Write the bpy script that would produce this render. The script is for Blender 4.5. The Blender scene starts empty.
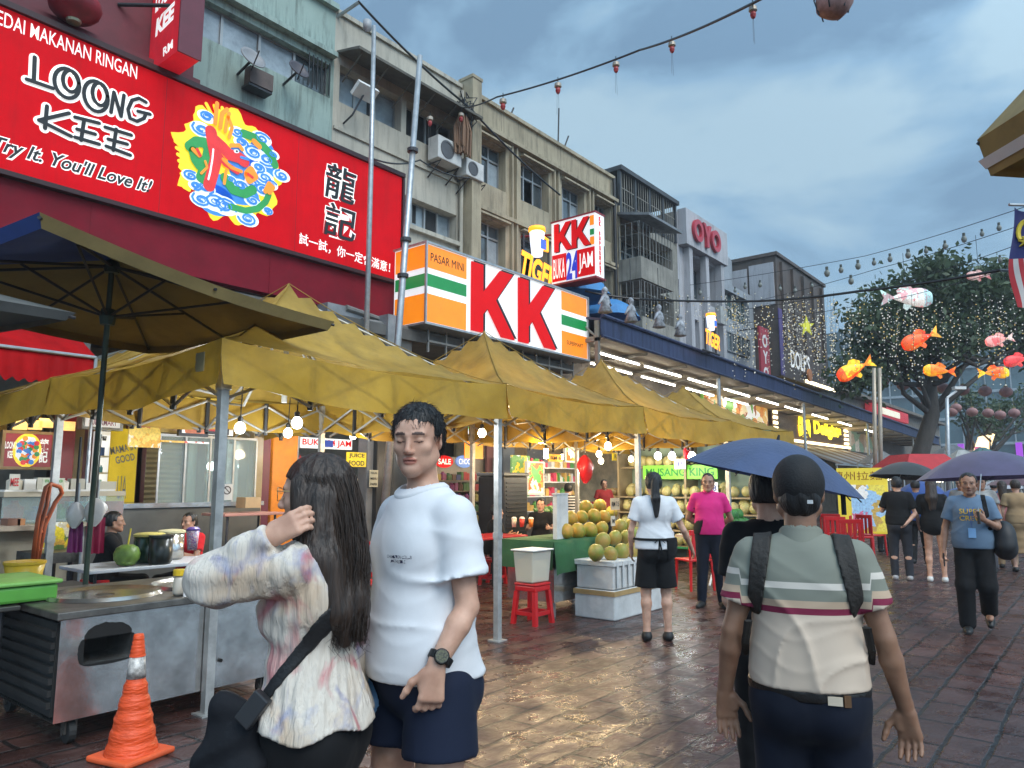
import bpy,math,random
import numpy as np
from mathutils import Vector,Matrix
# ------------------------------------------------------------------ camera, sky, sun, exposure
SC = bpy.context.scene
COL = SC.collection
F,IW,IH = 740.0,1024,768
CAM_AZ,CAM_P,CAM_H = math.radians(39.0),math.radians(7.7),1.55
cam = bpy.data.cameras.new('camera'); cam_o = bpy.data.objects.new('camera',cam); COL.objects.link(cam_o)
cam.sensor_width = 36.0; cam.lens = 36.0 * F / IW; cam.clip_end = 3000; cam.clip_start = 0.05
cam_o.location = (0,0,CAM_H)
cam_o.rotation_euler = (math.pi / 2 + CAM_P,0,CAM_AZ - math.pi / 2)
SC.camera = cam_o
SUN_EL,SUN_AZ = math.radians(48),math.radians(-108)      # azimuth from +X, the bright part of the sky is behind the camera
w = bpy.data.worlds.new('World'); SC.world = w; w.use_nodes = True
nt = w.node_tree; nt.nodes.clear()
def _n(t,**k):
 n = nt.nodes.new(t)
 for a,b in k.items(): setattr(n,a,b)
 return n
out = _n('ShaderNodeOutputWorld'); bg = _n('ShaderNodeBackground')
sky = _n('ShaderNodeTexSky'); sky.sky_type = 'NISHITA'; sky.sun_disc = False
sky.sun_elevation = SUN_EL; sky.sun_rotation = math.pi / 2 - SUN_AZ
sky.air_density = 1.2; sky.dust_density = 2.0; sky.ozone_density = 2.5
tc = _n('ShaderNodeTexCoord')
mp = _n('ShaderNodeMapping'); mp.inputs['Scale'].default_value = (1.0,1.0,2.6)
mp.inputs['Location'].default_value = (9.1,3.3,0.6)
n1 = _n('ShaderNodeTexNoise'); n1.inputs['Scale'].default_value = 2.6; n1.inputs['Detail'].default_value = 9; n1.inputs['Roughness'].default_value = 0.55
n1.inputs['Distortion'].default_value = 0.35
r1 = _n('ShaderNodeValToRGB')
e = r1.color_ramp.elements
e[0].position = 0.39; e[0].color = (2.5,4.3,6.4,1)
e[1].position = 0.59; e[1].color = (5.7,8.1,9.8,1)
m_ = e.new(0.48); m_.color = (3.7,6.15,8.6,1)
mx = _n('ShaderNodeMix',data_type='RGBA'); mx.inputs[0].default_value = 0.88
vd = _n('ShaderNodeVectorMath',operation='DOT_PRODUCT')
vd.inputs[1].default_value = (math.cos(SUN_EL) * math.cos(SUN_AZ),math.cos(SUN_EL) * math.sin(SUN_AZ),math.sin(SUN_EL))
mr = _n('ShaderNodeMapRange'); mr.inputs[1].default_value = -0.1; mr.inputs[2].default_value = 1.0; mr.inputs[3].default_value = 1.0; mr.inputs[4].default_value = 2.5
mr.interpolation_type = 'SMOOTHSTEP'
vs = _n('ShaderNodeVectorMath',operation='SCALE')
L = nt.links.new
L(tc.outputs['Generated'],mp.inputs['Vector']); L(mp.outputs[0],n1.inputs['Vector']); L(n1.outputs['Fac'],r1.inputs[0])
L(sky.outputs[0],mx.inputs[6]); L(r1.outputs[0],mx.inputs[7])
L(tc.outputs['Generated'],vd.inputs[0]); L(vd.outputs['Value'],mr.inputs[0])
L(mx.outputs[2],vs.inputs[0]); L(mr.outputs[0],vs.inputs['Scale']); L(vs.outputs[0],bg.inputs[0])
bg.inputs[1].default_value = 0.060
L(bg.outputs[0],out.inputs[0])
sl = bpy.data.lights.new('sun','SUN'); sl.energy = 1.5; sl.angle = math.radians(40); sl.color = (1.0,0.95,0.88)
so = bpy.data.objects.new('sun',sl); COL.objects.link(so)
so.rotation_euler = Vector((-math.cos(SUN_EL) * math.cos(SUN_AZ),-math.cos(SUN_EL) * math.sin(SUN_AZ),-math.sin(SUN_EL))).to_track_quat('-Z','Y').to_euler()
so.location = (0,-10,30)
SC.view_settings.view_transform = 'Standard'; SC.view_settings.look = 'None'
SC.view_settings.gamma = 1.0; SC.view_settings.exposure = 0.5
SC.cycles.use_denoising = True
SC.cycles.max_bounces = 6; SC.cycles.diffuse_bounces = 3; SC.cycles.glossy_bounces = 3; SC.cycles.transparent_max_bounces = 8
SC.cycles.transmission_bounces = 4
SC.cycles.sample_clamp_indirect = 4.0; SC.cycles.caustics_reflective = False; SC.cycles.caustics_refractive = False
# ------------------------------------------------------------------ geometry helpers
FWD = np.array([math.cos(CAM_AZ) * math.cos(CAM_P),math.sin(CAM_AZ) * math.cos(CAM_P),math.sin(CAM_P)])
RGT = np.array([math.sin(CAM_AZ),-math.cos(CAM_AZ),0.0]); UPV = np.cross(RGT,FWD)
EYE = np.array([0,0,CAM_H])
def at(x,y,Y=None,z=None,X=None,d=None):
 """the point of the place that the photograph shows at pixel x, y, on the plane given"""
 r = FWD + RGT * ((x - IW / 2) / F) + UPV * (-(y - IH / 2) / F)
 if Y is not None: t = Y / r[1]
 elif X is not None: t = X / r[0]
 elif z is not None: t = (z - CAM_H) / r[2]
 else: t = d
 return EYE + r * t
def fx(x,y,Y):                       # pixel -> (X, z) on a plane parallel to the street
 p = at(x,y,Y=Y); return p[0],p[2]
RND = random.Random(7)
class MB:
 """collects shapes that become ONE mesh"""
 def __init__(s): s.v = []; s.f = []; s.m = []; s.mi = 0
 def add(s,vs,fs,mi=None):
  o = len(s.v); s.v += [tuple(map(float,p)) for p in vs]
  for q in fs: s.f.append(tuple(i + o for i in q)); s.m.append(s.mi if mi is None else mi)
  return s
 def box(s,x0,x1,y0,y1,z0,z1,mi=None):
  return s.add([(x0,y0,z0),(x1,y0,z0),(x1,y1,z0),(x0,y1,z0),(x0,y0,z1),(x1,y0,z1),(x1,y1,z1),(x0,y1,z1)],
                     [(3,2,1,0),(4,5,6,7),(0,1,5,4),(1,2,6,5),(2,3,7,6),(3,0,4,7)],mi)
 def obox(s,c,u,v,w_,a,b,d,mi=None):      # oriented box, half sizes a b d along u v w
  c,u,v,w_ = map(np.array,(c,u,v,w_)); P = []
  for k in (-1,1):
   for (i,j) in ((-1,-1),(1,-1),(1,1),(-1,1)): P.append(c + u * a * i + v * b * j + w_ * d * k)
  return s.add(P,[(3,2,1,0),(4,5,6,7),(0,1,5,4),(1,2,6,5),(2,3,7,6),(3,0,4,7)],mi)
 def tube(s,pts,r,n=8,cap=True,mi=None,flat=1.0):
  pts = [np.array(p,float) for p in pts]; k = len(pts)
  if not hasattr(r,'__len__'): r = [r] * k
  V = []; prev = None
  for i,p in enumerate(pts):
   t = pts[min(i + 1,k - 1)] - pts[max(i - 1,0)]; t = t / (np.linalg.norm(t) + 1e-9)
   if prev is None:
    a = np.array([0,0,1.0]) if abs(t[2]) < 0.9 else np.array([1.0,0,0])
   else: a = prev
   a = a - t * (a @ t); a /= np.linalg.norm(a) + 1e-9; prev = a; b = np.cross(t,a)
   for j in range(n):
    th = 2 * math.pi * (j + .5) / n
    V.append(p + (a * math.cos(th) * flat + b * math.sin(th)) * r[i])
  Fc = [(i * n + j,i * n + (j + 1) % n,(i + 1) * n + (j + 1) % n,(i + 1) * n + j) for i in range(k - 1) for j in range(n)]
  if cap: Fc += [tuple(range(n - 1,-1,-1)),tuple((k - 1) * n + j for j in range(n))]
  return s.add(V,Fc,mi)
 def lathe(s,prof,c=(0,0,0),n=16,mi=None,sx=1.0,sy=1.0,M=None):
  V = []
  for (r,z) in prof:
   for j in range(n):
    th = 2 * math.pi * j / n; V.append((r * math.cos(th) * sx,r * math.sin(th) * sy,z))
  k = len(prof)
  Fc = [(i * n + j,i * n + (j + 1) % n,(i + 1) * n + (j + 1) % n,(i + 1) * n + j) for i in range(k - 1) for j in range(n)]
  Fc += [tuple(range(n - 1,-1,-1)),tuple((k - 1) * n + j for j in range(n))]
  V = np.array(V)
  if M is not None: V = V @ np.array(M).T
  return s.add(V + np.array(c),Fc,mi)
 def prism(s,poly,o,u,v,nrm,depth,mi=None):   # polygon in the plane (o,u,v), thickness along nrm
  o,u,v,nrm = (np.array(q,float) for q in (o,u,v,nrm)); k = len(poly)
  A = [o + u * a + v * b for a,b in poly]; B = [p + nrm * depth for p in A]
  ar = sum(poly[i][0] * poly[(i + 1) % k][1] - poly[(i + 1) % k][0] * poly[i][1] for i in range(k))
  side = [(i,(i + 1) % k,k + (i + 1) % k,k + i) for i in range(k)]
  return s.add(A + B,[tuple(range(k - 1,-1,-1)),tuple(range(k,2 * k))] + side,mi)
 def stroke(s,pts,wdt,o,u,v,nrm,depth,mi=None,step=6):   # brush stroke with round ends, one polygon per segment + discs
  pts = [np.array(p,float) for p in pts]
  if not hasattr(wdt,'__len__'): wdt = [wdt] * len(pts)
  for i in range(len(pts) - 1):
   a,b = pts[i],pts[i + 1]; d = b - a; L_ = np.linalg.norm(d)
   if L_ < 1e-9: continue
   d /= L_; q = np.array([-d[1],d[0]]); ra,rb = wdt[i] / 2,wdt[i + 1] / 2
   poly = []
   for j in range(step + 1):
    th = math.pi / 2 - math.pi * j / step; poly.append(tuple(b + rb * (d * math.cos(th) + q * math.sin(th))))
   for j in range(step + 1):
    th = -math.pi / 2 - math.pi * j / step; poly.append(tuple(a + ra * (d * math.cos(th) + q * math.sin(th))))
   s.prism(poly[::-1],o,u,v,nrm,depth * (1 + 0.012 * (i % 3)),mi)
  return s
 def build(s,name,mats,parent=None,smooth=False,bevel=0.0,sub=0):
  me = bpy.data.meshes.new(name); me.from_pydata(s.v,[],s.f)
  if not isinstance(mats,(list,tuple)): mats = [mats]
  for m in mats: me.materials.append(m)
  if len(mats) > 1: me.polygons.foreach_set('material_index',s.m)
  if smooth: me.polygons.foreach_set('use_smooth',[True] * len(s.f))
  me.update()
  o = bpy.data.objects.new(name,me); COL.objects.link(o)
  if parent is not None: par(o,parent)
  if bevel:
   b = o.modifiers.new('bevel','BEVEL'); b.width = bevel; b.segments = 2; b.limit_method = 'ANGLE'; b.angle_limit = math.radians(40)
   if not smooth: me.polygons.foreach_set('use_smooth',[False] * len(s.f))
  if sub:
   b = o.modifiers.new('sub','SUBSURF'); b.levels = sub; b.render_levels = sub
  return o
def par(o,p):                              # parts are modelled in the coordinates their thing is built in
 o.parent = p
 o.matrix_parent_inverse = p.matrix_basis.inverted() if p.parent is None else Matrix.Identity(4)
def tag(o,label,cat,group=None,kind=None):
 if label: o['label'] = label
 if cat: o['category'] = cat
 if group: o['group'] = group
 if kind: o['kind'] = kind
 return o
def thing(name,label,cat,loc=(0,0,0),rz=0.0,group=None):
 o = bpy.data.objects.new(name,None); COL.objects.link(o)
 o.empty_display_size = 0.1
 o.location = tuple(map(float,loc)); o.rotation_euler = (0,0,rz)
 return tag(o,label,cat,group)
def clone(root,loc,rz=None,label=None,group=None,scale=None):
 r = root.copy(); COL.objects.link(r); r.location = tuple(map(float,loc))
 if rz is not None: r.rotation_euler = (r.rotation_euler[0],r.rotation_euler[1],rz)
 if scale is not None: r.scale = (scale,) * 3 if not hasattr(scale,'__len__') else scale
 if label: r['label'] = label
 if group: r['group'] = group
 for c in root.children:
  d = c.copy(); COL.objects.link(d); d.parent = r; d.matrix_parent_inverse = c.matrix_parent_inverse.copy()
  for g in c.children:
   h = g.copy(); COL.objects.link(h); h.parent = d; h.matrix_parent_inverse = g.matrix_parent_inverse.copy()
 return r
UX,UZ,NY = np.array([1.,0,0]),np.array([0,0,1.]),np.array([0,-1.,0])
# ------------------------------------------------------------------ materials
def M(name,col,rough=0.6,metal=0.0,var=0.12,vs_=3.0,bump=0.0,bs=40.0,emit=0.0,ecol=None,spec=0.5,dirt=0.0,streak=False,col2=None,stretch=(1,1,1),trans=0.0,coat=0.0,sheen=0.0):
 m = bpy.data.materials.new(name); m.use_nodes = True; t = m.node_tree; N = t.nodes; b = N['Principled BSDF']; K = t.links.new
 b.inputs['Roughness'].default_value = rough; b.inputs['Metallic'].default_value = metal
 b.inputs['Specular IOR Level'].default_value = spec
 if coat: b.inputs['Coat Weight'].default_value = coat
 if sheen: b.inputs['Sheen Weight'].default_value = sheen
 tcn = N.new('ShaderNodeTexCoord'); mpn = N.new('ShaderNodeMapping'); mpn.inputs['Scale'].default_value = stretch
 K(tcn.outputs['Object'],mpn.inputs[0])
 c = tuple(col) + (1,); colsock = None
 if var > 0 or col2:
  nz = N.new('ShaderNodeTexNoise'); nz.inputs['Scale'].default_value = vs_; nz.inputs['Detail'].default_value = 7; nz.inputs['Roughness'].default_value = 0.62
  K(mpn.outputs[0],nz.inputs['Vector'])
  rp = N.new('ShaderNodeValToRGB'); el = rp.color_ramp.elements
  c2 = tuple(col2) + (1,) if col2 else tuple(min(1,q * (1 + var)) for q in col) + (1,)
  c1 = c if col2 else tuple(q * (1 - var) for q in col) + (1,)
  el[0].position = 0.36; el[0].color = c1; el[1].position = 0.64; el[1].color = c2
  K(nz.outputs['Fac'],rp.inputs[0]); colsock = rp.outputs[0]
 if dirt > 0:
  ms = N.new('ShaderNodeMapping'); ms.inputs['Scale'].default_value = (5,5,0.5) if streak else (2,2,2)
  K(tcn.outputs['Object'],ms.inputs[0])
  n2 = N.new('ShaderNodeTexNoise'); n2.inputs['Scale'].default_value = 1.3; n2.inputs['Detail'].default_value = 8; n2.inputs['Roughness'].default_value = 0.7
  K(ms.outputs[0],n2.inputs['Vector'])
  r2 = N.new('ShaderNodeValToRGB'); r2.color_ramp.elements[0].position = 0.48; r2.color_ramp.elements[1].position = 0.72
  K(n2.outputs['Fac'],r2.inputs[0])
  ml = N.new('ShaderNodeMath'); ml.operation = 'MULTIPLY'; ml.inputs[1].default_value = dirt; K(r2.outputs[0],ml.inputs[0])
  mixn = N.new('ShaderNodeMix'); mixn.data_type = 'RGBA'; K(ml.outputs[0],mixn.inputs[0])
  if colsock: K(colsock,mixn.inputs[6])
  else: mixn.inputs[6].default_value = c
  mixn.inputs[7].default_value = (0.025,0.024,0.02,1); colsock = mixn.outputs[2]
 if colsock: K(colsock,b.inputs['Base Color'])
 else: b.inputs['Base Color'].default_value = c
 if bump > 0:
  nb = N.new('ShaderNodeTexNoise'); nb.inputs['Scale'].default_value = bs; nb.inputs['Detail'].default_value = 6
  K(mpn.outputs[0],nb.inputs['Vector'])
  bp = N.new('ShaderNodeBump'); bp.inputs['Strength'].default_value = bump; bp.inputs['Distance'].default_value = 0.02
  K(nb.outputs['Fac'],bp.inputs['Height']); K(bp.outputs[0],b.inputs['Normal'])
 if emit > 0:
  if ecol is None and colsock: K(colsock,b.inputs['Emission Color'])
  else: b.inputs['Emission Color'].default_value = tuple(ecol or col) + (1,)
  b.inputs['Emission Strength'].default_value = emit
 if trans > 0:
  o_ = [n for n in N if n.type == 'OUTPUT_MATERIAL'][0]
  tr = N.new('ShaderNodeBsdfTranslucent'); ms2 = N.new('ShaderNodeMixShader'); ms2.inputs[0].default_value = trans
  if colsock: K(colsock,tr.inputs[0])
  else: tr.inputs[0].default_value = c
  K(b.outputs[0],ms2.inputs[1]); K(tr.outputs[0],ms2.inputs[2]); K(ms2.outputs[0],o_.inputs[0])
 return m
def glassmat(name,tint=(0.75,0.85,0.85),alpha=0.25,rough=0.05):
 m = bpy.data.materials.new(name); m.use_nodes = True; t = m.node_tree; b = t.nodes['Principled BSDF']
 o_ = [n for n in t.nodes if n.type == 'OUTPUT_MATERIAL'][0]
 b.inputs['Base Color'].default_value = tuple(tint) + (1,); b.inputs['Roughness'].default_value = rough
 tr = t.nodes.new('ShaderNodeBsdfTransparent'); tr.inputs[0].default_value = tuple(tint) + (1,)
 mxx = t.nodes.new('ShaderNodeMixShader'); mxx.inputs[0].default_value = alpha
 t.links.new(tr.outputs[0],mxx.inputs[1]); t.links.new(b.outputs[0],mxx.inputs[2]); t.links.new(mxx.outputs[0],o_.inputs[0])
 return m
_MC = {}
def PM(col,rough=0.5,**k):                # a plain paint or plastic, made once per colour
 key = (tuple(col),rough,tuple(sorted(k.items())))
 if key not in _MC: _MC[key] = M('paint',col,rough,**k)
 return _MC[key]
WHITE = M('white_paint',(0.72,0.72,0.70),0.45,var=0.06)
BLACK = M('black_paint',(0.012,0.012,0.013),0.5,var=0.2)
STEEL = M('galvanised_steel',(0.42,0.44,0.45),0.42,metal=0.7,var=0.15,vs_=9,bump=0.05)
DARKMETAL = M('dark_metal',(0.045,0.045,0.05),0.5,metal=0.4,var=0.3)
RUBBER = M('black_rubber',(0.018,0.018,0.018),0.75,var=0.3)
DARK = M('dark_interior',(0.02,0.021,0.022),0.8,var=0.3)
WINGLASS = M('window_glass',(0.07,0.09,0.1),0.08,var=0.4,vs_=1.2,spec=0.8)
GREYGLASS = M('dusty_window_glass',(0.30,0.36,0.40),0.2,var=0.25,vs_=1.5,spec=0.7,dirt=0.3)
GLASS = glassmat('clear_glass')
# ------------------------------------------------------------------ lettering
def text_mesh(body,size,spacing=1.0,shear=0.0,offset=0.0,align='CENTER',line=1.0,wx=1.0):
 cu = bpy.data.curves.new('letters','FONT'); cu.body = body; cu.size = size; cu.shear = shear; cu.offset = offset
 cu.space_character = spacing; cu.align_x = align; cu.align_y = 'CENTER'; cu.resolution_u = 3; cu.space_line = line
 ob = bpy.data.objects.new('letters',cu); COL.objects.link(ob)
 dg = bpy.context.evaluated_depsgraph_get(); me = bpy.data.meshes.new_from_object(ob.evaluated_get(dg))
 V = [(v.co.x * wx,v.co.y) for v in me.vertices]; Fc = [tuple(p.vertices) for p in me.polygons]
 bpy.data.objects.remove(ob); bpy.data.curves.remove(cu); bpy.data.meshes.remove(me)
 return V,Fc
def letters(mb,body,size,o,u=UX,v=UZ,nrm=NY,lift=0.004,mi=None,rot=0.0,fit=None,fith=None,**k):
 V,Fc = text_mesh(body,size,**k)
 if fit or fith:
  xs = [p[0] for p in V]; ys = [p[1] for p in V]
  sx = fit / (max(xs) - min(xs)) if fit else 1.0; cx = (max(xs) + min(xs)) / 2; cy = (max(ys) + min(ys)) / 2
  sy = fith / (max(ys) - min(ys)) if fith else sx
  V = [((x - cx) * sx,(y - cy) * sy) for x,y in V]
 o,u,v,nrm = (np.array(q,float) for q in (o,u,v,nrm)); c,s_ = math.cos(rot),math.sin(rot)
 pa = list(range(len(V)))
 def fnd(i):
  while pa[i] != i: pa[i] = pa[pa[i]]; i = pa[i]
  return i
 for q in Fc:
  for j in q[1:]: pa[fnd(j)] = fnd(q[0])
 order = {r: k for k,r in enumerate(sorted({fnd(i) for i in range(len(V))}))}     # neighbours that overlap lie a hair apart
 P = [o + u * (x * c - y * s_) + v * (x * s_ + y * c) + nrm * (lift + .0007 * (order[fnd(i)] % 3)) for i,(x,y) in enumerate(V)]
 mb.add(P,Fc,mi)
# ------------------------------------------------------------------ ground
def ground_mat():
 m = bpy.data.materials.new('wet_stamped_paving'); m.use_nodes = True; t = m.node_tree; N = t.nodes; K = t.links.new; b = N['Principled BSDF']
 tcn = N.new('ShaderNodeTexCoord')
 nz = N.new('ShaderNodeTexNoise'); nz.inputs['Scale'].default_value = 5.5; nz.inputs['Detail'].default_value = 3
 K(tcn.outputs['Object'],nz.inputs['Vector'])
 sub = N.new('ShaderNodeVectorMath'); sub.operation = 'SUBTRACT'; sub.inputs[1].default_value = (0.5,0.5,0.5); K(nz.outputs['Color'],sub.inputs[0])
 sc = N.new('ShaderNodeVectorMath'); sc.operation = 'SCALE'; sc.inputs['Scale'].default_value = 0.04; K(sub.outputs[0],sc.inputs[0])
 ad = N.new('ShaderNodeVectorMath'); K(tcn.outputs['Object'],ad.inputs[0]); K(sc.outputs[0],ad.inputs[1])
 br = N.new('ShaderNodeTexBrick'); br.inputs['Scale'].default_value = 1.0; br.inputs['Brick Width'].default_value = 0.50; br.inputs['Row Height'].default_value = 0.235
 br.inputs['Mortar Size'].default_value = 0.017; br.inputs['Mortar Smooth'].default_value = 0.4; br.offset = 0.5; br.offset_frequency = 2
 br.inputs['Color1'].default_value = (0.2,0.2,0.2,1); br.inputs['Color2'].default_value = (0.9,0.9,0.9,1); br.inputs['Mortar'].default_value = (0,0,0,1)
 K(ad.outputs[0],br.inputs['Vector'])
 n2 = N.new('ShaderNodeTexNoise'); n2.inputs['Scale'].default_value = 1.7; n2.inputs['Detail'].default_value = 8; n2.inputs['Roughness'].default_value = 0.65; K(tcn.outputs['Object'],n2.inputs['Vector'])
 rp = N.new('ShaderNodeValToRGB'); el = rp.color_ramp.elements
 el[0].position = 0.3; el[0].color = (0.032,0.015,0.013,1); el[1].position = 0.72; el[1].color = (0.125,0.062,0.052,1)
 a = el.new(0.5); a.color = (0.075,0.035,0.029,1)
 K(n2.outputs['Fac'],rp.inputs[0])
 hs = N.new('ShaderNodeMix'); hs.data_type = 'RGBA'; hs.blend_type = 'MULTIPLY'; hs.inputs[0].default_value = 0.55
 bw = N.new('ShaderNodeMapRange'); bw.inputs[3].default_value = 0.3; bw.inputs[4].default_value = 1.35; K(br.outputs['Color'],bw.inputs[0])
 K(rp.outputs[0],hs.inputs[6]); K(bw.outputs[0],hs.inputs[7])
 mo = N.new('ShaderNodeMix'); mo.data_type = 'RGBA'; K(br.outputs['Fac'],mo.inputs[0]); K(hs.outputs[2],mo.inputs[6]); mo.inputs[7].default_value = (0.016,0.012,0.011,1)
 K(mo.outputs[2],b.inputs['Base Color'])
 n3 = N.new('ShaderNodeTexNoise'); n3.inputs['Scale'].default_value = 3.2; n3.inputs['Detail'].default_value = 6; n3.inputs['Roughness'].default_value = 0.6; K(tcn.outputs['Object'],n3.inputs['Vector'])
 rr = N.new('ShaderNodeMapRange'); rr.inputs[1].default_value = 0.36; rr.inputs[2].default_value = 0.66; rr.inputs[3].default_value = 0.12; rr.inputs[4].default_value = 0.56
 K(n3.outputs['Fac'],rr.inputs[0]); K(rr.outputs[0],b.inputs['Roughness'])
 b.inputs['Specular IOR Level'].default_value = 0.55
 mp2 = N.new('ShaderNodeMapping'); mp2.inputs['Scale'].default_value = (1.0,1.7,1); mp2.inputs['Rotation'].default_value = (0,0,0.35); K(tcn.outputs['Object'],mp2.inputs[0])
 n4 = N.new('ShaderNodeTexNoise'); n4.inputs['Scale'].default_value = 8; n4.inputs['Detail'].default_value = 7; n4.inputs['Roughness'].default_value = 0.55; n4.inputs['Distortion'].default_value = 0.8; K(mp2.outputs[0],n4.inputs['Vector'])
 mm = N.new('ShaderNodeMath'); mm.operation = 'MULTIPLY_ADD'; mm.inputs[1].default_value = -0.9; K(br.outputs['Fac'],mm.inputs[0]); K(n4.outputs['Fac'],mm.inputs[2])
 m5 = N.new('ShaderNodeMath'); m5.operation = 'MULTIPLY_ADD'; m5.inputs[1].default_value = 0.35; K(bw.outputs[0],m5.inputs[0]); K(mm.outputs[0],m5.inputs[2])
 bp = N.new('ShaderNodeBump'); bp.inputs['Strength'].default_value = 0.75; bp.inputs['Distance'].default_value = 0.016
 K(m5.outputs[0],bp.inputs['Height']); K(bp.outputs[0],b.inputs['Normal'])
 return m
g = MB(); g.add([(-500,-500,0),(900,-500,0),(900,500,0),(-500,500,0)],[(0,1,2,3)])
tag(g.build('ground',ground_mat()),None,None,kind='structure')
# ------------------------------------------------------------------ facades
def facade(mb,x0,x1,z0,z1,Y,holes,dep=0.3,mi=0):
 """a wall in the plane Y with rectangular openings (X0,X1,Z0,Z1) that have real reveals"""
 xs = sorted({x0,x1,*[h[0] for h in holes],*[h[1] for h in holes]}); zs = sorted({z0,z1,*[h[2] for h in holes],*[h[3] for h in holes]})
 for i in range(len(xs) - 1):
  for j in range(len(zs) - 1):
   cx,cz = (xs[i] + xs[i + 1]) / 2,(zs[j] + zs[j + 1]) / 2
   if any(h[0] < cx < h[1] and h[2] < cz < h[3] for h in holes): continue
   mb.add([(xs[i],Y,zs[j]),(xs[i + 1],Y,zs[j]),(xs[i + 1],Y,zs[j + 1]),(xs[i],Y,zs[j + 1])],[(0,1,2,3)],mi)
 for a,b,c,d in holes:
  mb.add([(a,Y,c),(b,Y,c),(b,Y,d),(a,Y,d),(a,Y + dep,c),(b,Y + dep,c),(b,Y + dep,d),(a,Y + dep,d)],
               [(0,4,5,1),(1,5,6,2),(2,6,7,3),(3,7,4,0)],mi)
def window(bld,x0,x1,z0,z1,Y,cols=3,rows=1,glass=WINGLASS,frame=None,tr=0.0,label=None,curtains=None):
 p = MB(); p.add([(x0,Y,z0),(x1,Y,z0),(x1,Y,z1),(x0,Y,z1)],[(0,1,2,3)])
 if curtains:
  for (a,b,c,d,mi) in curtains:
   p.add([(x0 + a * (x1 - x0),Y - 0.004,z0 + c * (z1 - z0)),(x0 + b * (x1 - x0),Y - 0.004,z0 + c * (z1 - z0)),(x0 + b * (x1 - x0),Y - 0.004,z0 + d * (z1 - z0)),(x0 + a * (x1 - x0),Y - 0.004,z0 + d * (z1 - z0))],[(0,1,2,3)],mi)
 o = p.build('window',[glass,GREYGLASS,DARK],bld)
 if label: o['label'] = label
 f = MB(); w_ = 0.05
 for k in range(cols + 1):
  x = x0 + (x1 - x0) * k / cols; f.box(x - w_ / 2,x + w_ / 2,Y - 0.05,Y - 0.006,z0,z1)
 zr = [z0,z1] + [z0 + (z1 - z0) * k / rows for k in range(1,rows)] + ([z1 - tr] if tr else [])
 for z in zr:
  for k in range(cols):
   xa,xb = x0 + (x1 - x0) * k / cols + w_ / 2 + .001,x0 + (x1 - x0) * (k + 1) / cols - w_ / 2 - .001
   f.box(xa,xb,Y - 0.045,Y - 0.006,z - w_ / 2,z + w_ / 2)
 f.build('frame',frame or PM((0.35,0.36,0.36),0.4,metal=0.4),o)
 return o
def ledge(mb,x0,x1,z,Y,out_,h,mi=0): mb.box(x0,x1,Y - out_,Y - 0.002,z,z + h,mi)
def bodybox(mb,x0,x1,z0,z1,Y,back,mi=0):          # sides, back and roof of a building whose front is a facade() sheet
 mb.add([(x0,Y,z0),(x1,Y,z0),(x1,back,z0),(x0,back,z0),(x0,Y,z1),(x1,Y,z1),(x1,back,z1),(x0,back,z1)],
           [(4,5,6,7),(1,2,6,5),(2,3,7,6),(3,0,4,7)],mi)
MINT = M('mint_plaster',(0.30,0.40,0.36),0.8,var=0.1,vs_=0.9,bump=0.15,bs=30,dirt=0.75,streak=True)
CREAM = M('cream_plaster',(0.46,0.43,0.355),0.8,var=0.1,vs_=0.9,bump=0.12,bs=30,dirt=0.45,streak=True)
OLIVE = M('weathered_beige_plaster',(0.38,0.325,0.225),0.85,var=0.14,vs_=0.9,bump=0.15,bs=30,dirt=0.7,streak=True)
GREYC = M('grimy_concrete',(0.27,0.26,0.225),0.85,var=0.2,vs_=1.2,bump=0.2,bs=25,dirt=0.6,streak=True)
LILAC = M('grey_white_plaster',(0.42,0.42,0.44),0.75,var=0.07,vs_=1,bump=0.1,dirt=0.45,streak=True)
GREYD = M('grey_panels',(0.30,0.33,0.36),0.6,var=0.1,vs_=1,dirt=0.3,streak=True)
BROWNW = M('dark_brown_cladding',(0.085,0.062,0.05),0.6,var=0.25,vs_=2,bump=0.1,dirt=0.3,streak=True)
MAROON = M('maroon_panel',(0.20,0.010,0.022),0.6,var=0.12,vs_=2,dirt=0.18,spec=0.12)
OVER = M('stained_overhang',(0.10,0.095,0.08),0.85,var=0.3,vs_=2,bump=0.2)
YF = 12.0; ZB = 4.3
# ---- mint shop building with the restaurant sign
b1 = thing('shop_building','mint green stained shophouse behind the big red restaurant sign','building',(3,YF,0))
mb = MB()
h1 = [(5.7,8.82,9.47,10.19)]
facade(mb,-6,8.9,ZB,11.55,YF,h1,0.22); bodybox(mb,-6,8.9,ZB,11.55,YF,24)
ledge(mb,-6,8.86,10.34,YF,0.18,0.10); ledge(mb,-6,8.9,11.45,YF,0.12,0.12)
mb.build('wall',MINT,b1)
window(b1,5.7,8.82,9.47,10.19,YF + 0.2,cols=4,glass=WINGLASS,curtains=[(0.02,0.49,0.02,0.98,1),(0.51,0.74,.02,.98,1)])
mb = MB()
for k in range(6): mb.box(8.2 + k * .1,8.22 + k * .1,YF - .12,YF - .10,9.45,10.15)
mb.build('window_grille',BLACK,b1)
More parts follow.
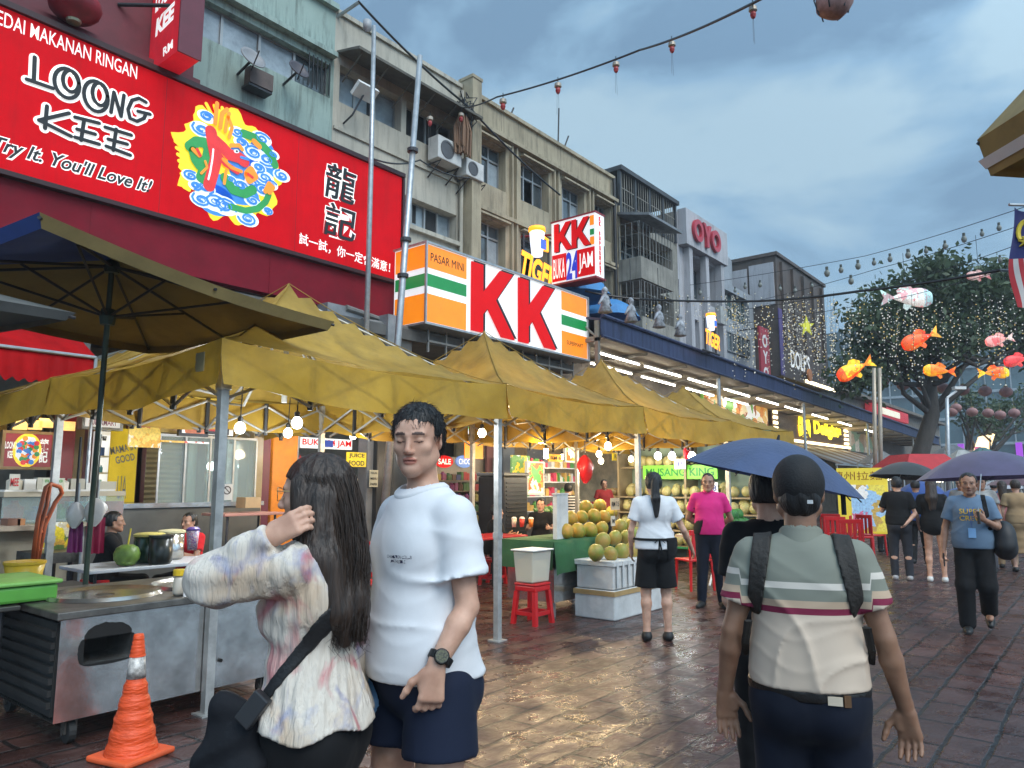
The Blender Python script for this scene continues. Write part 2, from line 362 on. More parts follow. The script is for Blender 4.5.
# ---- cream building
b2 = thing('shop_building','cream plaster shophouse with sloping awning strips behind the two steel poles','building',(11,YF,0))
mb = MB()
h2 = [(9.05,10.80,9.50,10.33),(10.95,12.62,9.50,10.33),(10.95,12.66,7.40,8.06),(9.05,10.7,7.40,8.06)]
facade(mb,8.9,12.98,ZB,11.5,YF,h2,0.3); bodybox(mb,8.9,12.98,ZB,11.5,YF,24)
ledge(mb,8.92,12.78,11.42,YF,0.06,0.1); ledge(mb,8.92,12.78,8.85,YF,0.05,0.07); ledge(mb,9,12.78,7.27,YF,.12,.1)
mb.build('wall',CREAM,b2)
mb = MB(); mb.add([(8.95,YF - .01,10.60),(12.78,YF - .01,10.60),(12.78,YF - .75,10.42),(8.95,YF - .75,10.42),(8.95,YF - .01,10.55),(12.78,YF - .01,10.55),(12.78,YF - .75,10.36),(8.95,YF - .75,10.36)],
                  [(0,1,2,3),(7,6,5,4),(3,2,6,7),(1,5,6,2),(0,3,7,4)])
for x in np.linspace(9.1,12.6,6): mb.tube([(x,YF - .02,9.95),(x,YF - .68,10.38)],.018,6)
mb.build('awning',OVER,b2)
window(b2,9.05,10.80,9.50,10.33,YF + .28,cols=3,glass=GREYGLASS,curtains=[(.55,.7,.02,.98,2)])
window(b2,10.95,12.62,9.50,10.33,YF + .28,cols=4,glass=DARK)
window(b2,10.95,12.66,7.40,8.06,YF + .28,cols=4,glass=GREYGLASS,curtains=[(.26,.36,.3,.98,2),(.52,.74,.05,.98,2)])
window(b2,9.05,10.7,7.40,8.06,YF + .28,cols=3,glass=GREYGLASS)
mb = MB(); mb.box(12.80,13.14,YF - .38,YF + .1,ZB,11.62); mb.box(12.78,13.16,YF - .40,YF + .1,11.62,11.70)
mb.build('pilaster',OLIVE,b2)
mb = MB(); mb.tube([(12.72,YF - .1,11.3),(12.72,YF - .1,7)],.05,8); mb.build('drainpipe',CREAM,b2)
# ---- beige building with deep-set windows
b3 = thing('shop_building','weathered beige shophouse with deep set windows between thin fins','building',(16.5,YF,0))
mb = MB(); h3 = []
bays = [(13.25,14.55),(15.2,16.5),(17.15,18.35),(18.9,19.9)]
for a,b in bays: h3 += [(a,b,9.25,10.44),(a,b,7.15,8.3),(a,b,4.9,6.2)]
facade(mb,13.14,20.1,ZB,11.5,YF,h3,0.32); bodybox(mb,13.14,20.1,ZB,11.5,YF,24)
for a,b in bays:
 for x in (b + .16,b + .36):
  mb.box(x,x + .06,YF - .10,YF - .002,6.9,10.6)
ledge(mb,13.16,20.1,10.62,YF,.2,.1); ledge(mb,13.16,20.1,11.44,YF,.08,.1); ledge(mb,13.16,20.1,8.45,YF,.14,.1)
mb.build('wall',OLIVE,b3)
for i,(a,b) in enumerate(bays):
 for (c,d) in ((9.25,10.44),(7.15,8.3),(4.9,6.2)):
  window(b3,a,b,c,d,YF + .30,cols=3,glass=WINGLASS,tr=.35,curtains=[((.02,.33,.66)[i % 3],(.33,.66,.98)[i % 3],.02,.66,1),((.66,.34,.02)[i % 3],(.98,.66,.33)[i % 3],.02,.66,1)])
 for z in (8.34,10.47): mb = MB(); mb.box(a - .05,b + .05,YF - .16,YF - .02,z,z + .05); mb.build('sunshade',OLIVE,b3)
mb = MB(); mb.tube([(19.95,YF - .12,11.4),(19.95,YF - .12,6)],.06,8); mb.build('drainpipe',BLACK,b3)
mb = MB()
for x,h,l in ((15.0,.5,.2),(17.4,1.4,0),(17.6,.7,.3),(18.2,.3,.5)): mb.tube([(x,YF + .3,11.5),(x + l,YF + .25,11.5 + h)],.025,6)
mb.build('roof_antenna',DARKMETAL,b3)
# ---- dark balcony building
b4 = thing('shop_building','grimy dark shophouse with caged balconies and a covered roof terrace','building',(22,YF,0))
mb = MB(); h4 = [(20.4,24.2,8.8,10.1),(20.4,24.2,6.8,8.2),(20.4,24.2,5.0,6.2)]
facade(mb,20.1,24.6,ZB,10.4,YF,h4,1.0); bodybox(mb,20.1,24.6,ZB,10.4,YF,24)
mb.build('wall',GREYC,b4)
for (c,d) in ((8.8,10.1),(6.8,8.2),(5.0,6.2)): window(b4,20.4,24.2,c,d,YF + .95,cols=6,glass=WINGLASS,tr=.4,curtains=[(.1,.25,.05,.7,1),(.6,.8,.05,.7,1)])
for zb in (8.1,6.15):
 mb = MB(); mb.box(20.2,22.4,YF - .9,YF - .01,zb - .1,zb + .02)
 mb.box(20.2,22.4,YF - .9,YF - .82,zb + .021,zb + .62); mb.box(20.2,20.28,YF - .81,YF - .01,zb + .021,zb + .62); mb.box(22.32,22.4,YF - .81,YF - .01,zb + .021,zb + .62)
 o = mb.build('balcony',GREYC,b4)
 mb = MB()
 for x in np.linspace(20.24,22.36,11): mb.tube([(x,YF - .86,zb + .62),(x,YF - .86,zb + 1.8)],.010 if int(x * 10) % 4 else .02,5,False)
 for y in np.linspace(YF - .8,YF - .1,4): mb.tube([(20.24,y,zb + .62),(20.24,y,zb + 1.8)],.014,5,False)
 for z in (zb + .95,zb + 1.4,zb + 1.8): mb.tube([(20.24,YF - .05,z),(20.24,YF - .86,z),(22.36,YF - .86,z)],.010,5,False)
 mb.build('grille',M('dull_grille',(.16,.16,.15),.5),o)
mb = MB(); mb.add([(20.15,YF - .01,10.36),(22.5,YF - .01,10.36),(22.5,YF - 1.25,10.06),(20.15,YF - 1.25,10.06),(20.15,YF - .01,10.28),(22.5,YF - .01,10.28),(22.5,YF - 1.25,9.98),(20.15,YF - 1.25,9.98)],
                  [(0,1,2,3),(7,6,5,4),(3,2,6,7),(1,5,6,2),(0,3,7,4)]); mb.build('awning',M('zinc_sheet',(.22,.23,.24),.5,metal=.4,var=.3,dirt=.4),b4)
mb = MB(); mb.box(20.3,24.5,YF - .2,YF + 5,11.85,12.0); mb.box(20.3,24.5,YF + .1,YF + .2,10.4,10.8)
for x in np.linspace(20.4,24.4,5): mb.box(x - .05,x + .05,YF - .1,YF,10.4,11.85)
mb.build('roof_terrace',M('terrace_roof',(.05,.055,.06),.6,var=.3),b4)
mb = MB()
for x in np.linspace(20.4,24.4,26): mb.tube([(x,YF - .05,10.4),(x,YF - .05,11.85)],.015,5,False)
for z in (10.8,11.3): mb.tube([(20.4,YF - .05,z),(24.4,YF - .05,z)],.02,5,False)
mb.build('terrace_grille',GREYC,b4)
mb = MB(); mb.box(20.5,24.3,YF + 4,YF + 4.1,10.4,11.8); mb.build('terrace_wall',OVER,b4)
# ---- white hotel building
b5 = thing('hotel_building','grey white hotel block with large red ring letters on its parapet','building',(26.7,YF,0))
mb = MB(); h5 = [(25.3,28.0,8.6,10.3),(25.4,26.3,6.6,7.8),(26.9,27.9,6.6,7.8)]
facade(mb,24.6,28.45,ZB,11.72,YF,h5,.9); bodybox(mb,24.6,28.45,ZB,11.72,YF,24)
for x in (25.1,26.55,28.0): mb.box(x,x + .28,YF - .25,YF - .003,5.0,10.4)
mb.box(24.7,28.5,YF - .35,YF - .003,10.42,11.8)
mb.build('wall',LILAC,b5)
for q in h5: window(b5,*q,YF + .85,cols=3,glass=WINGLASS,curtains=[(.1,.35,.02,.5,1)])
mb = MB(); mb.box(27.2,27.8,YF - .5,YF - .26,7.8,8.5); mb.build('air_conditioner',M('old_white',(.4,.4,.38),.5,dirt=.3),b5)
LRED = M('red_letter_plastic',(.45,.03,.05),.4,var=.05)
mb = MB()
def ring(mb,cx,cz,rx,rz,wd,Y,dep,mi=0,n=28):
 V = []
 for k in range(n):
  a = 2 * math.pi * k / n
  for (q,y) in ((1,Y),(1,Y - dep),(1 - wd,Y - dep),(1 - wd,Y)): V.append((cx + rx * q * math.cos(a),y,cz + rz * q * math.sin(a)))
 mb.add(V,[(4 * k + i,4 * k + (i + 1) % 4,4 * ((k + 1) % n) + (i + 1) % 4,4 * ((k + 1) % n) + i) for k in range(n) for i in range(4)],mi)
ring(mb,25.55,11.1,.42,.44,.42,YF - .36,.12); ring(mb,27.15,11.1,.42,.44,.42,YF - .36,.12)
mb.prism([(-.36,.46),(-.16,.46),(0,.12),(.16,.46),(.36,.46),(.1,-.06),(.1,-.46),(-.1,-.46),(-.1,-.06)],(26.35,YF - .36,11.1),UX,UZ,NY,.12)
mb.build('sign_letters',LRED,b5)
# ---- low grey block with glazed corner
b6 = thing('office_building','low grey panelled block with a curved top between hotel and brown tower','building',(30,YF,0))
mb = MB(); h6 = [(28.6,31.5,8.4,9.6)]
facade(mb,28.45,32.0,ZB,9.9,YF,h6,.3); bodybox(mb,28.45,32.0,ZB,9.9,YF,24)
mb.lathe([(1.55,9.9),(1.6,10.0),(1.6,11.3),(1.55,11.4)],(30.2,YF + 1.9,0),32)
for x in np.linspace(28.9,31.6,12): mb.tube([(x,YF + 1.2,11.3),(x,YF + 1.2,12.0)],.02,5)
mb.build('wall',GREYD,b6); window(b6,28.6,31.5,8.4,9.6,YF + .25,cols=6,rows=2,glass=M('dark_green_glass',(.05,.09,.09),.1,var=.4))
for z,hh in ((7.0,.8),(5.4,.9)): window(b6,28.8,31.3,z,z + hh,YF - .02,cols=5,glass=WINGLASS)
# ---- brown restaurant tower
b7 = thing('restaurant_building','dark brown clad block with white lettering low on its front','building',(35.5,10.9,0))
mb = MB(); mb.box(32.0,39.0,10.9,24,6.2,11.6)
mb.box(31.9,39.05,10.8,24,11.6,11.75)
for x in np.linspace(32.6,38.4,5): mb.box(x - .12,x + .12,10.78,10.898,7.6,11.4)
mb.build('wall',BROWNW,b7)
mb = MB(); mb.box(31.93,31.998,11.0,12.1,9.4,11.3); mb.box(31.92,31.99,12.2,16,8.8,11.2); mb.build('side_panel',LILAC,b7)
mb = MB(); mb.box(31.96,32.4,10.86,10.897,6.25,9.2); mb.build('purple_strip',M('purple_banner',(.09,.06,.20),.5,var=.2),b7)
mb = MB(); letters(mb,"DOLF'S",1,(34.6,10.87,7.15),fit=2.7,fith=.85,offset=.02); mb.build('sign_letters',M('white_letter',(.75,.75,.73),.4,var=0,emit=.35),b7)
mb = MB(); mb.lathe([(.0,0),(.3,.02),(.3,.1),(.0,.12)],(35.4,10.8,6.6),14,M=[[1,0,0],[0,0,-1],[0,1,0]]); mb.build('round_emblem',PM((.55,.2,.06),.5),b7)
t = thing('hotel_banner','tall red vertical banner with white hotel letters beside the brown tower','sign',(30.1,10.9,6.9))
mb = MB(); mb.box(29.55,30.6,10.86,10.94,5.6,8.0); mb.build('panel',M('red_banner',(.35,.025,.04),.5,var=.1),t)
mb = MB()
for k,ch in enumerate('OYO'): letters(mb,ch,.7,(30.08,10.855,7.4 - .68 * k),offset=.03)
mb.build('lettering',PM((.75,.72,.7),.5),t)
mb = MB(); mb.tube([(30.0,10.95,8.0),(30.0,12.05,8.0)],.03); mb.build('bracket',DARKMETAL,t)
# ---- far low shop rows and the glass office towers
FARW = M('far_shop_wall',(.17,.15,.125),.8,var=.2,dirt=.5,streak=True)
b8 = thing('shop_row','low brown shop row running on behind the end of the blue awning','building',(50,YF,0))
mb = MB(); h8 = [(42 + 3.6 * k,44.4 + 3.6 * k,4.9,5.9) for k in range(9)]
facade(mb,39.1,76,0,6.9,YF,h8,.4); bodybox(mb,39.1,76,0,6.9,YF,22); mb.box(39.1,76,YF - .5,YF - .005,6.75,6.95)
mb.build('wall',FARW,b8)
for q in h8: window(b8,*q,YF + .38,cols=3,glass=WINGLASS)
mb = MB(); mb.box(50,60,YF - .6,YF - .1,5.9,6.6); mb.build('sign_panel',M('far_red_sign',(.5,.03,.04),.5,emit=.25),b8)
mb = MB(); mb.box(52,57,YF - .66,YF - .605,6.05,6.45); mb.build('sign_stripe',M('far_white_sign',(.7,.65,.5),.5,emit=.5),b8)
CURT = M('teal_curtain_wall',(.07,.12,.135),.15,var=.5,vs_=.12,spec=.8)
def tower(x0,x1,y0,y1,h,label,fl=3.6,cw=3.0,mat=CURT):
 b = thing('office_tower',label,'building',((x0 + x1) / 2,y0,0))
 mb = MB(); mb.box(x0,x1,y0,y1,0,h); mb.build('glass_facade',mat,b)
 mb = MB()
 for z in np.arange(fl,h + .1,fl):
  mb.box(x0 - .25,x1 + .25,y0 - .25,y0 - .01,z - .35,z); mb.box(x0 - .25,x0 - .01,y0 + .01,y1,z - .35,z)
 for x in np.arange(x0,x1 + .1,cw): mb.box(x - .08,x + .08,y0 - .2,y0 - .02,0,h)
 for y in np.arange(y0 + cw,y1,cw): mb.box(x0 - .2,x0 - .02,y - .08,y + .08,0,h)
 mb.build('floor_bands',M('pale_floor_band',(.36,.40,.42),.5,var=.15),b)
tower(120,126,4,45,25,'wide teal glass office block with pale floor bands behind the big tree')
tower(128,150,-28,2,17,'lower glass office block at the far end of the street',mat=M('blue_curtain_wall',(.09,.14,.17),.15,var=.5,vs_=.1))
# ------------------------------------------------------------------ the big restaurant sign (lit panel)
YS = 11.0
REDLIT = M('lit_red_panel',(.50,.003,.008),.45,var=.08,vs_=1.2,emit=.36,spec=.06,dirt=.16,streak=True)
WLET = M('white_sign_letter',(.8,.8,.78),.4,var=0,emit=.55)
KLET = M('black_sign_letter',(.006,.006,.006),.4,var=0)
t = thing('restaurant_sign','huge lit red signboard with white and black lettering and round dragon emblem','signboard',(4,YS,5.6))
mb = MB(); mb.box(-4.5,9.95,YS,YS + .28,5.63,7.85); mb.build('panel',REDLIT,t)
mb = MB()
for (z0,z1) in ((5.56,5.625),(7.855,7.94)): mb.box(-4.6,10.0,YS - .06,YS + .3,z0,z1)
mb.box(9.955,10.0,YS - .05,YS + .3,5.63,7.85)
mb.build('frame',M('dark_red_frame',(.03,.004,.006),.5),t)
mb = MB(); [mb.box(x,x + .007,YS - .0016,YS - .0004,5.64,7.84) for x in (-2.2,.2,2.62,5.02,7.44)]; mb.build('panel_joints',M('sign_joint',(.20,.002,.006),.6),t)
def spix(px,py): p = at(px,py,Y=YS); return p[0],p[2]
def px_strokes(mb,lst,wd,mi,lift,dep):
 for k_,s_ in enumerate(lst): mb.stroke([spix(*q) for q in s_],wd,(0,YS - lift - .0008 * k_,0),UX,UZ,NY,dep,mi)
def oval(cx,cy,rx,ry,a0=0,a1=360,sk=0.0,n=22):
 return [(cx + rx * math.cos(math.radians(a0 + (a1 - a0) * k / n)),cy + ry * math.sin(math.radians(a0 + (a1 - a0) * k / n)) + sk * rx * math.cos(math.radians(a0 + (a1 - a0) * k / n))) for k in range(n + 1)]
LOONG = [[(34,58),(33,82),(26,80)],[(26,80),(52,89)],
         oval(66,84,12.5,14.5,sk=.28),oval(70,82,8,10.5,sk=.25),oval(95,97,12,15,sk=.28),oval(99,95,7.5,11,sk=.28),
         [(110,113),(113,93),(120,117),(123,96)],[(145,103),(138,99),(131,101),(127,110),(129,119),(136,122),(143,119),(145,114),(137,112)],[(145,114),(149,115)]]
KEE = [[(46,107),(44,129)],[(68,114),(38,121),(70,137)],[(83,121),(80,141)],[(74,118),(98,124)],[(76,130),(94,135)],[(74,138),(98,145)],
       [(115,130),(112,151)],[(104,128),(130,136)],[(107,140),(126,145)],[(105,147),(129,156)]]
mb = MB(); px_strokes(mb,LOONG + KEE,.125,0,.002,.008); px_strokes(mb,LOONG + KEE,.052,1,.026,.006)
mb.build('lettering',[WLET,KLET],t)
mb = MB()
def sl(body,pa,pb,hgt,mi,lift,**k):          # a line of type between two points of the sign
 a,b = spix(*pa),spix(*pb); o = ((a[0] + b[0]) / 2,YS,(a[1] + b[1]) / 2)
 letters(mb,body,1,o,fit=math.hypot(b[0] - a[0],b[1] - a[1]),fith=hgt,rot=math.atan2(b[1] - a[1],b[0] - a[0]),lift=lift,mi=mi,**k)
sl('KEDAI MAKANAN RINGAN',(-12,13),(137,73),.21,0,.004,offset=.004)
def pl(z): return z
sl("Try It. You'll Love It!",(-8,144),(153,189),.30,0,.004,shear=.35,offset=.075)
sl("Try It. You'll Love It!",(-7,144),(152,189),.26,1,.008,shear=.35,offset=.02)
sl('試一試，你一定會滿意！',(299,238),(390,268),.22,0,.004,offset=.012)
mb.build('lettering',[WLET,KLET,PM((.45,.02,.02),.5)],t)
mb = MB()
for ch,(cx,cy),(fw_,fh_) in (('龍',(341,184),(.72,.70)),('記',(340,222),(.72,.66))):
 x,z = spix(cx,cy)
 letters(mb,ch,1,(x,YS,z),fit=fw_ * 1.06,fith=fh_ * 1.06,lift=.003,mi=0,offset=.06,shear=.1); letters(mb,ch,1,(x,YS,z),fit=fw_,fith=fh_,lift=.007,mi=1,offset=.012,shear=.1)
mb.build('lettering',[WLET,KLET],t)
ecx,ecz = spix(231,167); ER = .93
YEL = M('emblem_yellow',(.85,.62,.02),.4,var=.05,emit=.5); BLU = M('emblem_blue',(.05,.25,.7),.4,var=.1,emit=.3); WHT = M('emblem_white',(.75,.82,.88),.4,var=.05,emit=.45)
GRN = M('emblem_green',(.03,.32,.08),.4,var=.1,emit=.25); RD = M('emblem_red',(.7,.03,.03),.4,var=.1,emit=.35); ORG = M('emblem_orange',(.85,.28,.02),.4,var=.1,emit=.4)
R2 = random.Random(5)
def epx(px,py): x,z = spix(px,py); return (x - ecx,z - ecz)
poly = []
for k in range(96):
 a = 2 * math.pi * k / 96; r = ER * (1.0 + .07 * math.sin(9 * a) + .05 * math.sin(17 * a + 1) + (.05 * max(0,math.sin(24 * a)) if 1.6 < a < 3.9 else 0))
 poly.append((r * .98 * math.cos(a),r * 1.02 * math.sin(a)))
mb = MB(); mb.prism(poly,(ecx,YS - .002,ecz),UX,UZ,NY,.006,0)
def est(pts,wd,mi,lift): mb.stroke([epx(*p) for p in pts],wd,(ecx,YS - lift,ecz),UX,UZ,NY,.004,mi)
def spiral(px,py,r,mi,lift,wd,turns=1.4,ph=0.0):
 cx,cz = epx(px,py); pts = []
 for k in range(15):
  a = ph + turns * 2 * math.pi * k / 14; rr = r * (1 - .75 * k / 14); pts.append((cx + rr * math.cos(a) * 1.25,cz + rr * math.sin(a) * .8))
 mb.stroke(pts,wd,(ecx,YS - lift,ecz),UX,UZ,NY,.004,mi)
for (px,py,rx,rz,mi) in ((246,166,.34,.42,2),(232,190,.5,.22,2),(215,200,.34,.26,2),(262,160,.28,.4,2)):
 cx,cz = epx(px,py); mb.prism([(cx + rx * math.cos(2 * math.pi * k / 24),cz + rz * math.sin(2 * math.pi * k / 24)) for k in range(24)],(ecx,YS - .009,ecz),UX,UZ,NY,.003,mi)
for (px,py,r) in ((206,117,.13),(201,130,.16),(261,139,.16),(237,133,.13),(241,143,.12),(253,153,.17),(266,160,.17),(272,155,.11),(264,178,.15),(281,176,.14),(270,185,.12),(240,186,.14),(205,188,.14),(214,202,.2),(224,206,.2),(201,200,.16),(252,201,.13),(247,219,.17),(267,211,.09),(190,176,.12),(195,186,.1),(252,183,.12),(230,180,.1),(262,190,.14),(258,168,.12)):
 cx,cz = epx(px,py)
 mb.prism([(cx + r * 1.25 * math.cos(2 * math.pi * k / 18),cz + r * .8 * math.sin(2 * math.pi * k / 18)) for k in range(18)],(ecx,YS - .013 - .0006 * (px % 7),ecz),UX,UZ,NY,.003,3)
 spiral(px,py,r * .85,2,.021,.035,ph=px * .7); spiral(px,py,r * .5,1,.026,.016,ph=py * .7)
for pts,wd,mi,lf in (
 ([(189,147),(196,142),(204,143),(208,150),(206,160),(199,166),(195,160),(193,152)],.17,4,.022),([(203,170),(200,178),(206,182)],.16,4,.022),
 ([(243,134),(254,138),(263,147),(270,155),(274,165)],.15,4,.022),([(224,178),(232,190),(244,194),(252,190)],.16,4,.022),([(230,207),(245,211),(257,209),(265,202),(268,195)],.11,4,.022),
 ([(210,132),(212,145),(215,160),(212,172),(208,186)],.20,5,.03),([(213,140),(222,148),(228,155),(238,158),(243,162)],.2,5,.031),([(216,152),(224,164),(236,172)],.1,5,.031),
 ([(214,124),(215,112),(216,104)],.07,6,.036),([(219,128),(221,114),(226,110)],.07,6,.036),([(224,132),(226,120),(228,114)],.06,6,.036),([(228,138),(231,128),(227,118)],.06,6,.036),
 ([(230,146),(238,146),(241,150)],.07,6,.036),([(222,160),(230,168),(240,172)],.06,6,.036),([(246,174),(250,170),(254,177),(248,181),(246,176)],.12,6,.036),([(253,142),(258,147)],.1,6,.034),([(192,150),(198,156)],.07,6,.034),
 ([(268,193),(272,188),(268,184),(264,192)],.08,6,.036),([(196,150),(199,156)],.05,5,.04),([(247,175),(251,178)],.05,5,.042),([(225,171),(223,184)],.05,6,.036),([(200,174),(206,168),(204,162)],.04,6,.037),([(212,150),(211,160),(209,172),(207,180)],.03,3,.04),([(240,158),(247,160)],.05,1,.04),([(234,152),(236,152)],.06,3,.042),([(235,152),(235.6,152)],.03,7,.047)):
 est(pts,wd,mi,lf)
for k in range(9): est([(184 + k * .6,142 + k * 6),(174 + k * 1.2,135 + k * 6.5)],.06,0,.0075)
for k in range(4): est([(212 + k * 5,116),(206 + k * 8,104 + k * 2)],.06,0,.0075)
mb.build('emblem',[YEL,BLU,BLU,WHT,GRN,RD,ORG,KLET],t)
t = thing('shop_fascia','plain maroon fascia boards above and below the lit restaurant sign','fascia',(3,YS,4.8))
mb = MB(); mb.box(-4.6,9.93,YS + .06,YS + .24,4.80,5.555)
for x in (1.2,4.1,7.0): mb.box(x,x + .02,YS + .05,YS + .059,4.8,5.55)
mb.build('lower_board',MAROON,t)
mb = MB(); mb.box(-4.6,5.58,YS + .31,YS + .6,7.9,11.3); mb.box(-4.6,5.6,YS + .1,YS + .306,7.945,8.1); mb.build('upper_board',M('dusty_maroon_board',(.14,.02,.03),.6,var=.2,vs_=1.5,dirt=.3),t)
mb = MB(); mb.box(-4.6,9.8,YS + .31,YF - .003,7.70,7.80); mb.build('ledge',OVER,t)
t = thing('shop_arcade','dim ceiling slab and columns of the covered footway behind the yellow tents','arcade',(9,11,0))
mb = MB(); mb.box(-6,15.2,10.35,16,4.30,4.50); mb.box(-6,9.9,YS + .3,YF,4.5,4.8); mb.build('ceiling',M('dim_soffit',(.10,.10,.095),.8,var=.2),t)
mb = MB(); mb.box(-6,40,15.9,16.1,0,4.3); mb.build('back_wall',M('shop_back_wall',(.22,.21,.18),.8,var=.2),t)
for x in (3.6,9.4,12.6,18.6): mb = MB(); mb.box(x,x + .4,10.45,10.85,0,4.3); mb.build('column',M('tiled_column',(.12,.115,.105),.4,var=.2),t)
mb = MB()
for x in np.linspace(10,15,11): mb.box(x,x + .03,10.2,10.24,4.1,4.55)
mb.box(10,15,10.19,10.245,4.3,4.34); mb.tube([(8.6,10.5,4.5),(9.9,10.5,4.55),(12,10.4,4.45),(15,10.5,4.5)],.07); mb.tube([(8.3,10.6,4.72),(9.6,10.6,4.6),(9.7,10.6,3.2)],.06)
mb.build('gutter',M('old_gutter',(.2,.2,.19),.6,dirt=.4),t)
mb = MB(); mb.box(7.9,8.7,10.6,10.9,4.45,4.75); mb.box(9.05,9.3,10.3,10.6,3.6,4.7); mb.build('duct',M('duct_metal',(.25,.26,.27),.5,metal=.3,var=.2),t)
zt,zb_ = 11.4,7.95
t = thing('hanging_sign','narrow red vertical sign with white lettering above the mint wall edge','sign',(5.2,10.5,9))
xa = at(178,40,Y=10.35)[0]; ya,yb = 10.35,11.28
mb = MB(); mb.box(xa,xa + .34,ya,yb,zb_,zt); mb.build('panel',M('sign_red_face',(.5,.008,.02),.4,emit=.35),t)
mb = MB(); mb.box(xa - .004,xa + .36,ya - .03,ya - .003,zb_,zt); mb.build('edge_panel',M('sign_maroon_edge',(.13,.02,.035),.5),t)
mb = MB(); mvy = np.array([0,-1.,0]); nx = np.array([-1.,0,0])
for ch,z,f in (('KEE',8.66,.62),('LOONG',9.1,.74),('記',9.75,.62),('龍',10.5,.62)):
 letters(mb,ch,1,(xa,(ya + yb) / 2,z),mvy,UZ,nx,.004,0,.12,fit=f,fith=.3 if len(ch) > 1 else .55,offset=.05,shear=.2)
letters(mb,'RM',1,(xa,ya + .3,8.12),mvy,UZ,nx,.004,0,.12,fit=.3,fith=.15,offset=.03)
letters(mb,'正 宗 美 味 小 食'.replace(' ','\n'),.24,(xa + .17,ya - .03,9.7),UX,UZ,NY,.004,1)
mb.build('lettering',[WLET,PM((.45,.3,.3),.5)],t)
mb = MB(); mb.tube([(xa - .5,11.3,8.85),(xa + .1,10.6,8.85)],.03); mb.build('bracket',BLACK,t)
t = thing('paper_lantern','large round dark red lantern hanging above the restaurant sign','lantern',(3.5,10.7,8))
p = at(75,6,Y=10.9); lr = .27
mb = MB(); prof = [(.06,-lr * .82)] + [(lr * 1.25 * math.cos(a) * (1 + .02 * (i % 2)),lr * .85 * math.sin(a)) for i,a in enumerate(np.linspace(-1.35,1.35,15))] + [(.06,lr * .86)]
mb.lathe(prof,p,20); mb.build('paper_shade',M('lantern_red',(.20,.010,.02),.55,var=.3,vs_=4),t,smooth=True)
mb = MB(); mb.lathe([(.1,lr * .78),(.11,lr * .95),(.05,lr * 1.0)],p,14); mb.lathe([(.09,-lr * .95),(.1,-lr * .8)],p,14); mb.build('metal_cap',PM((.35,.33,.22),.4,metal=.6),t)
mb = MB(); mb.tube([p + [0,0,lr],p + [0,.2,1.2]],.012,5); mb.build('cord',BLACK,t)
# ------------------------------------------------------------------ mini market light box
YK = 10.0; kx0,kx1,kz0,kz1 = 9.72,15.35,4.62,6.18
LWHITE = M('lit_white_panel',(.75,.77,.78),.35,var=.06,vs_=1.5,emit=.5,dirt=.12,streak=True); LOR = M('lit_orange_panel',(.80,.22,.008),.35,var=.05,emit=.55); LGR = M('lit_green_stripe',(.01,.20,.05),.35,var=.05,emit=.45)
LRD = M('lit_red_letter',(.62,.005,.008),.4,var=.03,emit=.34,spec=.1); KSH = M('letter_shadow',(.01,.008,.01),.5,var=0)
t = thing('mini_market_sign','long lit white and orange light box with two giant red letters','signboard',(12.5,YK,kz0))
mb = MB(); mb.box(kx0,kx1,YK,YK + .9,kz0,kz1); mb.build('light_box',LWHITE,t)
mb = MB()
def stripes(mb,xa,xb,Y):
 H = kz1 - kz0
 for a,b,mi in ((0,.36,0),(.46,.62,1),(.70,1.0,0)): mb.box(xa,xb,Y - .008,Y - .001,kz0 + .02 + (H - .04) * a,kz0 + .02 + (H - .04) * b,mi)
stripes(mb,kx0 + .03,kx0 + 1.14,YK); stripes(mb,kx1 - 1.12,kx1 - .03,YK)
H = kz1 - kz0
for a,b,mi in ((0,.36,0),(.46,.62,1),(.70,1.0,0)): mb.box(kx0 - .007,kx0 - .001,YK + .03,YK + .87,kz0 + .02 + (H - .04) * a,kz0 + .02 + (H - .04) * b,mi)
mb.build('colour_stripes',[LOR,LGR],t)
mb = MB()
for (x0,x1,z0,z1) in ((kx0,kx1,kz1,kz1 + .04),(kx0,kx1,kz0 - .04,kz0)): mb.box(x0 - .04,x1 + .04,YK - .04,YK + .92,z0,z1)
for x in (kx0 - .04,kx1): mb.box(x,x + .04,YK - .04,YK - .002,kz0,kz1)
mb.build('frame',STEEL,t)
KPOLY = [(0,0),(.30,0),(.30,.36),(.42,.50),(.80,0),(1.18,0),(.64,.70),(1.12,1.32),(.76,1.32),(.30,.78),(.30,1.32),(0,1.32)]
mb = MB()
for ox in (10.98,12.53):
 sc_ = 1.10
 P_ = [(x * 1.2,z * sc_ - .73 + .0) for x,z in KPOLY]
 mb.prism([(x + .10,z + .02) for x,z in P_],(ox,YK - .003,(kz0 + kz1) / 2 + .02),UX,UZ,NY,.012,1)
 mb.prism(P_,(ox,YK - .018,(kz0 + kz1) / 2 - .01),UX,UZ,NY,.03,0)
letters(mb,'PASAR MINI',1,(kx0 + .58,YK - .008,5.93),fit=.95,fith=.17,lift=.004,mi=1)
letters(mb,'SUPERMART',1,(kx1 - .57,YK - .008,4.93),fit=.7,fith=.10,lift=.004,mi=1)
mb.build('lettering',[LRD,KSH],t)
x24 = 15.0; y24a,y24b,z24a,z24b = 9.5,10.83,6.62,8.24
t = thing('projecting_sign','square lit 24 hour sign on the beige facade, red letters on white','sign',(x24,y24a,z24a))
mb = MB(); mb.box(x24,x24 + .42,y24a,y24b,z24a,z24b); mb.build('light_box',LWHITE,t)
mb = MB(); yc = (y24a + y24b) / 2; zc = (z24a + z24b) / 2
mb.box(x24 - .01,x24 - .002,y24a + .02,y24a + .56 - .02,z24a + .05,zc - .06,0); mb.box(x24 - .01,x24 - .002,y24b - .46,y24b - .02,z24a + .05,zc - .06,0)
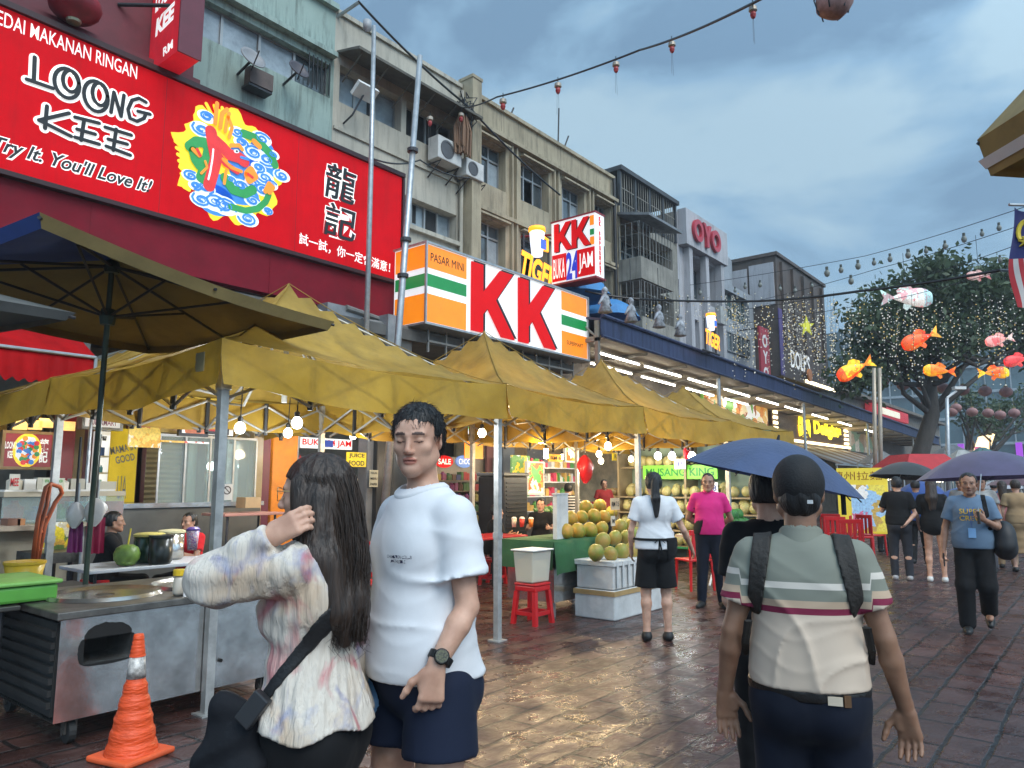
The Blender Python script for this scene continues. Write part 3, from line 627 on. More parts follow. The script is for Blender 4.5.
mb.box(x24 - .009,x24 - .002,y24a + .03,y24a + .15,zc + .5,zc + .75,1); mb.box(x24 - .009,x24 - .002,y24a + .03,y24a + .15,zc + .25,zc + .4,2); mb.box(x24 - .009,x24 - .002,y24a + .03,y24a + .15,zc,zc + .2,1)
mb.build('colour_blocks',[LRD,LOR,LGR],t)
mb = MB()
for oy in (y24b - .10,y24b - .64):
 P_ = [(x * .47,z * .56) for x,z in KPOLY]
 mb.prism([(x + .03,z - .01) for x,z in P_],(x24 - .003,oy,zc - .0),mvy,UZ,nx,.008,1); mb.prism(P_,(x24 - .013,oy,zc + .01),mvy,UZ,nx,.02,0)
letters(mb,'BUKA',1,(x24 - .01,y24b - .24,zc - .43),mvy,UZ,nx,.004,3,fit=.36,fith=.52,offset=.01)
letters(mb,'JAM',1,(x24 - .01,y24a + .28,zc - .43),mvy,UZ,nx,.004,3,fit=.42,fith=.52,offset=.01)
letters(mb,'24',1,(x24 - .002,yc + .03,zc - .42),mvy,UZ,nx,.004,2,fit=.36,fith=.72,offset=.04)
letters(mb,'\n'.join('KK SUPERMART'),.13,(x24 + .21,y24a,zc),UX,UZ,NY,.004,0,fith=1.5,fit=.12,offset=.015)
mb.build('lettering',[LRD,KSH,M('lit_blue_letter',(.01,.04,.5),.4,emit=.4),WLET],t)
mb = MB(); mb.box(x24 - .02,x24 + .44,y24a - .02,y24b + .02,z24a - .05,z24a - .002); mb.box(x24 - .02,x24 + .44,y24a - .02,y24b + .02,z24b + .002,z24b + .04); mb.tube([(x24 + .2,y24b,8.0),(x24 + .2,YF - .02,8.2)],.03); mb.tube([(x24 + .2,y24b,6.8),(x24 + .2,YF - .02,6.6)],.03)
mb.build('frame',PM((.3,.03,.04),.5),t)
NEON = M('amber_neon',(1.0,.36,.02),.4,var=0,emit=1.2); NEONW = M('white_neon',(.8,.85,1),.4,var=0,emit=.9); NEONB = M('blue_neon',(.05,.15,.7),.4,var=0,emit=.5)
def neon(px,py,Y,wd,label,rot):
 p = at(px,py,Y=Y); t = thing('neon_sign',label,'neon sign',p)
 u = UX
 mb = MB()
 letters(mb,'TIGER',1,p,u,UZ,NY,.03,0,rot,fit=wd * .85,fith=wd * .38,offset=.04,shear=.15)
 V = mb.v[:]; mb.v = [(x,y - .0,z) for x,y,z in V]; mb.build('neon_letters',NEON,t)
 mb = MB(); q = p + [-.02 * wd,0,wd * .36]
 mb.lathe([(.0,0),(.08 * wd,.02),(.10 * wd,.2 * wd),(.11 * wd,.36 * wd),(.07 * wd,.40 * wd),(0,.40 * wd)],q + [0,0,-.14 * wd],16); mb.build('glass_shape',NEONW,t,smooth=True)
 mb = MB(); mb.tube([q + [.10 * wd,-.02,0],q + [.24 * wd,-.02,.0],q + [.24 * wd,-.02,.18 * wd],q + [.11 * wd,-.02,.2 * wd]],.02 * wd,8); mb.lathe([(.02,.24 * wd),(.125 * wd,.25 * wd),(.12 * wd,.31 * wd),(.05,.33 * wd)],q + [0,0,-.02],14); mb.build('glass_handle',NEON,t,smooth=True)
 mb = MB(); mb.obox(q + [0,-.115 * wd,.04],UX,UZ,NY,.06 * wd,.07 * wd,.004); mb.build('blue_badge',NEONB,t)
 mb = MB(); mb.tube([p + [-wd * .45,.05,-wd * .3],p + [wd * .5,.05,-wd * .3]],.03); mb.tube([p + [-wd * .3,.05,-wd * .3],p + [-wd * .3,.05,wd * .5]],.03); mb.tube([p + [wd * .3,.05,-wd * .3],p + [wd * .3,.05,wd * .5]],.03)
 mb.tube([p + [0,.05,-wd * .3],p + [0,YF - Y - .1,-wd * .3]],.03); mb.build('frame',DARKMETAL,t)
neon(538,272,10.9,1.75,'amber neon beer sign half hidden behind the 24 hour sign',-.12)
neon(712,340,9.2,1.25,'smaller amber neon beer sign standing above the navy awning',-.1)
t = thing('blue_awning','small bright blue awning showing behind the end of the market light box','awning',(16.5,10.6,5.5))
mb = MB(); p = at(575,287,Y=10.9); mb.lathe([(1.0,0),(.95,.05),(.8,.3),(.45,.52),(0,.6)],p + [0,0,-.3],14); mb.lathe([(1.0,0),(.95,.05),(.8,.3),(.45,.52),(0,.6)],p + [1.9,.2,-.55],14)
mb.build('cover',M('sky_blue_cloth',(.04,.20,.45),.6),t)
mb = MB(); mb.tube([p + [0,0,-.3],p + [0,1.05,-.3]],.03); mb.tube([p + [1.9,.2,-.5],p + [1.9,1.05,-.5]],.03); mb.build('bracket',DARKMETAL,t)
# ------------------------------------------------------------------ the long navy awning and its tubes
CY0,CY1 = 9.6,11.96
t = thing('street_awning','long navy edged awning with bright tube lights under a beige soffit','awning',(15.1,CY0,5.0))
cx0,cx1 = 15.3,60.0
def canz(x): return 5.57 - .0195 * (x - 15.1)
def slab(mb,xa,xb,ya,yb,za,zb,ra=0,rb=0,mi=None):     # a slab that follows the awning's slope, za and zb from its line
 A,B = canz(xa),canz(xb)
 mb.add([(xa,ya,A + za),(xb,ya,B + za),(xb,yb,B + za + ra),(xa,yb,A + za + ra),(xa,ya,A + zb),(xb,ya,B + zb),(xb,yb,B + zb + rb),(xa,yb,A + zb + rb)],[(3,2,1,0),(4,5,6,7),(0,1,5,4),(1,2,6,5),(2,3,7,6),(3,0,4,7)],mi)
mb = MB(); slab(mb,cx0,31.5,CY0,CY1,0,.06,.5,.5); slab(mb,31.502,cx1,CY0,10.8,0,.06,.25,.25)
mb.build('roof_sheet',M('navy_sheet',(.03,.04,.085),.45,var=.25,stretch=(6,.3,1),vs_=2),t)
mb = MB()
for k in range(30): slab(mb,cx0 + 1.5 * k,min(cx1,cx0 + 1.5 * (k + 1) - .012),CY0 - .05,CY0 - .012,-.36,.10)
mb.tube([(cx0,CY0 - .08,canz(cx0) + .12),(cx1,CY0 - .08,canz(cx1) + .12)],.05,6); mb.tube([(cx0,CY0 - .07,canz(cx0) - .40),(cx1,CY0 - .07,canz(cx1) - .40)],.04,6)
mb.build('front_fascia',M('navy_fascia',(.035,.05,.11),.5,var=.3,stretch=(3,1,.3),vs_=3,dirt=.3,spec=.25),t)
mb = MB(); slab(mb,cx0,cx1,CY0 + .02,CY1,-.42,-.38); mb.build('soffit',M('beige_soffit',(.45,.38,.27),.6,var=.12),t)
mb = MB()
for x in np.arange(cx0,cx1,2.4): slab(mb,x,x + .06,CY0 + .03,CY1 - .05,-.50,-.425)
for k in range(4): mb.tube([(cx0 - .02,CY0 + .1 + k * .5,canz(cx0) - .4),(cx0 - .02,CY0 + .1 + (k + 1) * .5,canz(cx0) + .05 + .1 * k)],.03)
mb.box(cx0 - .06,cx0 + .04,CY0 + .02,CY0 + .12,3.6,canz(cx0)); mb.box(cx0 - .06,cx0 + .04,CY0 + .02,CY1,canz(cx0) - .52,canz(cx0) - .43)
mb.build('truss',M('truss_steel',(.25,.235,.2),.5,metal=.3),t)
for x in (22.6,31.0,41.0,52.0): mb = MB(); mb.tube([(x,CY0 + .12,0),(x,CY0 + .12,canz(x) - .43)],.06,8); mb.build('post',STEEL,t)
TUBE = M('fluorescent_tube',(1,.95,.85),.4,var=0,emit=11,ecol=(1,.93,.8))
for x,y in ((16.2,10.3),(18.8,10.3),(21.6,10.3),(24.4,10.3),(27.4,10.3),(30.5,10.3),(34,10.3),(38,10.3),(17.5,11.3),(20.4,11.3),(23.5,11.3),(26.8,11.3),(43,10.3)):
 f = MB(); slab(f,x,x + 2.3,y - .04,y + .04,-.55,-.505); o = f.build('tube_fitting',WHITE,t)
 f = MB(); f.tube([(x + .02,y,canz(x) - .58),(x + 2.28,y,canz(x + 2.3) - .58)],.022,8); f.build('tube',TUBE,o)
# ------------------------------------------------------------------ shop signs below the awning
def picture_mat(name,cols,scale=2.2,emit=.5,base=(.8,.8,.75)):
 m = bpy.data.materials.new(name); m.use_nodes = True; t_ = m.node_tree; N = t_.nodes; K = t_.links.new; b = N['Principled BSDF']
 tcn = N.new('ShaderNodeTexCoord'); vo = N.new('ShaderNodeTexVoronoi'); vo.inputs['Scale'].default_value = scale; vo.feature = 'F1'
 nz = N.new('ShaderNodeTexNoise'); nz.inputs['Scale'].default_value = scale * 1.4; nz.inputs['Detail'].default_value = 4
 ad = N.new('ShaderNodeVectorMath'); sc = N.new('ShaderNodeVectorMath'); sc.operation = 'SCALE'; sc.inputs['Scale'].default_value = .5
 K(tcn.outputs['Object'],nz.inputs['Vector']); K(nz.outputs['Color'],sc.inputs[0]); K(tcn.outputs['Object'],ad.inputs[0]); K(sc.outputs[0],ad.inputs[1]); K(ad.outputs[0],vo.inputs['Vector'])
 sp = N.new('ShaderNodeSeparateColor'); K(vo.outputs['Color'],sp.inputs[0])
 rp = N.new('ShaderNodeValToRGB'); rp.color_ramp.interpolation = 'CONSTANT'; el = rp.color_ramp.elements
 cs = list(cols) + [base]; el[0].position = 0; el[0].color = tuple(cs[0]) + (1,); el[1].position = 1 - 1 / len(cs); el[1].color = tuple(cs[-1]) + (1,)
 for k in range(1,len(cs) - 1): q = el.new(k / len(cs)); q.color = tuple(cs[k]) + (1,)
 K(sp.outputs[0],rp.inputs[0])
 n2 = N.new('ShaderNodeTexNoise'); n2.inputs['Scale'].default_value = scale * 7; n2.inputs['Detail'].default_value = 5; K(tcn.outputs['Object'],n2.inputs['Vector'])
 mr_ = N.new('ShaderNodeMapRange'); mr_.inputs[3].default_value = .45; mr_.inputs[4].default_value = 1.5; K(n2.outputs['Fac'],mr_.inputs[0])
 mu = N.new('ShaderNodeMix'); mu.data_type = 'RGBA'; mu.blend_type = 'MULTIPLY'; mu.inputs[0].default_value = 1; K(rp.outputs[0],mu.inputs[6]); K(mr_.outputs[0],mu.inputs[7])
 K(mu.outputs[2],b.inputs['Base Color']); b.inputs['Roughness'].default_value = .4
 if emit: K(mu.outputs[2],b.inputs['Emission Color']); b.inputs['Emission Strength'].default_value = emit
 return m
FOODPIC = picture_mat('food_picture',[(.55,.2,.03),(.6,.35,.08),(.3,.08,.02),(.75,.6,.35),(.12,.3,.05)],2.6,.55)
WOODY = M('dark_wood_board',(.12,.075,.04),.5,var=.25,stretch=(1,1,6))
YLIT = M('yellow_neon_letter',(1,.78,.02),.4,var=0,emit=1.6)
YB2 = 11.6
def prect(a,b,c,d,Y): p,q = at(a,b,Y=Y),at(c,d,Y=Y); return p[0],q[0],q[2],p[2]
x0,x1,_,_ = prect(703,400,767,400,YB2); z0,z1 = at(735,428,Y=YB2)[2],at(735,397,Y=YB2)[2]
t = thing('food_banner','lit banner with pictures of noodles and grilled food below the awning','banner',(x0,YB2,z0))
mb = MB(); mb.box(x0,x1,YB2,YB2 + .1,z0,z1); mb.build('picture',FOODPIC,t)
mb = MB(); mb.box(x0 - .1,x1 + .1,YB2 + .02,YB2 + .12,z0 - .1,z0 - .004); mb.box(x0 - .1,x1 + .1,YB2 + .02,YB2 + .12,z1 + .004,z1 + .1); mb.build('frame',DARKMETAL,t)
x0,x1,_,_ = prect(770,400,845,400,YB2); z0,z1 = at(805,441,Y=YB2)[2],at(805,405,Y=YB2)[2]; W_ = x1 - x0; H_ = z1 - z0
t = thing('dessert_shop_sign','brown shop sign with glowing yellow characters and side lamps','sign',(x0,YB2,z0))
mb = MB(); mb.box(x0,x1,YB2 - .05,YB2 + .1,z0,z1); mb.build('board',WOODY,t); YQ = YB2 - .055
mb = MB(); letters(mb,'山\n西',.62,(x0 + .36 * W_,YQ,z0 + .52 * H_),fith=.85 * H_,fit=.15 * W_,offset=.07,lift=.02); letters(mb,'Delights',1,(x0 + .68 * W_,YQ,z0 + .38 * H_),fit=.40 * W_,fith=.5 * H_,offset=.06,lift=.02); letters(mb,'小食',.35,(x0 + .1 * W_,YQ,z0 + .9 * H_),fit=.1 * W_,lift=.02,offset=.03); mb.build('lettering',YLIT,t)
mb = MB()
for q in np.linspace(.05,.85,7): mb.box(x0 + .01 * W_,x0 + .05 * W_,YQ - .045,YQ - .002,z0 + q * H_,z0 + (q + .07) * H_); mb.box(x1 - .07 * W_,x1 - .01 * W_,YQ - .045,YQ - .002,z0 + q * H_,z0 + (q + .07) * H_)
mb.box(x0 + .2 * W_,x1,YQ - .1,YQ - .002,z0 - .12,z0 - .01); mb.build('lamp_strip',M('warm_lamp_strip',(1,.8,.45),.4,var=0,emit=3.5),t)
t = thing('shop_poster','pale picture board at the right end of the dessert shop sign','poster',(x1,YB2,z0))
mb = MB(); mb.box(x1 + .4,x1 + 7,YB2,YB2 + .08,z0 - .2,z1 - .2); mb.build('picture',picture_mat('people_picture',[(.3,.2,.12),(.45,.35,.25),(.2,.3,.2)],1.3,.25,(.6,.55,.45)),t)
mb = MB(); mb.box(x1 + .3,x1 + 7.1,YB2 + .01,YB2 + .09,z0 - .3,z0 - .204); mb.build('frame',DARKMETAL,t)
t = thing('shop_awning','brown and grey striped sloping awning under the dessert shop sign','awning',(38,9.5,3)); zA,zB = z0 - .25,z0 - 1.2
mb = MB()
for k in range(18):
 x = 32.5 + k * 1.1; mb.add([(x,11.5,zA),(x + 1.1,11.5,zA),(x + 1.1,9.0,zB),(x,9.0,zB),(x,11.5,zA - .04),(x + 1.1,11.5,zA - .04),(x + 1.1,9.0,zB - .04),(x,9.0,zB - .04)],[(0,1,2,3),(7,6,5,4),(3,2,6,7)],k % 2)
mb.build('cover',[M('brown_canvas',(.16,.10,.07),.7),M('grey_canvas',(.28,.3,.32),.6)],t)
mb = MB(); mb.tube([(32.5,9.0,zB - .07),(52,9.0,zB - .07)],.04); mb.build('front_bar',STEEL,t)
for x in (32.7,39,45.5,51.8): mb = MB(); mb.tube([(x,9.02,0),(x,9.02,zB - .08)],.04); mb.build('post',STEEL,t)
t = thing('shop_building','dim shopfront row with warm lit openings below the long awning','shopfront',(30,11.8,0))
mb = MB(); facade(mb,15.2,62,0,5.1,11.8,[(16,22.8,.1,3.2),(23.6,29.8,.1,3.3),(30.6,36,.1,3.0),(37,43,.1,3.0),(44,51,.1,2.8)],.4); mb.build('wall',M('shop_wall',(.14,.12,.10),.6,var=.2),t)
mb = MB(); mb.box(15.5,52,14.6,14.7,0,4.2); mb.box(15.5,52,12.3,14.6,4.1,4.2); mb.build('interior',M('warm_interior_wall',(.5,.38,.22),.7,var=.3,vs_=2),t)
for x in (18,21,25,28,32,35,39,42,46,49): mb = MB(); mb.box(x,x + 1.2,13.0,13.1,4.0,4.09); mb.build('ceiling_lamp',M('shop_lamp',(1,.85,.6),.4,var=0,emit=14),t)
t = thing('wall_striplight','bright slanting strip light on the wall above the awning','light',(39,10.5,7))
p = at(822,386,Y=10.85); mb = MB(); mb.box(p[0] - 2.4,p[0] + 2.2,10.84,10.89,p[2] - .08,p[2] + .06); mb.build('tube',M('warm_tube',(1,.85,.55),.4,var=0,emit=3),t)
mb = MB(); mb.box(p[0] - 2.5,p[0] + 2.3,10.8,10.9,p[2] + .065,p[2] + .1); mb.build('housing',DARKMETAL,t)
# ------------------------------------------------------------------ wall furniture: condensers, dishes, brackets
t = thing('condenser_unit','white air conditioner outdoor unit on the cream wall, the higher one','air conditioner',(12,11.6,9))
def condenser(t,x,z,s=1.0):
 mb = MB(); mb.box(x,x + .8 * s,11.55,11.9,z,z + .56 * s); mb.build('casing',M('condenser_white',(.55,.55,.53),.5,dirt=.25),t,bevel=.02)
 mb = MB(); mb.lathe([(.22 * s,0),(.22 * s,.012),(.17 * s,.014),(.17 * s,.004)],(x + .3 * s,11.548,z + .28 * s),20,M=[[1,0,0],[0,0,-1],[0,1,0]])
 mb.build('fan_grille',M('grille_grey',(.08,.08,.085),.5),t)
 mb = MB(); mb.tube([(x + .1,11.98,z - .04),(x + .1,11.55,z - .04),(x + .1,11.98,z - .35)],.02); mb.tube([(x + .7,11.98,z - .04),(x + .7,11.55,z - .04),(x + .7,11.98,z - .35)],.02); mb.build('bracket',DARKMETAL,t)
condenser(t,11.55,9.05)
t = thing('condenser_unit','white air conditioner outdoor unit beside the pilaster, the lower one','air conditioner',(12.4,11.6,8.9)); condenser(t,12.52,8.95,.8)
def dish(px,py,r,label,col):
 p = at(px,py,Y=11.55); t = thing('satellite_dish',label,'satellite dish',p)
 Mx = np.array(Matrix.Rotation(math.radians(62),3,'X') @ Matrix.Rotation(0,3,'Z'))
 mb = MB(); mb.lathe([(r * k / 6,.16 * r * (k / 6) ** 2 * 2) for k in range(7)] + [(r * (6 - k) / 6,.02 + .16 * r * ((6 - k) / 6) ** 2 * 2) for k in range(6)],p,20,M=Mx); mb.build('bowl',col,t,smooth=True)
 mb = MB(); mb.tube([p,p + [0,.44,-.1]],.025); mb.tube([p + [0,-.02,-r * .8],p + [0.0,-r * 1.1,.1]],.012); mb.build('arm',DARKMETAL,t)
dish(297,72,.21,'dark satellite dish in front of the mint building windows',M('dish_dark',(.06,.05,.06),.5)); dish(251,61,.24,'grey satellite dish at the left end of the mint window ledge',M('dish_grey',(.25,.26,.27),.5))
p = at(262,78,Y=11.7); t = thing('condenser_unit','small rusty air conditioner unit under the mint windows','air conditioner',p)
mb = MB(); mb.box(p[0] - .24,p[0] + .24,11.7,11.9,p[2] - .17,p[2] + .15); mb.build('casing',M('rusty_casing',(.12,.09,.08),.7,dirt=.5),t); mb = MB(); mb.box(p[0] - .24,p[0] + .24,11.72,11.98,p[2] - .22,p[2] - .175); mb.build('bracket',DARKMETAL,t)
p = at(365,92,Y=11.5); t = thing('floodlight','white floodlight on a bent arm below the cream awning','floodlight',p)
mb = MB(); mb.obox(p,np.array([1.,0,0]),np.array([0,.8,-.6]),np.array([0,.6,.8]),.26,.16,.05); mb.build('head',WHITE,t); mb = MB(); mb.tube([p,p + [-.15,.2,-.5],p + [-.15,.49,-.6]],.02); mb.build('arm',DARKMETAL,t)
# ------------------------------------------------------------------ poles and cables
def pole(name,label,a,b,r0,r1,extra=None):
 t = thing(name,label,'pole',(a[0],a[1],0)); mb = MB(); mb.tube([a,(np.array(a) + b) / 2,b],[r0,(r0 + r1) / 2,r1],12); mb.build('shaft',STEEL,t,smooth=True)
 mb = MB()
 for q in (.35,.55,.62,.8): c = np.array(a) + (np.array(b) - a) * q; mb.lathe([(r0 + .03,-.03),(r0 + .03,.03)],c,12)
 mb.build('clamps',DARKMETAL,t)
 return t
a,b = at(397,352,Y=9.0),at(420,56,Y=9.0); base = a + (a - b) * (a[2] / (b[2] - a[2]))
pole('steel_pole','tall grey steel pole leaning at the left end of the market light box',base,b,.066,.048)
a,b = at(371,165,Y=10.2),at(374,26,Y=10.2)
t = thing('steel_pole','shorter grey steel pole rising behind the right end of the restaurant sign','pole',(a[0],10.2,0))
mb = MB(); mb.tube([(a[0],10.2,0),a,b],[.05,.047,.04],12); mb.build('shaft',STEEL,t,smooth=True); mb = MB(); mb.lathe([(0,-.1),(.08,-.05),(.08,.12),(0,.15)],b + [-.16,0,-.1],12); mb.build('camera_pod',PM((.35,.36,.37),.4),t,smooth=True)
a = at(338,12,Y=11.9); t = thing('roof_bracket','pale metal bracket arm holding the cable at the cream roof edge','bracket',a)
mb = MB(); mb.tube([a + [.05,.2,-.05],at(359,2,Y=11.4)],.04,6); mb.build('arm',STEEL,t)
def cable(name,pts,r,label,n=14,mat=BLACK,sag=0.0,group=None,cat='cable'):
 P = []
 for i in range(len(pts) - 1):
  a,b = np.array(pts[i]),np.array(pts[i + 1])
  for k in range(n + (i == len(pts) - 2)):
   q = k / n; P.append(a + (b - a) * q - UZ * sag * 4 * q * (1 - q))
 mb = MB(); mb.tube(P,r,5); return tag(mb.build(name,mat),label,cat,group)
cable('power_cable',[at(358,1,Y=11.4),at(470,108,Y=11.5),at(560,195,Y=11.8)],.028,'black power cable slanting down across the cream and beige facades',sag=.1)
cable('power_cable',[at(470,178,Y=11.3),at(420,160,Y=11.5),at(371,158,Y=10.2)],.018,'thin wire looping between the two steel poles',sag=.1)
pm_ = at(466,105,Y=11.5)
t = thing('wire_bundle','tangle of black wires and a brown tassel on the pilaster','wires',pm_); mb = MB(); R4 = random.Random(3)
for k in range(16):
 p0 = pm_ + [R4.uniform(-.2,.2),R4.uniform(-.1,.1),R4.uniform(-.1,.15)]; mb.tube([p0,p0 + [R4.uniform(-.3,.3),R4.uniform(-.1,.05),R4.uniform(-.3,.2)],p0 + [R4.uniform(-.2,.2),0,R4.uniform(-.6,.1)]],.015,5)
mb.build('tangle',BLACK,t)
mb = MB(); q = at(463,130,Y=11.45)
for k in range(60):
 a_ = R4.uniform(0,6.28); rr = R4.uniform(.05,.28); mb.tube([q + [rr * .4 * math.cos(a_),rr * .3 * math.sin(a_),.35],q + [rr * math.cos(a_),rr * .5 * math.sin(a_),0],q + [rr * .9 * math.cos(a_),rr * .4 * math.sin(a_),-.35 - R4.random() * .3]],.022,4)
mb.build('tassel',M('dry_fibre',(.22,.13,.08),.9),t)
# ------------------------------------------------------------------ yellow pop-up tents
def cloth_mat(name,col,rough=.6,trans=.35,col2=None,dirt=.15):
 m = M(name,col,rough,var=.14,vs_=2.5,bump=.25,bs=6,trans=trans,dirt=dirt,col2=col2)
 return m
TENTC = cloth_mat('yellow_canopy_cloth',(.33,.205,.026),.6,.36,col2=(.40,.262,.05),dirt=.38)
VALC = cloth_mat('yellow_valance_cloth',(.40,.235,.016),.6,.22,col2=(.46,.285,.03),dirt=.3)
def canopy(x0,x1,y0,y1,ze,zp,seed,n=20):
 R = np.random.RandomState(seed); ph = R.rand(6) * 6
 V = []
 for j in range(n + 1):
  for i in range(n + 1):
   u,v = 2 * i / n - 1,2 * j / n - 1; m_ = max(abs(u),abs(v)); k = 1 - m_
   z = ze + (zp - ze) * (k ** 1.4)
   z += -.085 * math.sin(math.pi * m_) * (1 - min(abs(u),abs(v)) / (m_ + 1e-6)) + .008 * math.sin(7 * u + ph[0]) * math.sin(6 * v + ph[1]) * (1 - k) + .006 * math.sin(13 * (u + v) + ph[2]) + .005 * math.sin(19 * u - 8 * v + ph[3]) * math.sin(9 * v + ph[4])
   if m_ > .97: z -= .05 * (1 - min(abs(u),abs(v)) ** 2)
   V.append((x0 + (x1 - x0) * (u + 1) / 2,y0 + (y1 - y0) * (v + 1) / 2,z))
 Fc = [(j * (n + 1) + i,j * (n + 1) + i + 1,(j + 1) * (n + 1) + i + 1,(j + 1) * (n + 1) + i) for j in range(n) for i in range(n)]
 return V,Fc
def valance(x0,x1,y0,y1,ze,h,seed,n=18):
 R = np.random.RandomState(seed + 50); ph = R.rand(4) * 6; V = []; Fc = []
 cs = [(x0,y0),(x1,y0),(x1,y1),(x0,y1)]
 for s in range(4):
  (ax,ay),(bx,by) = cs[s],cs[(s + 1) % 4]; nx_,ny_ = (by - ay) / 3,-(bx - ax) / 3; o = len(V)
  for i in range(n + 1):
   q = i / n; sg = -.075 * 4 * q * (1 - q)
   for r in range(4):
    w_ = .03 * math.sin(9 * q * 2 + ph[s] + r) * r / 3 + .01 * r
    V.append((ax + (bx - ax) * q + nx_ * w_,ay + (by - ay) * q + ny_ * w_,ze + sg - h * r / 3 + (.02 * math.sin(11 * q + ph[(s + 1) % 4]) if r == 3 else 0)))
  Fc += [(o + i * 4 + r,o + (i + 1) * 4 + r,o + (i + 1) * 4 + r + 1,o + i * 4 + r + 1) for i in range(n) for r in range(3)]
 return V,Fc
SEAM = M('canopy_seam',(.29,.175,.02),.7,var=.2)
TPOST = M('tent_post_steel',(.46,.46,.44),.4,metal=.5,var=.2,vs_=8)
TBAR = M('tent_bar_steel',(.36,.35,.31),.45,metal=.4,var=.2)
def tent(x0,x1,label,posts,seed,ze=2.58,zp=3.58,y0=4.9,y1=7.95,h=.34):
 t = thing('market_tent',label,'tent',((x0 + x1) / 2,(y0 + y1) / 2,0),group='yellow pop-up tents along the shopfronts')
 V,Fc = canopy(x0 - .04,x1 + .04,y0 - .05,y1 + .05,ze,zp,seed); mb = MB(); mb.add(V,Fc); mb.build('canopy',TENTC,t,smooth=True); n = 20; mb = MB()
 for dg_ in ([(i,i) for i in range(11)],[(20 - i,i) for i in range(11)],[(i,20 - i) for i in range(11)],[(20 - i,20 - i) for i in range(11)]): mb.tube([np.array(V[j * 21 + i]) + [0,0,.004] for i,j in dg_],.009,5,flat=.5)
 mb.build('hip_seams',SEAM,t)
 V,Fc = valance(x0 - .045,x1 + .045,y0 - .055,y1 + .055,ze - .002,h,seed); mb = MB(); mb.add(V,Fc); mb.build('valance',VALC,t,smooth=True)
 for (x,y) in posts:
  mb = MB(); mb.box(x - .03,x + .03,y - .03,y + .03,0.012,ze - .03); mb.box(x - .07,x + .07,y - .07,y + .07,0,.011); mb.box(x - .036,x + .036,y - .036,y + .036,1.0,1.06); mb.box(x - .04,x + .04,y - .04,y + .04,ze - .36,ze - .28)
  mb.build('post',TPOST,t)
 mb = MB(); zt_ = ze - .1; zl = ze - .42
 def scissor(a,b):
  a,b = np.array(a),np.array(b); k = 4
  for i in range(k):
   p,q = a + (b - a) * i / k,a + (b - a) * (i + 1) / k
   o1 = np.array([.012,.012,0]); mb.tube([p + UZ * zl + o1,q + UZ * zt_ + o1],.014,6); mb.tube([p + UZ * zt_ - o1,q + UZ * zl - o1],.014,6)
  for i in range(1,k): mb.tube([a + (b - a) * i / k + UZ * (zl - .03),a + (b - a) * i / k + UZ * (zt_ + .03)],.024,6,mi=1)
 e = .05
 c4 = [(x0 + e,y0 + e,0),(x1 - e,y0 + e,0),(x1 - e,y1 - e,0),(x0 + e,y1 - e,0)]
 for i in range(4): scissor(c4[i],c4[(i + 1) % 4])
 cx,cy = (x0 + x1) / 2,(y0 + y1) / 2
 for (mx_,my_) in ((cx,y0 + e),(cx,y1 - e),(x0 + e,cy),(x1 - e,cy)):
  mb.tube([(mx_,my_,zl),((mx_ + cx) / 2,(my_ + cy) / 2,zt_ + .14),(cx,cy,zl + .28)],.016,6); mb.tube([(mx_,my_,zt_),((mx_ + cx) / 2,(my_ + cy) / 2,zl + .22),(cx,cy,zp - .35)],.016,6)
 mb.tube([(cx,cy,zl + .2),(cx,cy,zp - .05)],.028,8)
 for c in c4: mb.tube([(c[0],c[1],zt_),(cx,cy,zp - .12)],.014,6)
 mb.build('folding_frame',[TBAR,BLACK],t)
 return t
Y0,Y1 = 4.9,7.95
tA = tent(2.76,5.84,'nearest yellow tent, its left front post beside the steel grill cart',[(2.80,Y0 + .04),(5.87,Y0 + .04),(2.80,Y1 - .04),(5.87,Y1 - .04)],1)
tB = tent(5.94,8.74,'second yellow tent, over the red stool and the coconut stall',[(8.77,Y0 + .04),(8.77,Y1 - .04)],2)
tC = tent(8.84,11.68,'third yellow tent, over the woman in the black apron',[(11.72,Y0 + .04),(11.72,Y1 - .04)],3)
tD = tent(11.78,14.7,'fourth yellow tent, over the melon shelves',[(14.74,Y0 + .04),(14.74,Y1 - .04)],4,zp=3.45)
tent(2.76,5.84,'second row yellow tent, directly in front of the glass kitchen',[(2.80,10.56),(5.8,10.56)],6,y0=8.02,y1=10.6,zp=3.4)
mb = MB(); p = at(200,362,X=2.70); mb.obox(p,np.array([0,1.,0]),UZ,np.array([-1.,0,0]),.06,.07,.003); mb.build('printed_patch',PM((.45,.38,.2),.6,var=.4),tA)
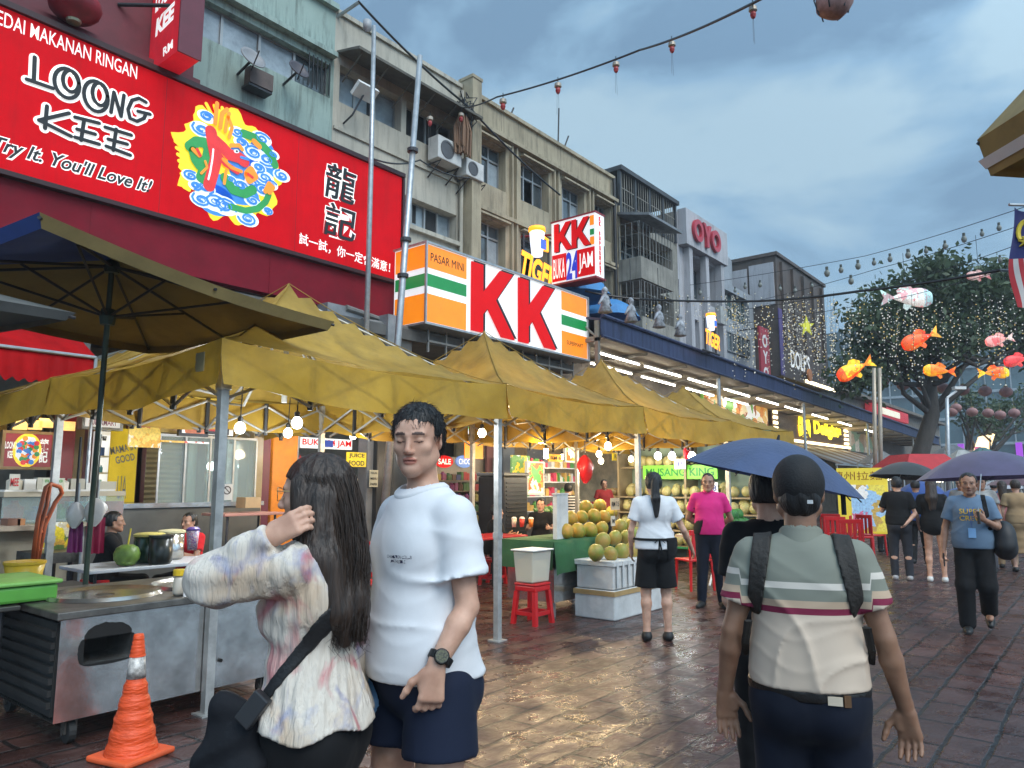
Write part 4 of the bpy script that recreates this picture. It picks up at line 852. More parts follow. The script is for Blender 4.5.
# ------------------------------------------------------------------ square parasols
def parasol(name,label,cor,ctr,peak,vh,mats,polem,pole_foot,stripe=None,cat='parasol'):
 t = thing(name,label,cat,(pole_foot[0],pole_foot[1],0)); cor = [np.array(c,float) for c in cor]; pk = np.array([ctr[0],ctr[1],peak]); n = 10
 mb = MB()
 for s in range(4):
  a,b = cor[s],cor[(s + 1) % 4]; V = []; o = []
  for r in range(n + 1):
   for i in range(n + 1):
    q = i / n; e = a + (b - a) * q; p = pk + (e - pk) * (r / n); p = p - UZ * (.05 * math.sin(math.pi * q) * r / n * 1.0); V.append(p)
  mb.add(V,[(r * (n + 1) + i,r * (n + 1) + i + 1,(r + 1) * (n + 1) + i + 1,(r + 1) * (n + 1) + i) for r in range(n) for i in range(n)],mats[1][s])
  V = []
  for i in range(n + 1):
   q = i / n; e = a + (b - a) * q - UZ * .05 * math.sin(math.pi * q); V += [e,e - UZ * vh + (pk - e) * np.array([1,1,0]) * .03]
  mb.add(V,[(2 * i,2 * i + 2,2 * i + 3,2 * i + 1) for i in range(n)],mats[1][s])
  if stripe:
   V = []
   for i in range(n + 1):
    q = i / n; e = a + (b - a) * q - UZ * .05 * math.sin(math.pi * q); d_ = (pk - e) * np.array([1,1,0]); d_ = -d_ / np.linalg.norm(d_) * .004; V += [e + d_ - UZ * vh * .55,e + d_ - UZ * vh * .8 + (pk - e) * np.array([1,1,0]) * .02]
   mb.add(V,[(2 * i,2 * i + 2,2 * i + 3,2 * i + 1) for i in range(n)],len(mats[0]) - 1)
 mb.build('canopy',mats[0],t,smooth=True)
 mb = MB(); foot = np.array([pole_foot[0],pole_foot[1],0.0]); hub = foot + (pk - foot) * ((peak - .42) / peak)
 mb.tube([foot,pk - UZ * .02],.020,10); mb.lathe([(.05,-.06),(.06,0),(.05,.06)],hub,10); mb.lathe([(.05,-.1),(.06,-.06),(.04,0)],pk,10); mb.lathe([(.25,0),(.25,.05),(.05,.09)],foot,18)
 mb.build('pole',polem,t)
 for c in cor + [(cor[i] + cor[(i + 1) % 4]) / 2 - UZ * .05 for i in range(4)]:
  mb = MB(); mb.tube([pk - UZ * .05,c - UZ * .03],.011,6); mid = pk * .45 + c * .55 - UZ * .05; mb.tube([hub,mid],.010,6); mb.build('rib',DARKMETAL,t)
 return t
YB = cloth_mat('tan_parasol_cloth',(.27,.20,.075),.7,.02,dirt=.3); BB = cloth_mat('blue_parasol_cloth',(.012,.04,.18),.7,.02)
GRP = M('green_pole',(.05,.075,.06),.45,metal=.4,var=.3)
parasol('market_parasol','big square tan and blue parasol on a dark leaning pole above the grill cart',[(1.37,4.38,3.0),(3.65,4.80,2.85),(3.23,7.08,2.85),(.95,6.66,3.0)],(2.3,5.73),3.22,.075,
  ([YB,BB],[0,0,0,1]),GRP,tuple(at(84,590,Y=6.45)[:2]))
c = at(76,313,z=2.55); GB = cloth_mat('grey_parasol_cloth',(.20,.21,.20),.65,.3)
parasol('market_parasol','dim grey parasol corner showing under the big tan parasol at the left edge',[c,c + [-.5,2.3,.1],c + [-2.8,1.8,.15],c + [-2.3,-.5,.05]],(c[0] - 1.4,c[1] + .9),2.9,.05,([GB],[0,0,0,0]),DARKMETAL,(c[0] - 1.4,c[1] + .9))
c = at(977,140,d=4.4); OB = cloth_mat('ochre_parasol_cloth',(.36,.25,.08),.6,.2,dirt=.3)
r1_ = np.array([.63,-.78,0]); f1_ = np.array([-.78,-.63,0])
cs_ = [c,c + f1_ * 2.4,c + f1_ * 2.4 + r1_ * 2.4,c + r1_ * 2.4]; m_c = (cs_[0] + cs_[2]) / 2
parasol('market_parasol','ochre parasol corner with a pale stripe at the upper right edge',cs_,(m_c[0],m_c[1]),c[2] + 1.5,.24,([OB,WHITE],[0,0,0,0]),STEEL,(m_c[0],m_c[1]),stripe=True)
# ------------------------------------------------------------------ bulbs under the tents
def bulb(px,py,Y,label,r=.052,warm=True,power=26,drop=.3,long=False):
 p = at(px,py,Y=Y); t = thing('light_bulb',label,'light bulb',p,group='bare bulbs hanging under the tents')
 col = (1,.86,.62) if warm else (.93,.98,1)
 key = 'bulb_glass_warm' if warm else 'bulb_glass_cool'
 bm = _MC.get(key) or M(key,col,.3,var=0,emit=16,ecol=col); _MC[key] = bm
 mb = MB()
 prof = [(.0,-r * 1.05),(r * .55,-r * .95),(r * .95,-r * .4),(r,0),(r * .85,r * .55),(r * .5,r * .95),(r * .42,r * 1.05)] if not long else [(.0,-r * 2.1),(r * .7,-r * 2.0),(r * .75,r),(r * .4,r * 1.05)]
 mb.lathe(prof,p,14); mb.build('bulb',bm,t,smooth=True)
 mb = MB(); mb.lathe([(r * .45,r * 1.06),(r * .5,r * 1.9),(r * .25,r * 2.2)],p,10); mb.build('socket',BLACK,t)
 mb = MB(); mb.tube([p + [0,0,r * 2.2],p + [.01,0,r * 2.2 + drop]],.006,5); mb.build('cord',BLACK,t)
 l = bpy.data.lights.new('bulb_light','POINT'); l.energy = power * 1.3; l.color = (1,.74,.42) if warm else (.88,.95,1); l.shadow_soft_size = .08
 lo = bpy.data.objects.new('bulb_light',l); COL.objects.link(lo); lo.location = p - [0,0,r * 2.6 if not long else r * 3.4]; lo.parent = t; lo.matrix_parent_inverse = t.matrix_basis.inverted()
 return t
bulb(240,428,6.6,'cool white bulb right of the tent post, before the glass kitchen',warm=False,power=28)
bulb(297,423,6.0,'bright cool bulb hanging above the long haired woman',warm=False,power=30)
bulb(288,433,7.4,'dimmer bulb just left of the bulb above the long haired woman',warm=False,power=14)
bulb(353,436,8.2,'small bulb in front of the market door posters',warm=False,power=14,r=.045)
bulb(482,433,6.2,'warm bulb behind the head of the man in the white shirt',power=38)
bulb(541,440,6.6,'warm bulb over the seated diner in black',power=38)
bulb(546,452,7.4,'long tubular bulb just under the bulb over the diner',long=True,power=20)
bulb(608,446,5.7,'large warm bulb above the coconut heap',power=42)
bulb(599,454,7.2,'upper bulb of the pair left of the bulb above the coconuts',power=18)
bulb(601,461,7.6,'lower bulb of the pair left of the bulb above the coconuts',power=14)
bulb(631,459,7.2,'bulb between the two tent posts, close to the wooden-toned post',power=18)
bulb(625,467,9.4,'small far bulb lowest in the gap left of the pale post',power=14,r=.06)
bulb(562,457,8.8,'small bulb left of the red plastic bags',power=14)
for px,lab in ((658,'left bulb of the row above the melon shelf'),(672,'middle bulb of the row above the melon shelf'),(692,'right bulb of the row above the melon shelf, behind the red bag')):
 bulb(px,456,6.9 - (px - 658) * .03,lab,warm=False,power=9,r=.07)
# ------------------------------------------------------------------ steel grill cart and traffic cone
SS = M('scratched_stainless',(.68,.68,.66),.2,metal=.9,var=.25,vs_=4,bump=.35,bs=3.2,dirt=.3)
SSD = M('greasy_steel',(.16,.15,.135),.4,metal=.6,var=.4,vs_=5,dirt=.5)
SOOT = M('soot_black',(.008,.007,.006),.8,var=.2)
t = thing('grill_cart','battered stainless steel grill cart with a sooty opening and castor wheels','food cart',(2.6,5.5,0))
X0,X1,YA,YBk,ZA,ZT = 1.86,3.42,4.98,6.15,.15,.74
mb = MB(); facade(mb,X0,X1,ZA,ZT,YA,[(2.0,2.28,.46,.61)],.35)
mb.add([(X0,YA,ZA),(X1,YA,ZA),(X1,YBk,ZA),(X0,YBk,ZA),(X0,YA,ZT),(X1,YA,ZT),(X1,YBk,ZT),(X0,YBk,ZT)],[(0,3,2,1),(1,2,6,5),(2,3,7,6)])
mb.build('body',SS,t)
R12 = random.Random(6); mb = MB(); ip = [(2.0,.46),(2.0,.61),(2.28,.61),(2.28,.46)]
def ragged(a,b,o1,o2,k=14): return [(a[0] + (b[0] - a[0]) * i / k + o1[0] * (.25 + .75 * math.sin(math.pi * i / k) ** .5) * R12.uniform(.85,1),a[1] + (b[1] - a[1]) * i / k + o1[1] * (.25 + .75 * math.sin(math.pi * i / k) ** .5) * R12.uniform(.85,1)) for i in range(k + 1)]
for a,b,o1 in ((ip[0],ip[1],(-.035,0)),(ip[1],ip[2],(0,.09)),(ip[2],ip[3],(.035,0)),(ip[3],ip[0],(0,-.02))):
 rg = ragged(a,b,o1,o1); mb.prism([a] + rg + [b],(0,YA - .001,0),UX,UZ,NY,.003)
mb.box(1.98,2.3,YA + .35,YA + .37,.44,.63); mb.build('fire_opening',SOOT,t)
mb = MB(); mb.box(X0 - .004,X0 + .02,YA + .04,YBk - .04,ZA + .03,ZT - .02)
for z in np.linspace(ZA + .08,ZT - .1,7): mb.box(X0 - .03,X0 - .006,YA + .04,YBk - .04,z,z + .035)
mb.build('side_louvres',M('sooty_side',(.03,.03,.03),.6,metal=.3,var=.3),t)
mb = MB()
def ringtop(mb,cx,cy,r0,r1,z0,z1,n=36):
 V = []
 for k in range(n):
  a = 2 * math.pi * k / n; V += [(cx + r0 * math.cos(a),cy + r0 * math.sin(a),z0),(cx + r1 * math.cos(a),cy + r1 * math.sin(a),z1)]
 mb.add(V,[(2 * k,2 * k + 1,2 * ((k + 1) % n) + 1,2 * ((k + 1) % n)) for k in range(n)])
mb.box(X0 - .03,X1 + .03,YA - .03,YBk + .03,ZT + .001,ZT + .05); mb.build('top_plate',SSD,t,bevel=.008)
mb = MB()
for cx in (2.32,3.02): ringtop(mb,cx,5.50,.37,.35,ZT + .052,ZT + .075); ringtop(mb,cx,5.50,.35,.31,ZT + .075,ZT + .056); ringtop(mb,cx,5.50,.31,.06,ZT + .056,ZT + .053)
mb.build('griddle_rings',M('polished_ring',(.45,.44,.41),.22,metal=.9,var=.3,dirt=.3),t,smooth=True)
for (x,y) in ((1.98,5.06),(3.3,5.06),(1.98,6.05),(3.3,6.05)):
 mb = MB(); mb.tube([(x - .02,y,.07),(x + .02,y,.07)],.068,16); o = mb.build('castor_wheel',RUBBER,t)
 mb = MB(); mb.box(x - .035,x - .026,y - .03,y + .03,.06,.149); mb.box(x + .026,x + .035,y - .03,y + .03,.06,.149); mb.box(x - .035,x + .035,y - .04,y + .04,.135,.149); mb.tube([(x - .04,y,.07),(x + .04,y,.07)],.02,8); mb.build('fork',SSD,o)
mb = MB(); mb.lathe([(.0,0),(.012,0),(.012,.02),(0,.02)],(2.9,YA - .002,.33),12,M=[[1,0,0],[0,0,-1],[0,1,0]]); mb.build('drain_hole',SOOT,t)
CONEO = M('orange_cone_wrap',(.80,.085,.015),.45,var=.12,vs_=9,bump=.5,bs=18,stretch=(1,1,4))
p = at(131,757,z=0); t = thing('traffic_cone','orange traffic cone wrapped in plastic with a worn silver band, by the grill cart','traffic cone',p,.25)
def loc(o,p,rz=0): o.location = tuple(map(float,p)); o.rotation_euler = (0,0,rz)
CB = (p[0],p[1],0)
prof = [(.145,.035)]
for k in range(34):
 q = k / 33; prof.append((.140 - .088 * q + .0035 * math.sin(q * 30) + .0015 * math.sin(q * 71),.036 + .40 * q))
mb = MB(); mb.lathe(prof,CB,28,0); mb.lathe([(.053,.437),(.047,.50),(.042,.555)],CB,28,1)
prof = [(.044,.556)] + [(.043 - .014 * k / 12 + .002 * math.sin(k * 2.2),.558 + .10 * k / 12) for k in range(13)] + [(.028,.668),(.026,.68),(.018,.68)]
mb.lathe(prof,CB,24,0)
mb.build('cone_body',[CONEO,M('silver_reflective_band',(.55,.52,.48),.35,var=.5,vs_=30,dirt=.3)],t,smooth=True)
mb = MB(); V = []; c_,s_ = math.cos(.25),math.sin(.25); mb.obox((p[0],p[1],.018),np.array([c_,s_,0]),np.array([-s_,c_,0]),UZ,.165,.165,.017); mb.build('base_plate',M('orange_cone_base',(.75,.11,.03),.55,var=.2,dirt=.25),t,bevel=.012)
# ------------------------------------------------------------------ plastic stools, chairs, folding tables
REDP = M('red_plastic',(.55,.012,.016),.35,var=.08,spec=.5)
def stool_proto(x,y,label,group=None):
 t = thing('plastic_stool',label,'stool',(x,y,0),0,group)
 mb = MB(); mb.box(x - .15,x + .15,y - .15,y + .15,.42,.45); mb.box(x - .145,x + .145,y - .145,y + .145,.36,.419); mb.build('seat',REDP,t,bevel=.012)
 for i in (-1,1):
  for j in (-1,1):
   mb = MB(); mb.obox((x + i * .155,y + j * .155,.18),UX,np.array([0,1.,0]),UZ,.024,.024,.18)
   mb.v = [(v[0] - i * .030 * (v[2] / .36),v[1] - j * .030 * (v[2] / .36),v[2]) for v in mb.v]; mb.build('leg',REDP,t)
 mb = MB()
 for s in (-1,1): mb.box(x - .12,x + .12,y + s * .143 - .012,y + s * .143 + .012,.10,.14); mb.box(x + s * .143 - .012,x + s * .143 + .012,y - .12,y + .12,.10,.14)
 mb.build('stretcher',REDP,t); return t
st0 = stool_proto(6.84,5.24,'red plastic stool carrying a clear tub, in front of the coconut stall')
t = thing('plastic_tub','clear rectangular plastic tub of pale liquid standing on the red stool','tub',(6.84,5.24,.452))
mb = MB(); mb.box(6.66,7.02,5.1,5.38,.455,.80); mb.v = [(6.84 + (v[0] - 6.84) * (.86 if v[2] < .6 else 1),5.24 + (v[1] - 5.24) * (.86 if v[2] < .6 else 1),v[2]) for v in mb.v]; mb.build('wall',glassmat('cloudy_plastic',(.9,.88,.8),.45,.25),t,bevel=.015)
mb = MB(); mb.box(6.70,6.98,5.13,5.35,.47,.70); mb.build('contents',M('pale_juice',(.55,.48,.30),.4,var=.3,vs_=8),t)
mb = MB(); mb.box(6.64,7.04,5.08,5.40,.803,.82); mb.build('rim',WHITE,t,bevel=.006)
def chair_proto(x,y,label,group):
 t = thing('plastic_chair',label,'chair',(x,y,0),0,group)
 mb = MB(); mb.box(x - .21,x + .21,y - .2,y + .2,.42,.45); mb.build('seat',REDP,t,bevel=.01)
 mb = MB();
 for k in range(4): mb.box(x - .17 + .095 * k,x - .11 + .095 * k,y + .205,y + .225,.47,.80)
 mb.box(x - .21,x + .21,y + .20,y + .23,.80,.88); mb.box(x - .21,x - .175,y + .2,y + .23,.451,.80); mb.box(x + .2,x + .225,y + .2,y + .23,.451,.80); mb.build('backrest',REDP,t,bevel=.006)
 for i in (-1,1):
  for j in (-1,1):
   mb = MB(); mb.tube([(x + i * .2,y + j * .2,0),(x + i * .18,y + j * .18,.42)],[.018,.024],6); mb.build('leg',REDP,t)
 return t
GCH = 'red plastic chairs at the stalls'
c0 = chair_proto(6.35,6.3,'red plastic chair behind the tent post, left of the red stool',GCH)
clone(c0,(6.9,6.75,0),1.2,'red plastic chair pulled up to the red table by the diner in black'); clone(c0,(5.75,6.7,0),-.5,'red plastic chair furthest left of the red table')
p = at(690,585,z=0)
clone(c0,(10.5,5.0,0),2.6,'red plastic chair between the woman in the apron and the man in pink')
for i,(px,py,rz,lab) in enumerate(((826,552,.4,'red plastic chair by the polo man\'s right ear, left of its row'),(838,549,-1.2,'red plastic chair second in the row by the yellow picture board'),(852,553,2.0,'red plastic chair nearest the yellow picture board'),(864,546,.2,'red plastic chair pushed under the picture board'),(835,541,1.6,'far red plastic chair behind the row by the picture board'),(873,543,1.1,'red plastic chair rightmost, under the yellow picture board'))):
 q = at(px,py + 12,z=0); clone(c0,(q[0],q[1],0),rz,lab)
def table(x0,x1,y0,y1,z,label,top,legm,group=None):
 t = thing('folding_table',label,'table',((x0 + x1) / 2,(y0 + y1) / 2,0),0,group)
 mb = MB(); mb.box(x0,x1,y0,y1,z - .03,z); mb.build('tabletop',top,t,bevel=.006)
 for a in (x0 + .08,x1 - .08):
  for b in (y0 + .08,y1 - .08): mb = MB(); mb.tube([(a,b,0),(a,b,z - .031)],.014,6); mb.build('leg',legm,t)
 return t
p = at(515,533,Y=7.2); table(6.3,8.9,6.9,7.6,.80,'red topped table of the diner in black',M('red_tabletop',(.42,.02,.03),.35),DARKMETAL)
p = at(150,563,Y=7.0); table(p[0] - .62,p[0] + 1.0,6.75,7.4,p[2],'white topped table with pots and a green coconut at the boy',M('white_tabletop',(.55,.57,.6),.4,dirt=.1),DARKMETAL)
ZT1 = p[2]
def pot(px,Y,zt,r,h,m,label,name='pot',cat='pot',lid=None):
 q = at(px,560,Y=Y); c = (q[0],Y,zt + .001); t = thing(name,label,cat,c)
 mb = MB(); mb.lathe([(r * .85,0),(r,h * .1),(r,h),(r * .92,h),(r * .92,h * .15),(0,h * .1)],c,22); mb.build('body',m,t,smooth=True)
 mb = MB(); mb.lathe([(r * 1.06,h + .001),(r * 1.06,h + .02),(r * .9,h + .03 if lid else h + .02),(0,h + .04 if lid else h + .001)],c,22); mb.build('lid' if lid else 'rim',lid or m,t)
pot(148,7.05,ZT1,.13,.24,M('dark_green_enamel',(.012,.04,.022),.25),'dark green pot on the white table, left of the steel pot',lid=PM((.5,.42,.12),.5))
pot(170,7.2,ZT1,.12,.25,SS,'steel pot with a pale lid on the white table',lid=PM((.55,.5,.3),.5))
pot(160,6.85,ZT1,.10,.24,M('dark_enamel',(.015,.02,.018),.3),'dark pot half hidden between the green pot and the steel pot')
GRNF = M('green_coconut_skin',(.12,.20,.035),.45,var=.35,vs_=9,bump=.15)
q = at(127,553,Y=6.9); t = thing('green_coconut','green coconut with a yellow straw on the white table','coconut',(q[0],6.9,ZT1))
mb = MB(); mb.lathe([(0,.0),(.07,.01),(.105,.06),(.11,.11),(.09,.16),(.05,.185),(0,.19)],(q[0],6.9,ZT1 + .001),18); mb.build('husk',GRNF,t,smooth=True); mb = MB(); mb.tube([(q[0],6.9,ZT1 + .15),(q[0] + .02,6.9,ZT1 + .33)],.007,6); mb.build('straw',PM((.7,.55,.05),.4),t)
def cup(px,py,Y,m,label,r=.04,h=.12,name='drink_cup',lidm=None):
 q = at(px,py,Y=Y); t = thing(name,label,'cup',q); mb = MB(); mb.lathe([(r * .72,0),(r,h),(r * .92,h),(r * .65,.01)],q,14); mb.build('body',m,t,smooth=True); mb = MB(); mb.lathe([(r * 1.05,h + .001),(r * 1.05,h + .012),(r * .6,h + .03),(0,h + .03)],q,14); mb.build('lid',lidm or WHITE,t)
cup(192,550,6.4,picture_mat('cup_print',[(.6,.1,.12),(.1,.1,.4),(.6,.5,.5)],30,0),'printed drink cup with a purple band before the child in red',.055,.17,lidm=PM((.12,.06,.3),.4))
cup(522,527,6.95,PM((.6,.05,.03),.4),'red cup on the red table'); cup(531,527,7.05,PM((.75,.22,.03),.4),'orange drink on the red table'); cup(514,527,7.1,PM((.6,.55,.45),.4),'pale drink on the red table near the bare arm')
t = thing('price_card','small white card with a price on the grill cart, yellow jar behind it','price card',at(198,585,Y=5.3))
q = at(198,585,Y=4.93); q[2] = .80; mb = MB(); mb.obox(q + [0,0,.055],UX,UZ,NY,.10,.055,.003); mb.build('card',WHITE,t); mb = MB(); letters(mb,'RM 5',.07,q + [0,-.005,.055],fit=.13,offset=.006); mb.build('lettering',PM((.02,.03,.15),.5),t)
t = thing('sauce_jar','yellow capped jar behind the white price card','jar',q + [-.05,.15,0]); mb = MB(); mb.lathe([(.04,0),(.045,.02),(.045,.11),(.03,.13)],q + [-.05,.15,-.005],12); mb.build('body',PM((.55,.5,.42),.3),t,smooth=True); mb = MB(); mb.lathe([(.048,.131),(.048,.17),(0,.175)],q + [-.05,.15,-.005],12); mb.build('cap',PM((.75,.5,.02),.4),t)
GRB = M('green_plastic',(.10,.34,.05),.4,var=.15); LGB = M('light_green_cover',(.20,.45,.10),.5,var=.2,bump=.3,bs=8)
q = at(18,576,Y=5.85); t = thing('green_crate','bright green covered crate on the back of the grill cart','crate',q)
mb = MB(); mb.box(q[0] - .55,q[0] + .13,5.5,6.1,.795,.90); mb.build('body',GRB,t,bevel=.02); mb = MB(); mb.box(q[0] - .57,q[0] + .15,5.48,6.12,.902,.93); mb.build('cover',LGB,t,bevel=.012)
q = at(25,563,Y=6.5); t = thing('yellow_bucket','yellow plastic bucket behind the green crate','bucket',q)
mb = MB(); mb.lathe([(.10,0),(.135,.2),(.125,.2),(.09,.02)],(q[0],6.5,.75),20); mb.build('body',PM((.65,.42,.02),.4),t,smooth=True); mb = MB(); mb.lathe([(.142,.2),(.142,.22),(.125,.22)],(q[0],6.5,.75),20); mb.build('rim',PM((.65,.42,.02),.4),t)
t = thing('folding_table','low dark table carrying the yellow bucket','table',(q[0],6.6,0)); mb = MB(); mb.box(q[0] - .7,q[0] + .5,6.3,6.9,.72,.748); mb.build('tabletop',DARKMETAL,t);
for a in (-.6,.4):
 for b in (6.38,6.82): mb = MB(); mb.tube([(q[0] + a,b,0),(q[0] + a,b,.719)],.015); mb.build('leg',DARKMETAL,t)
table(1.22,1.80,5.46,6.14,.788,'narrow steel side table butted against the left end of the grill cart',SSD,DARKMETAL)
t = thing('hand_truck','rust orange hand truck leaning behind the yellow bucket','hand truck',at(45,540,Y=7.0)); ORT = M('rust_orange_paint',(.40,.09,.03),.5,var=.3)
def tp(px,py,Y=7.0): return at(px,py,Y=Y)
mb = MB(); mb.tube([tp(33,560),tp(38,520),tp(46,487),tp(51,484),tp(60,487,7.2),tp(62,493,7.3),tp(55,503,7.3),tp(45,525,7.3),tp(38,560,7.3)],.018,8)
mb.tube([tp(50,485),tp(47,505),tp(40,530),tp(36,560)],.016,8); [mb.tube([tp(a,b),tp(c,d,7.3)],.014,6) for a,b,c,d in ((36,530,42,532),(40,515,46,517),(34,548,39,550))]; mb.build('frame',ORT,t,smooth=True)
mb = MB(); z0 = tp(35,560); mb.tube([z0,(z0[0] - .1,7.0,.12)],.018,8); mb.tube([tp(38,560,7.3),(z0[0] + .05,7.3,.12)],.018,8); mb.box(z0[0] - .2,z0[0] + .1,6.7,7.3,.02,.04); mb.build('toe_plate',ORT,t)
for y in (6.95,7.42): mb = MB(); mb.tube([(z0[0] - .05,y - .03,.13),(z0[0] - .05,y + .03,.13)],.12,16); mb.build('wheel',RUBBER,t)
# ------------------------------------------------------------------ coconut stall
t = thing('stall_counter','steel counter draped with a dark green cloth under the coconuts','counter',(8,5.5,0))
mb = MB(); mb.box(7.2,8.6,5.2,5.9,.18,.86); mb.build('body',SS,t)
for a in (7.25,8.5):
 for b in (5.25,5.82): mb = MB(); mb.box(a,a + .05,b,b + .05,0,.179); mb.build('leg',STEEL,t)
mb = MB(); V = []
for i in range(21):
 q = i / 20; x = 7.12 + 1.52 * q; w_ = .02 * math.sin(q * 25); V += [(x,5.95,.885),(x,5.14 + w_ * .3,.885),(x,5.12 + w_,.70 + .02 * math.sin(q * 9)),(x,5.10 + w_ * 1.3,.50 + .03 * math.sin(q * 7))]
mb.add(V,[(4 * i + r,4 * (i + 1) + r,4 * (i + 1) + r + 1,4 * i + r + 1) for i in range(20) for r in range(3)])
V = []
for i in range(11):
 q = i / 10; y = 5.14 + .8 * q; V += [(7.12,y,.885),(7.10 + .012 * math.sin(q * 14),y,.72),(7.09 + .02 * math.sin(q * 14),y,.56)]
mb.add(V,[(3 * i + r,3 * i + r + 1,3 * (i + 1) + r + 1,3 * (i + 1) + r) for i in range(10) for r in range(2)])
mb.build('cloth',M('dark_green_cloth',(.02,.09,.03),.8,var=.2,bump=.2),t,smooth=True)
def fruit_mesh(r,sq=1.0,seed=0,rough=.03,n=14,m=9):
 R = np.random.RandomState(seed); mb = MB(); ph = R.rand(6) * 6; V = []
 for i in range(m + 1):
  th = math.pi * i / m
  for j in range(n):
   a = 2 * math.pi * j / n; rr = r * (1 + rough * math.sin(3 * a + ph[0]) * math.sin(th) + rough * math.sin(2 * th + ph[1])); V.append((rr * math.sin(th) * math.cos(a),rr * math.sin(th) * math.sin(a),rr * sq * math.cos(th)))
 mb.add(V,[(i * n + j,(i + 1) * n + j,(i + 1) * n + (j + 1) % n,i * n + (j + 1) % n) for i in range(m) for j in range(n)]); return mb
def fruits(name,label,cat,group,pts,mb,mat,parts=None,rnd=3,scale=(.9,1.1)):
 R = random.Random(rnd); o = tag(mb.build(name,mat,smooth=True),label,cat,group)
 for i,p in enumerate(pts):
  q = o if i == 0 else o.copy()
  if i: COL.objects.link(q)
  q.location = tuple(map(float,p)); q.rotation_euler = (R.uniform(-.5,.5),R.uniform(-.5,.5),R.uniform(0,6.2)); s_ = R.uniform(*scale); q.scale = (s_,s_,s_)
 return o
def two_tone(name,c1,c2,sc=1.0,bump=.2):
 return M(name,c1,.5,var=.1,col2=c2,vs_=4 * sc,bump=bump,bs=25)
FR = two_tone('papaya_green_orange',(.20,.26,.03),(.58,.29,.04),1.3)
pts = []
for (px,py,Y) in ((586,507,5.75),(600,506,5.75),(571,518,5.55),(582,517,5.55),(594,516,5.5),(604,517,5.5),(566,531,5.3),(578,531,5.3),(590,530,5.28),(602,528,5.25),(597,518,5.75),(612,512,5.9)): pts.append(at(px,py,Y=Y))
fruits('coconut','ripe orange and green husked fruit in the heap on the green cloth','fruit','fruit heaped on the green cloth counter',pts,fruit_mesh(.088,1.12,1),FR)
pts = [at(px,py,Y=Y) for (px,py,Y) in ((603,541,5.0),(615,538,5.0),(626,537,4.95),(634,534,4.95),(596,553,4.75),(611,554,4.72),(622,552,4.75),(632,551,4.75),(641,549,4.8),(620,527,5.2),(630,525,5.2),(640,540,5.0))]
fruits('coconut','green and brown husked fruit stacked on the white foam boxes','fruit','fruit stacked on the foam boxes',pts,fruit_mesh(.088,1.12,2),two_tone('coconut_green_brown',(.19,.27,.04),(.42,.25,.06),1.3),rnd=5)
FOAM = M('white_foam',(.60,.61,.60),.75,var=.1,vs_=6,bump=.3,bs=12,dirt=.12,streak=True)
t = thing('foam_box','lower white foam box of the taped stack under the fruit','box',(8.1,4.9,0)); mb = MB(); mb.box(7.50,8.75,4.57,5.12,.0,.33); mb.build('body',FOAM,t,bevel=.015); mb = MB(); mb.box(7.49,8.76,4.56,5.13,.27,.325); mb.build('tape',M('brown_tape',(.42,.28,.12),.3,var=.15),t)
t = thing('foam_box','upper white foam box of the taped stack, fruit on its lid','box',(8.1,4.9,.335)); mb = MB(); mb.box(7.52,8.73,4.59,5.10,.337,.60); mb.build('body',FOAM,t,bevel=.015); mb = MB(); mb.box(7.50,8.75,4.57,5.12,.603,.66)
for k in range(9): mb.box(7.56 + .13 * k,7.6 + .13 * k,4.562,4.5695,.36,.655)
mb.build('lid',FOAM,t,bevel=.008)
t = thing('foam_slab','tall white foam panel propped at the left end of the fruit heap','panel',at(555,530,Y=5.3)); q = at(556,517,Y=5.4); mb = MB(); mb.box(q[0] - .12,q[0] + .12,5.3,5.36,.888,1.42); mb.box(q[0] - .13,q[0] + .13,5.29,5.37,1.421,1.44); tag(mb.build('foam_slab',FOAM,t),None,None)
def card(px,py,Y,w_,h,txt,m,label,tm=None,name='price_card'):
 q = at(px,py,Y=Y); t = thing(name,label,'price card',q); mb = MB(); mb.obox(q,UX,UZ,NY,w_ / 2,h / 2,.004); mb.build('card',m,t); mb = MB(); letters(mb,txt,1,q - [0,.005,0],fit=w_ * .8,fith=h * .4,offset=.01); mb.build('lettering',tm or PM((.03,.02,.02),.5),t)
 mb = MB(); mb.tube([q + [0,.012,h / 2],q + [0,.012,-h / 2 - .1]],.006,5); mb.build('stick',PM((.3,.2,.1),.6),t)
card(615,504,5.6,.24,.17,'RM 7.5',PM((.72,.58,.38),.6),'cream price card standing in the fruit heap'); card(613,521,5.2,.10,.13,'RM5',PM((.65,.6,.5),.6),'small pale card among the fruit on the foam boxes')
# ------------------------------------------------------------------ melon shelf
XS = 13.9
t = thing('fruit_rack','tall tiered rack of melons behind the man in pink','rack',(XS,6.7,0)); RW = M('rack_wood',(.30,.24,.14),.6,var=.2)
ylo,yhi = at(765,500,X=XS)[1],at(622,500,X=XS)[1]
zs_ = [at(700,y,X=XS)[2] for y in (466,497,513,530,545)]
for k,z in enumerate(zs_):
 mb = MB(); mb.box(XS - .02 - .10 * k,XS + .45 - .10 * k,ylo,yhi,z - .03,z); mb.build('shelf',RW,t)
mb = MB(); mb.box(XS + .46,XS + .50,ylo,yhi,0,2.6); mb.build('back_panel',M('mint_rack_back',(.25,.36,.30),.6,var=.1),t)
for y in (ylo - .05,(ylo + yhi) / 2,yhi + .001): mb = MB(); mb.box(XS - .1,XS + .45,y,y + .045,0,zs_[0] + .5); mb.build('upright',RW,t)
mb = MB(); mb.box(XS - .5,XS - .46,ylo,yhi,.35,zs_[4] - .05); mb.build('green_front',M('green_board',(.02,.22,.08),.5),t)
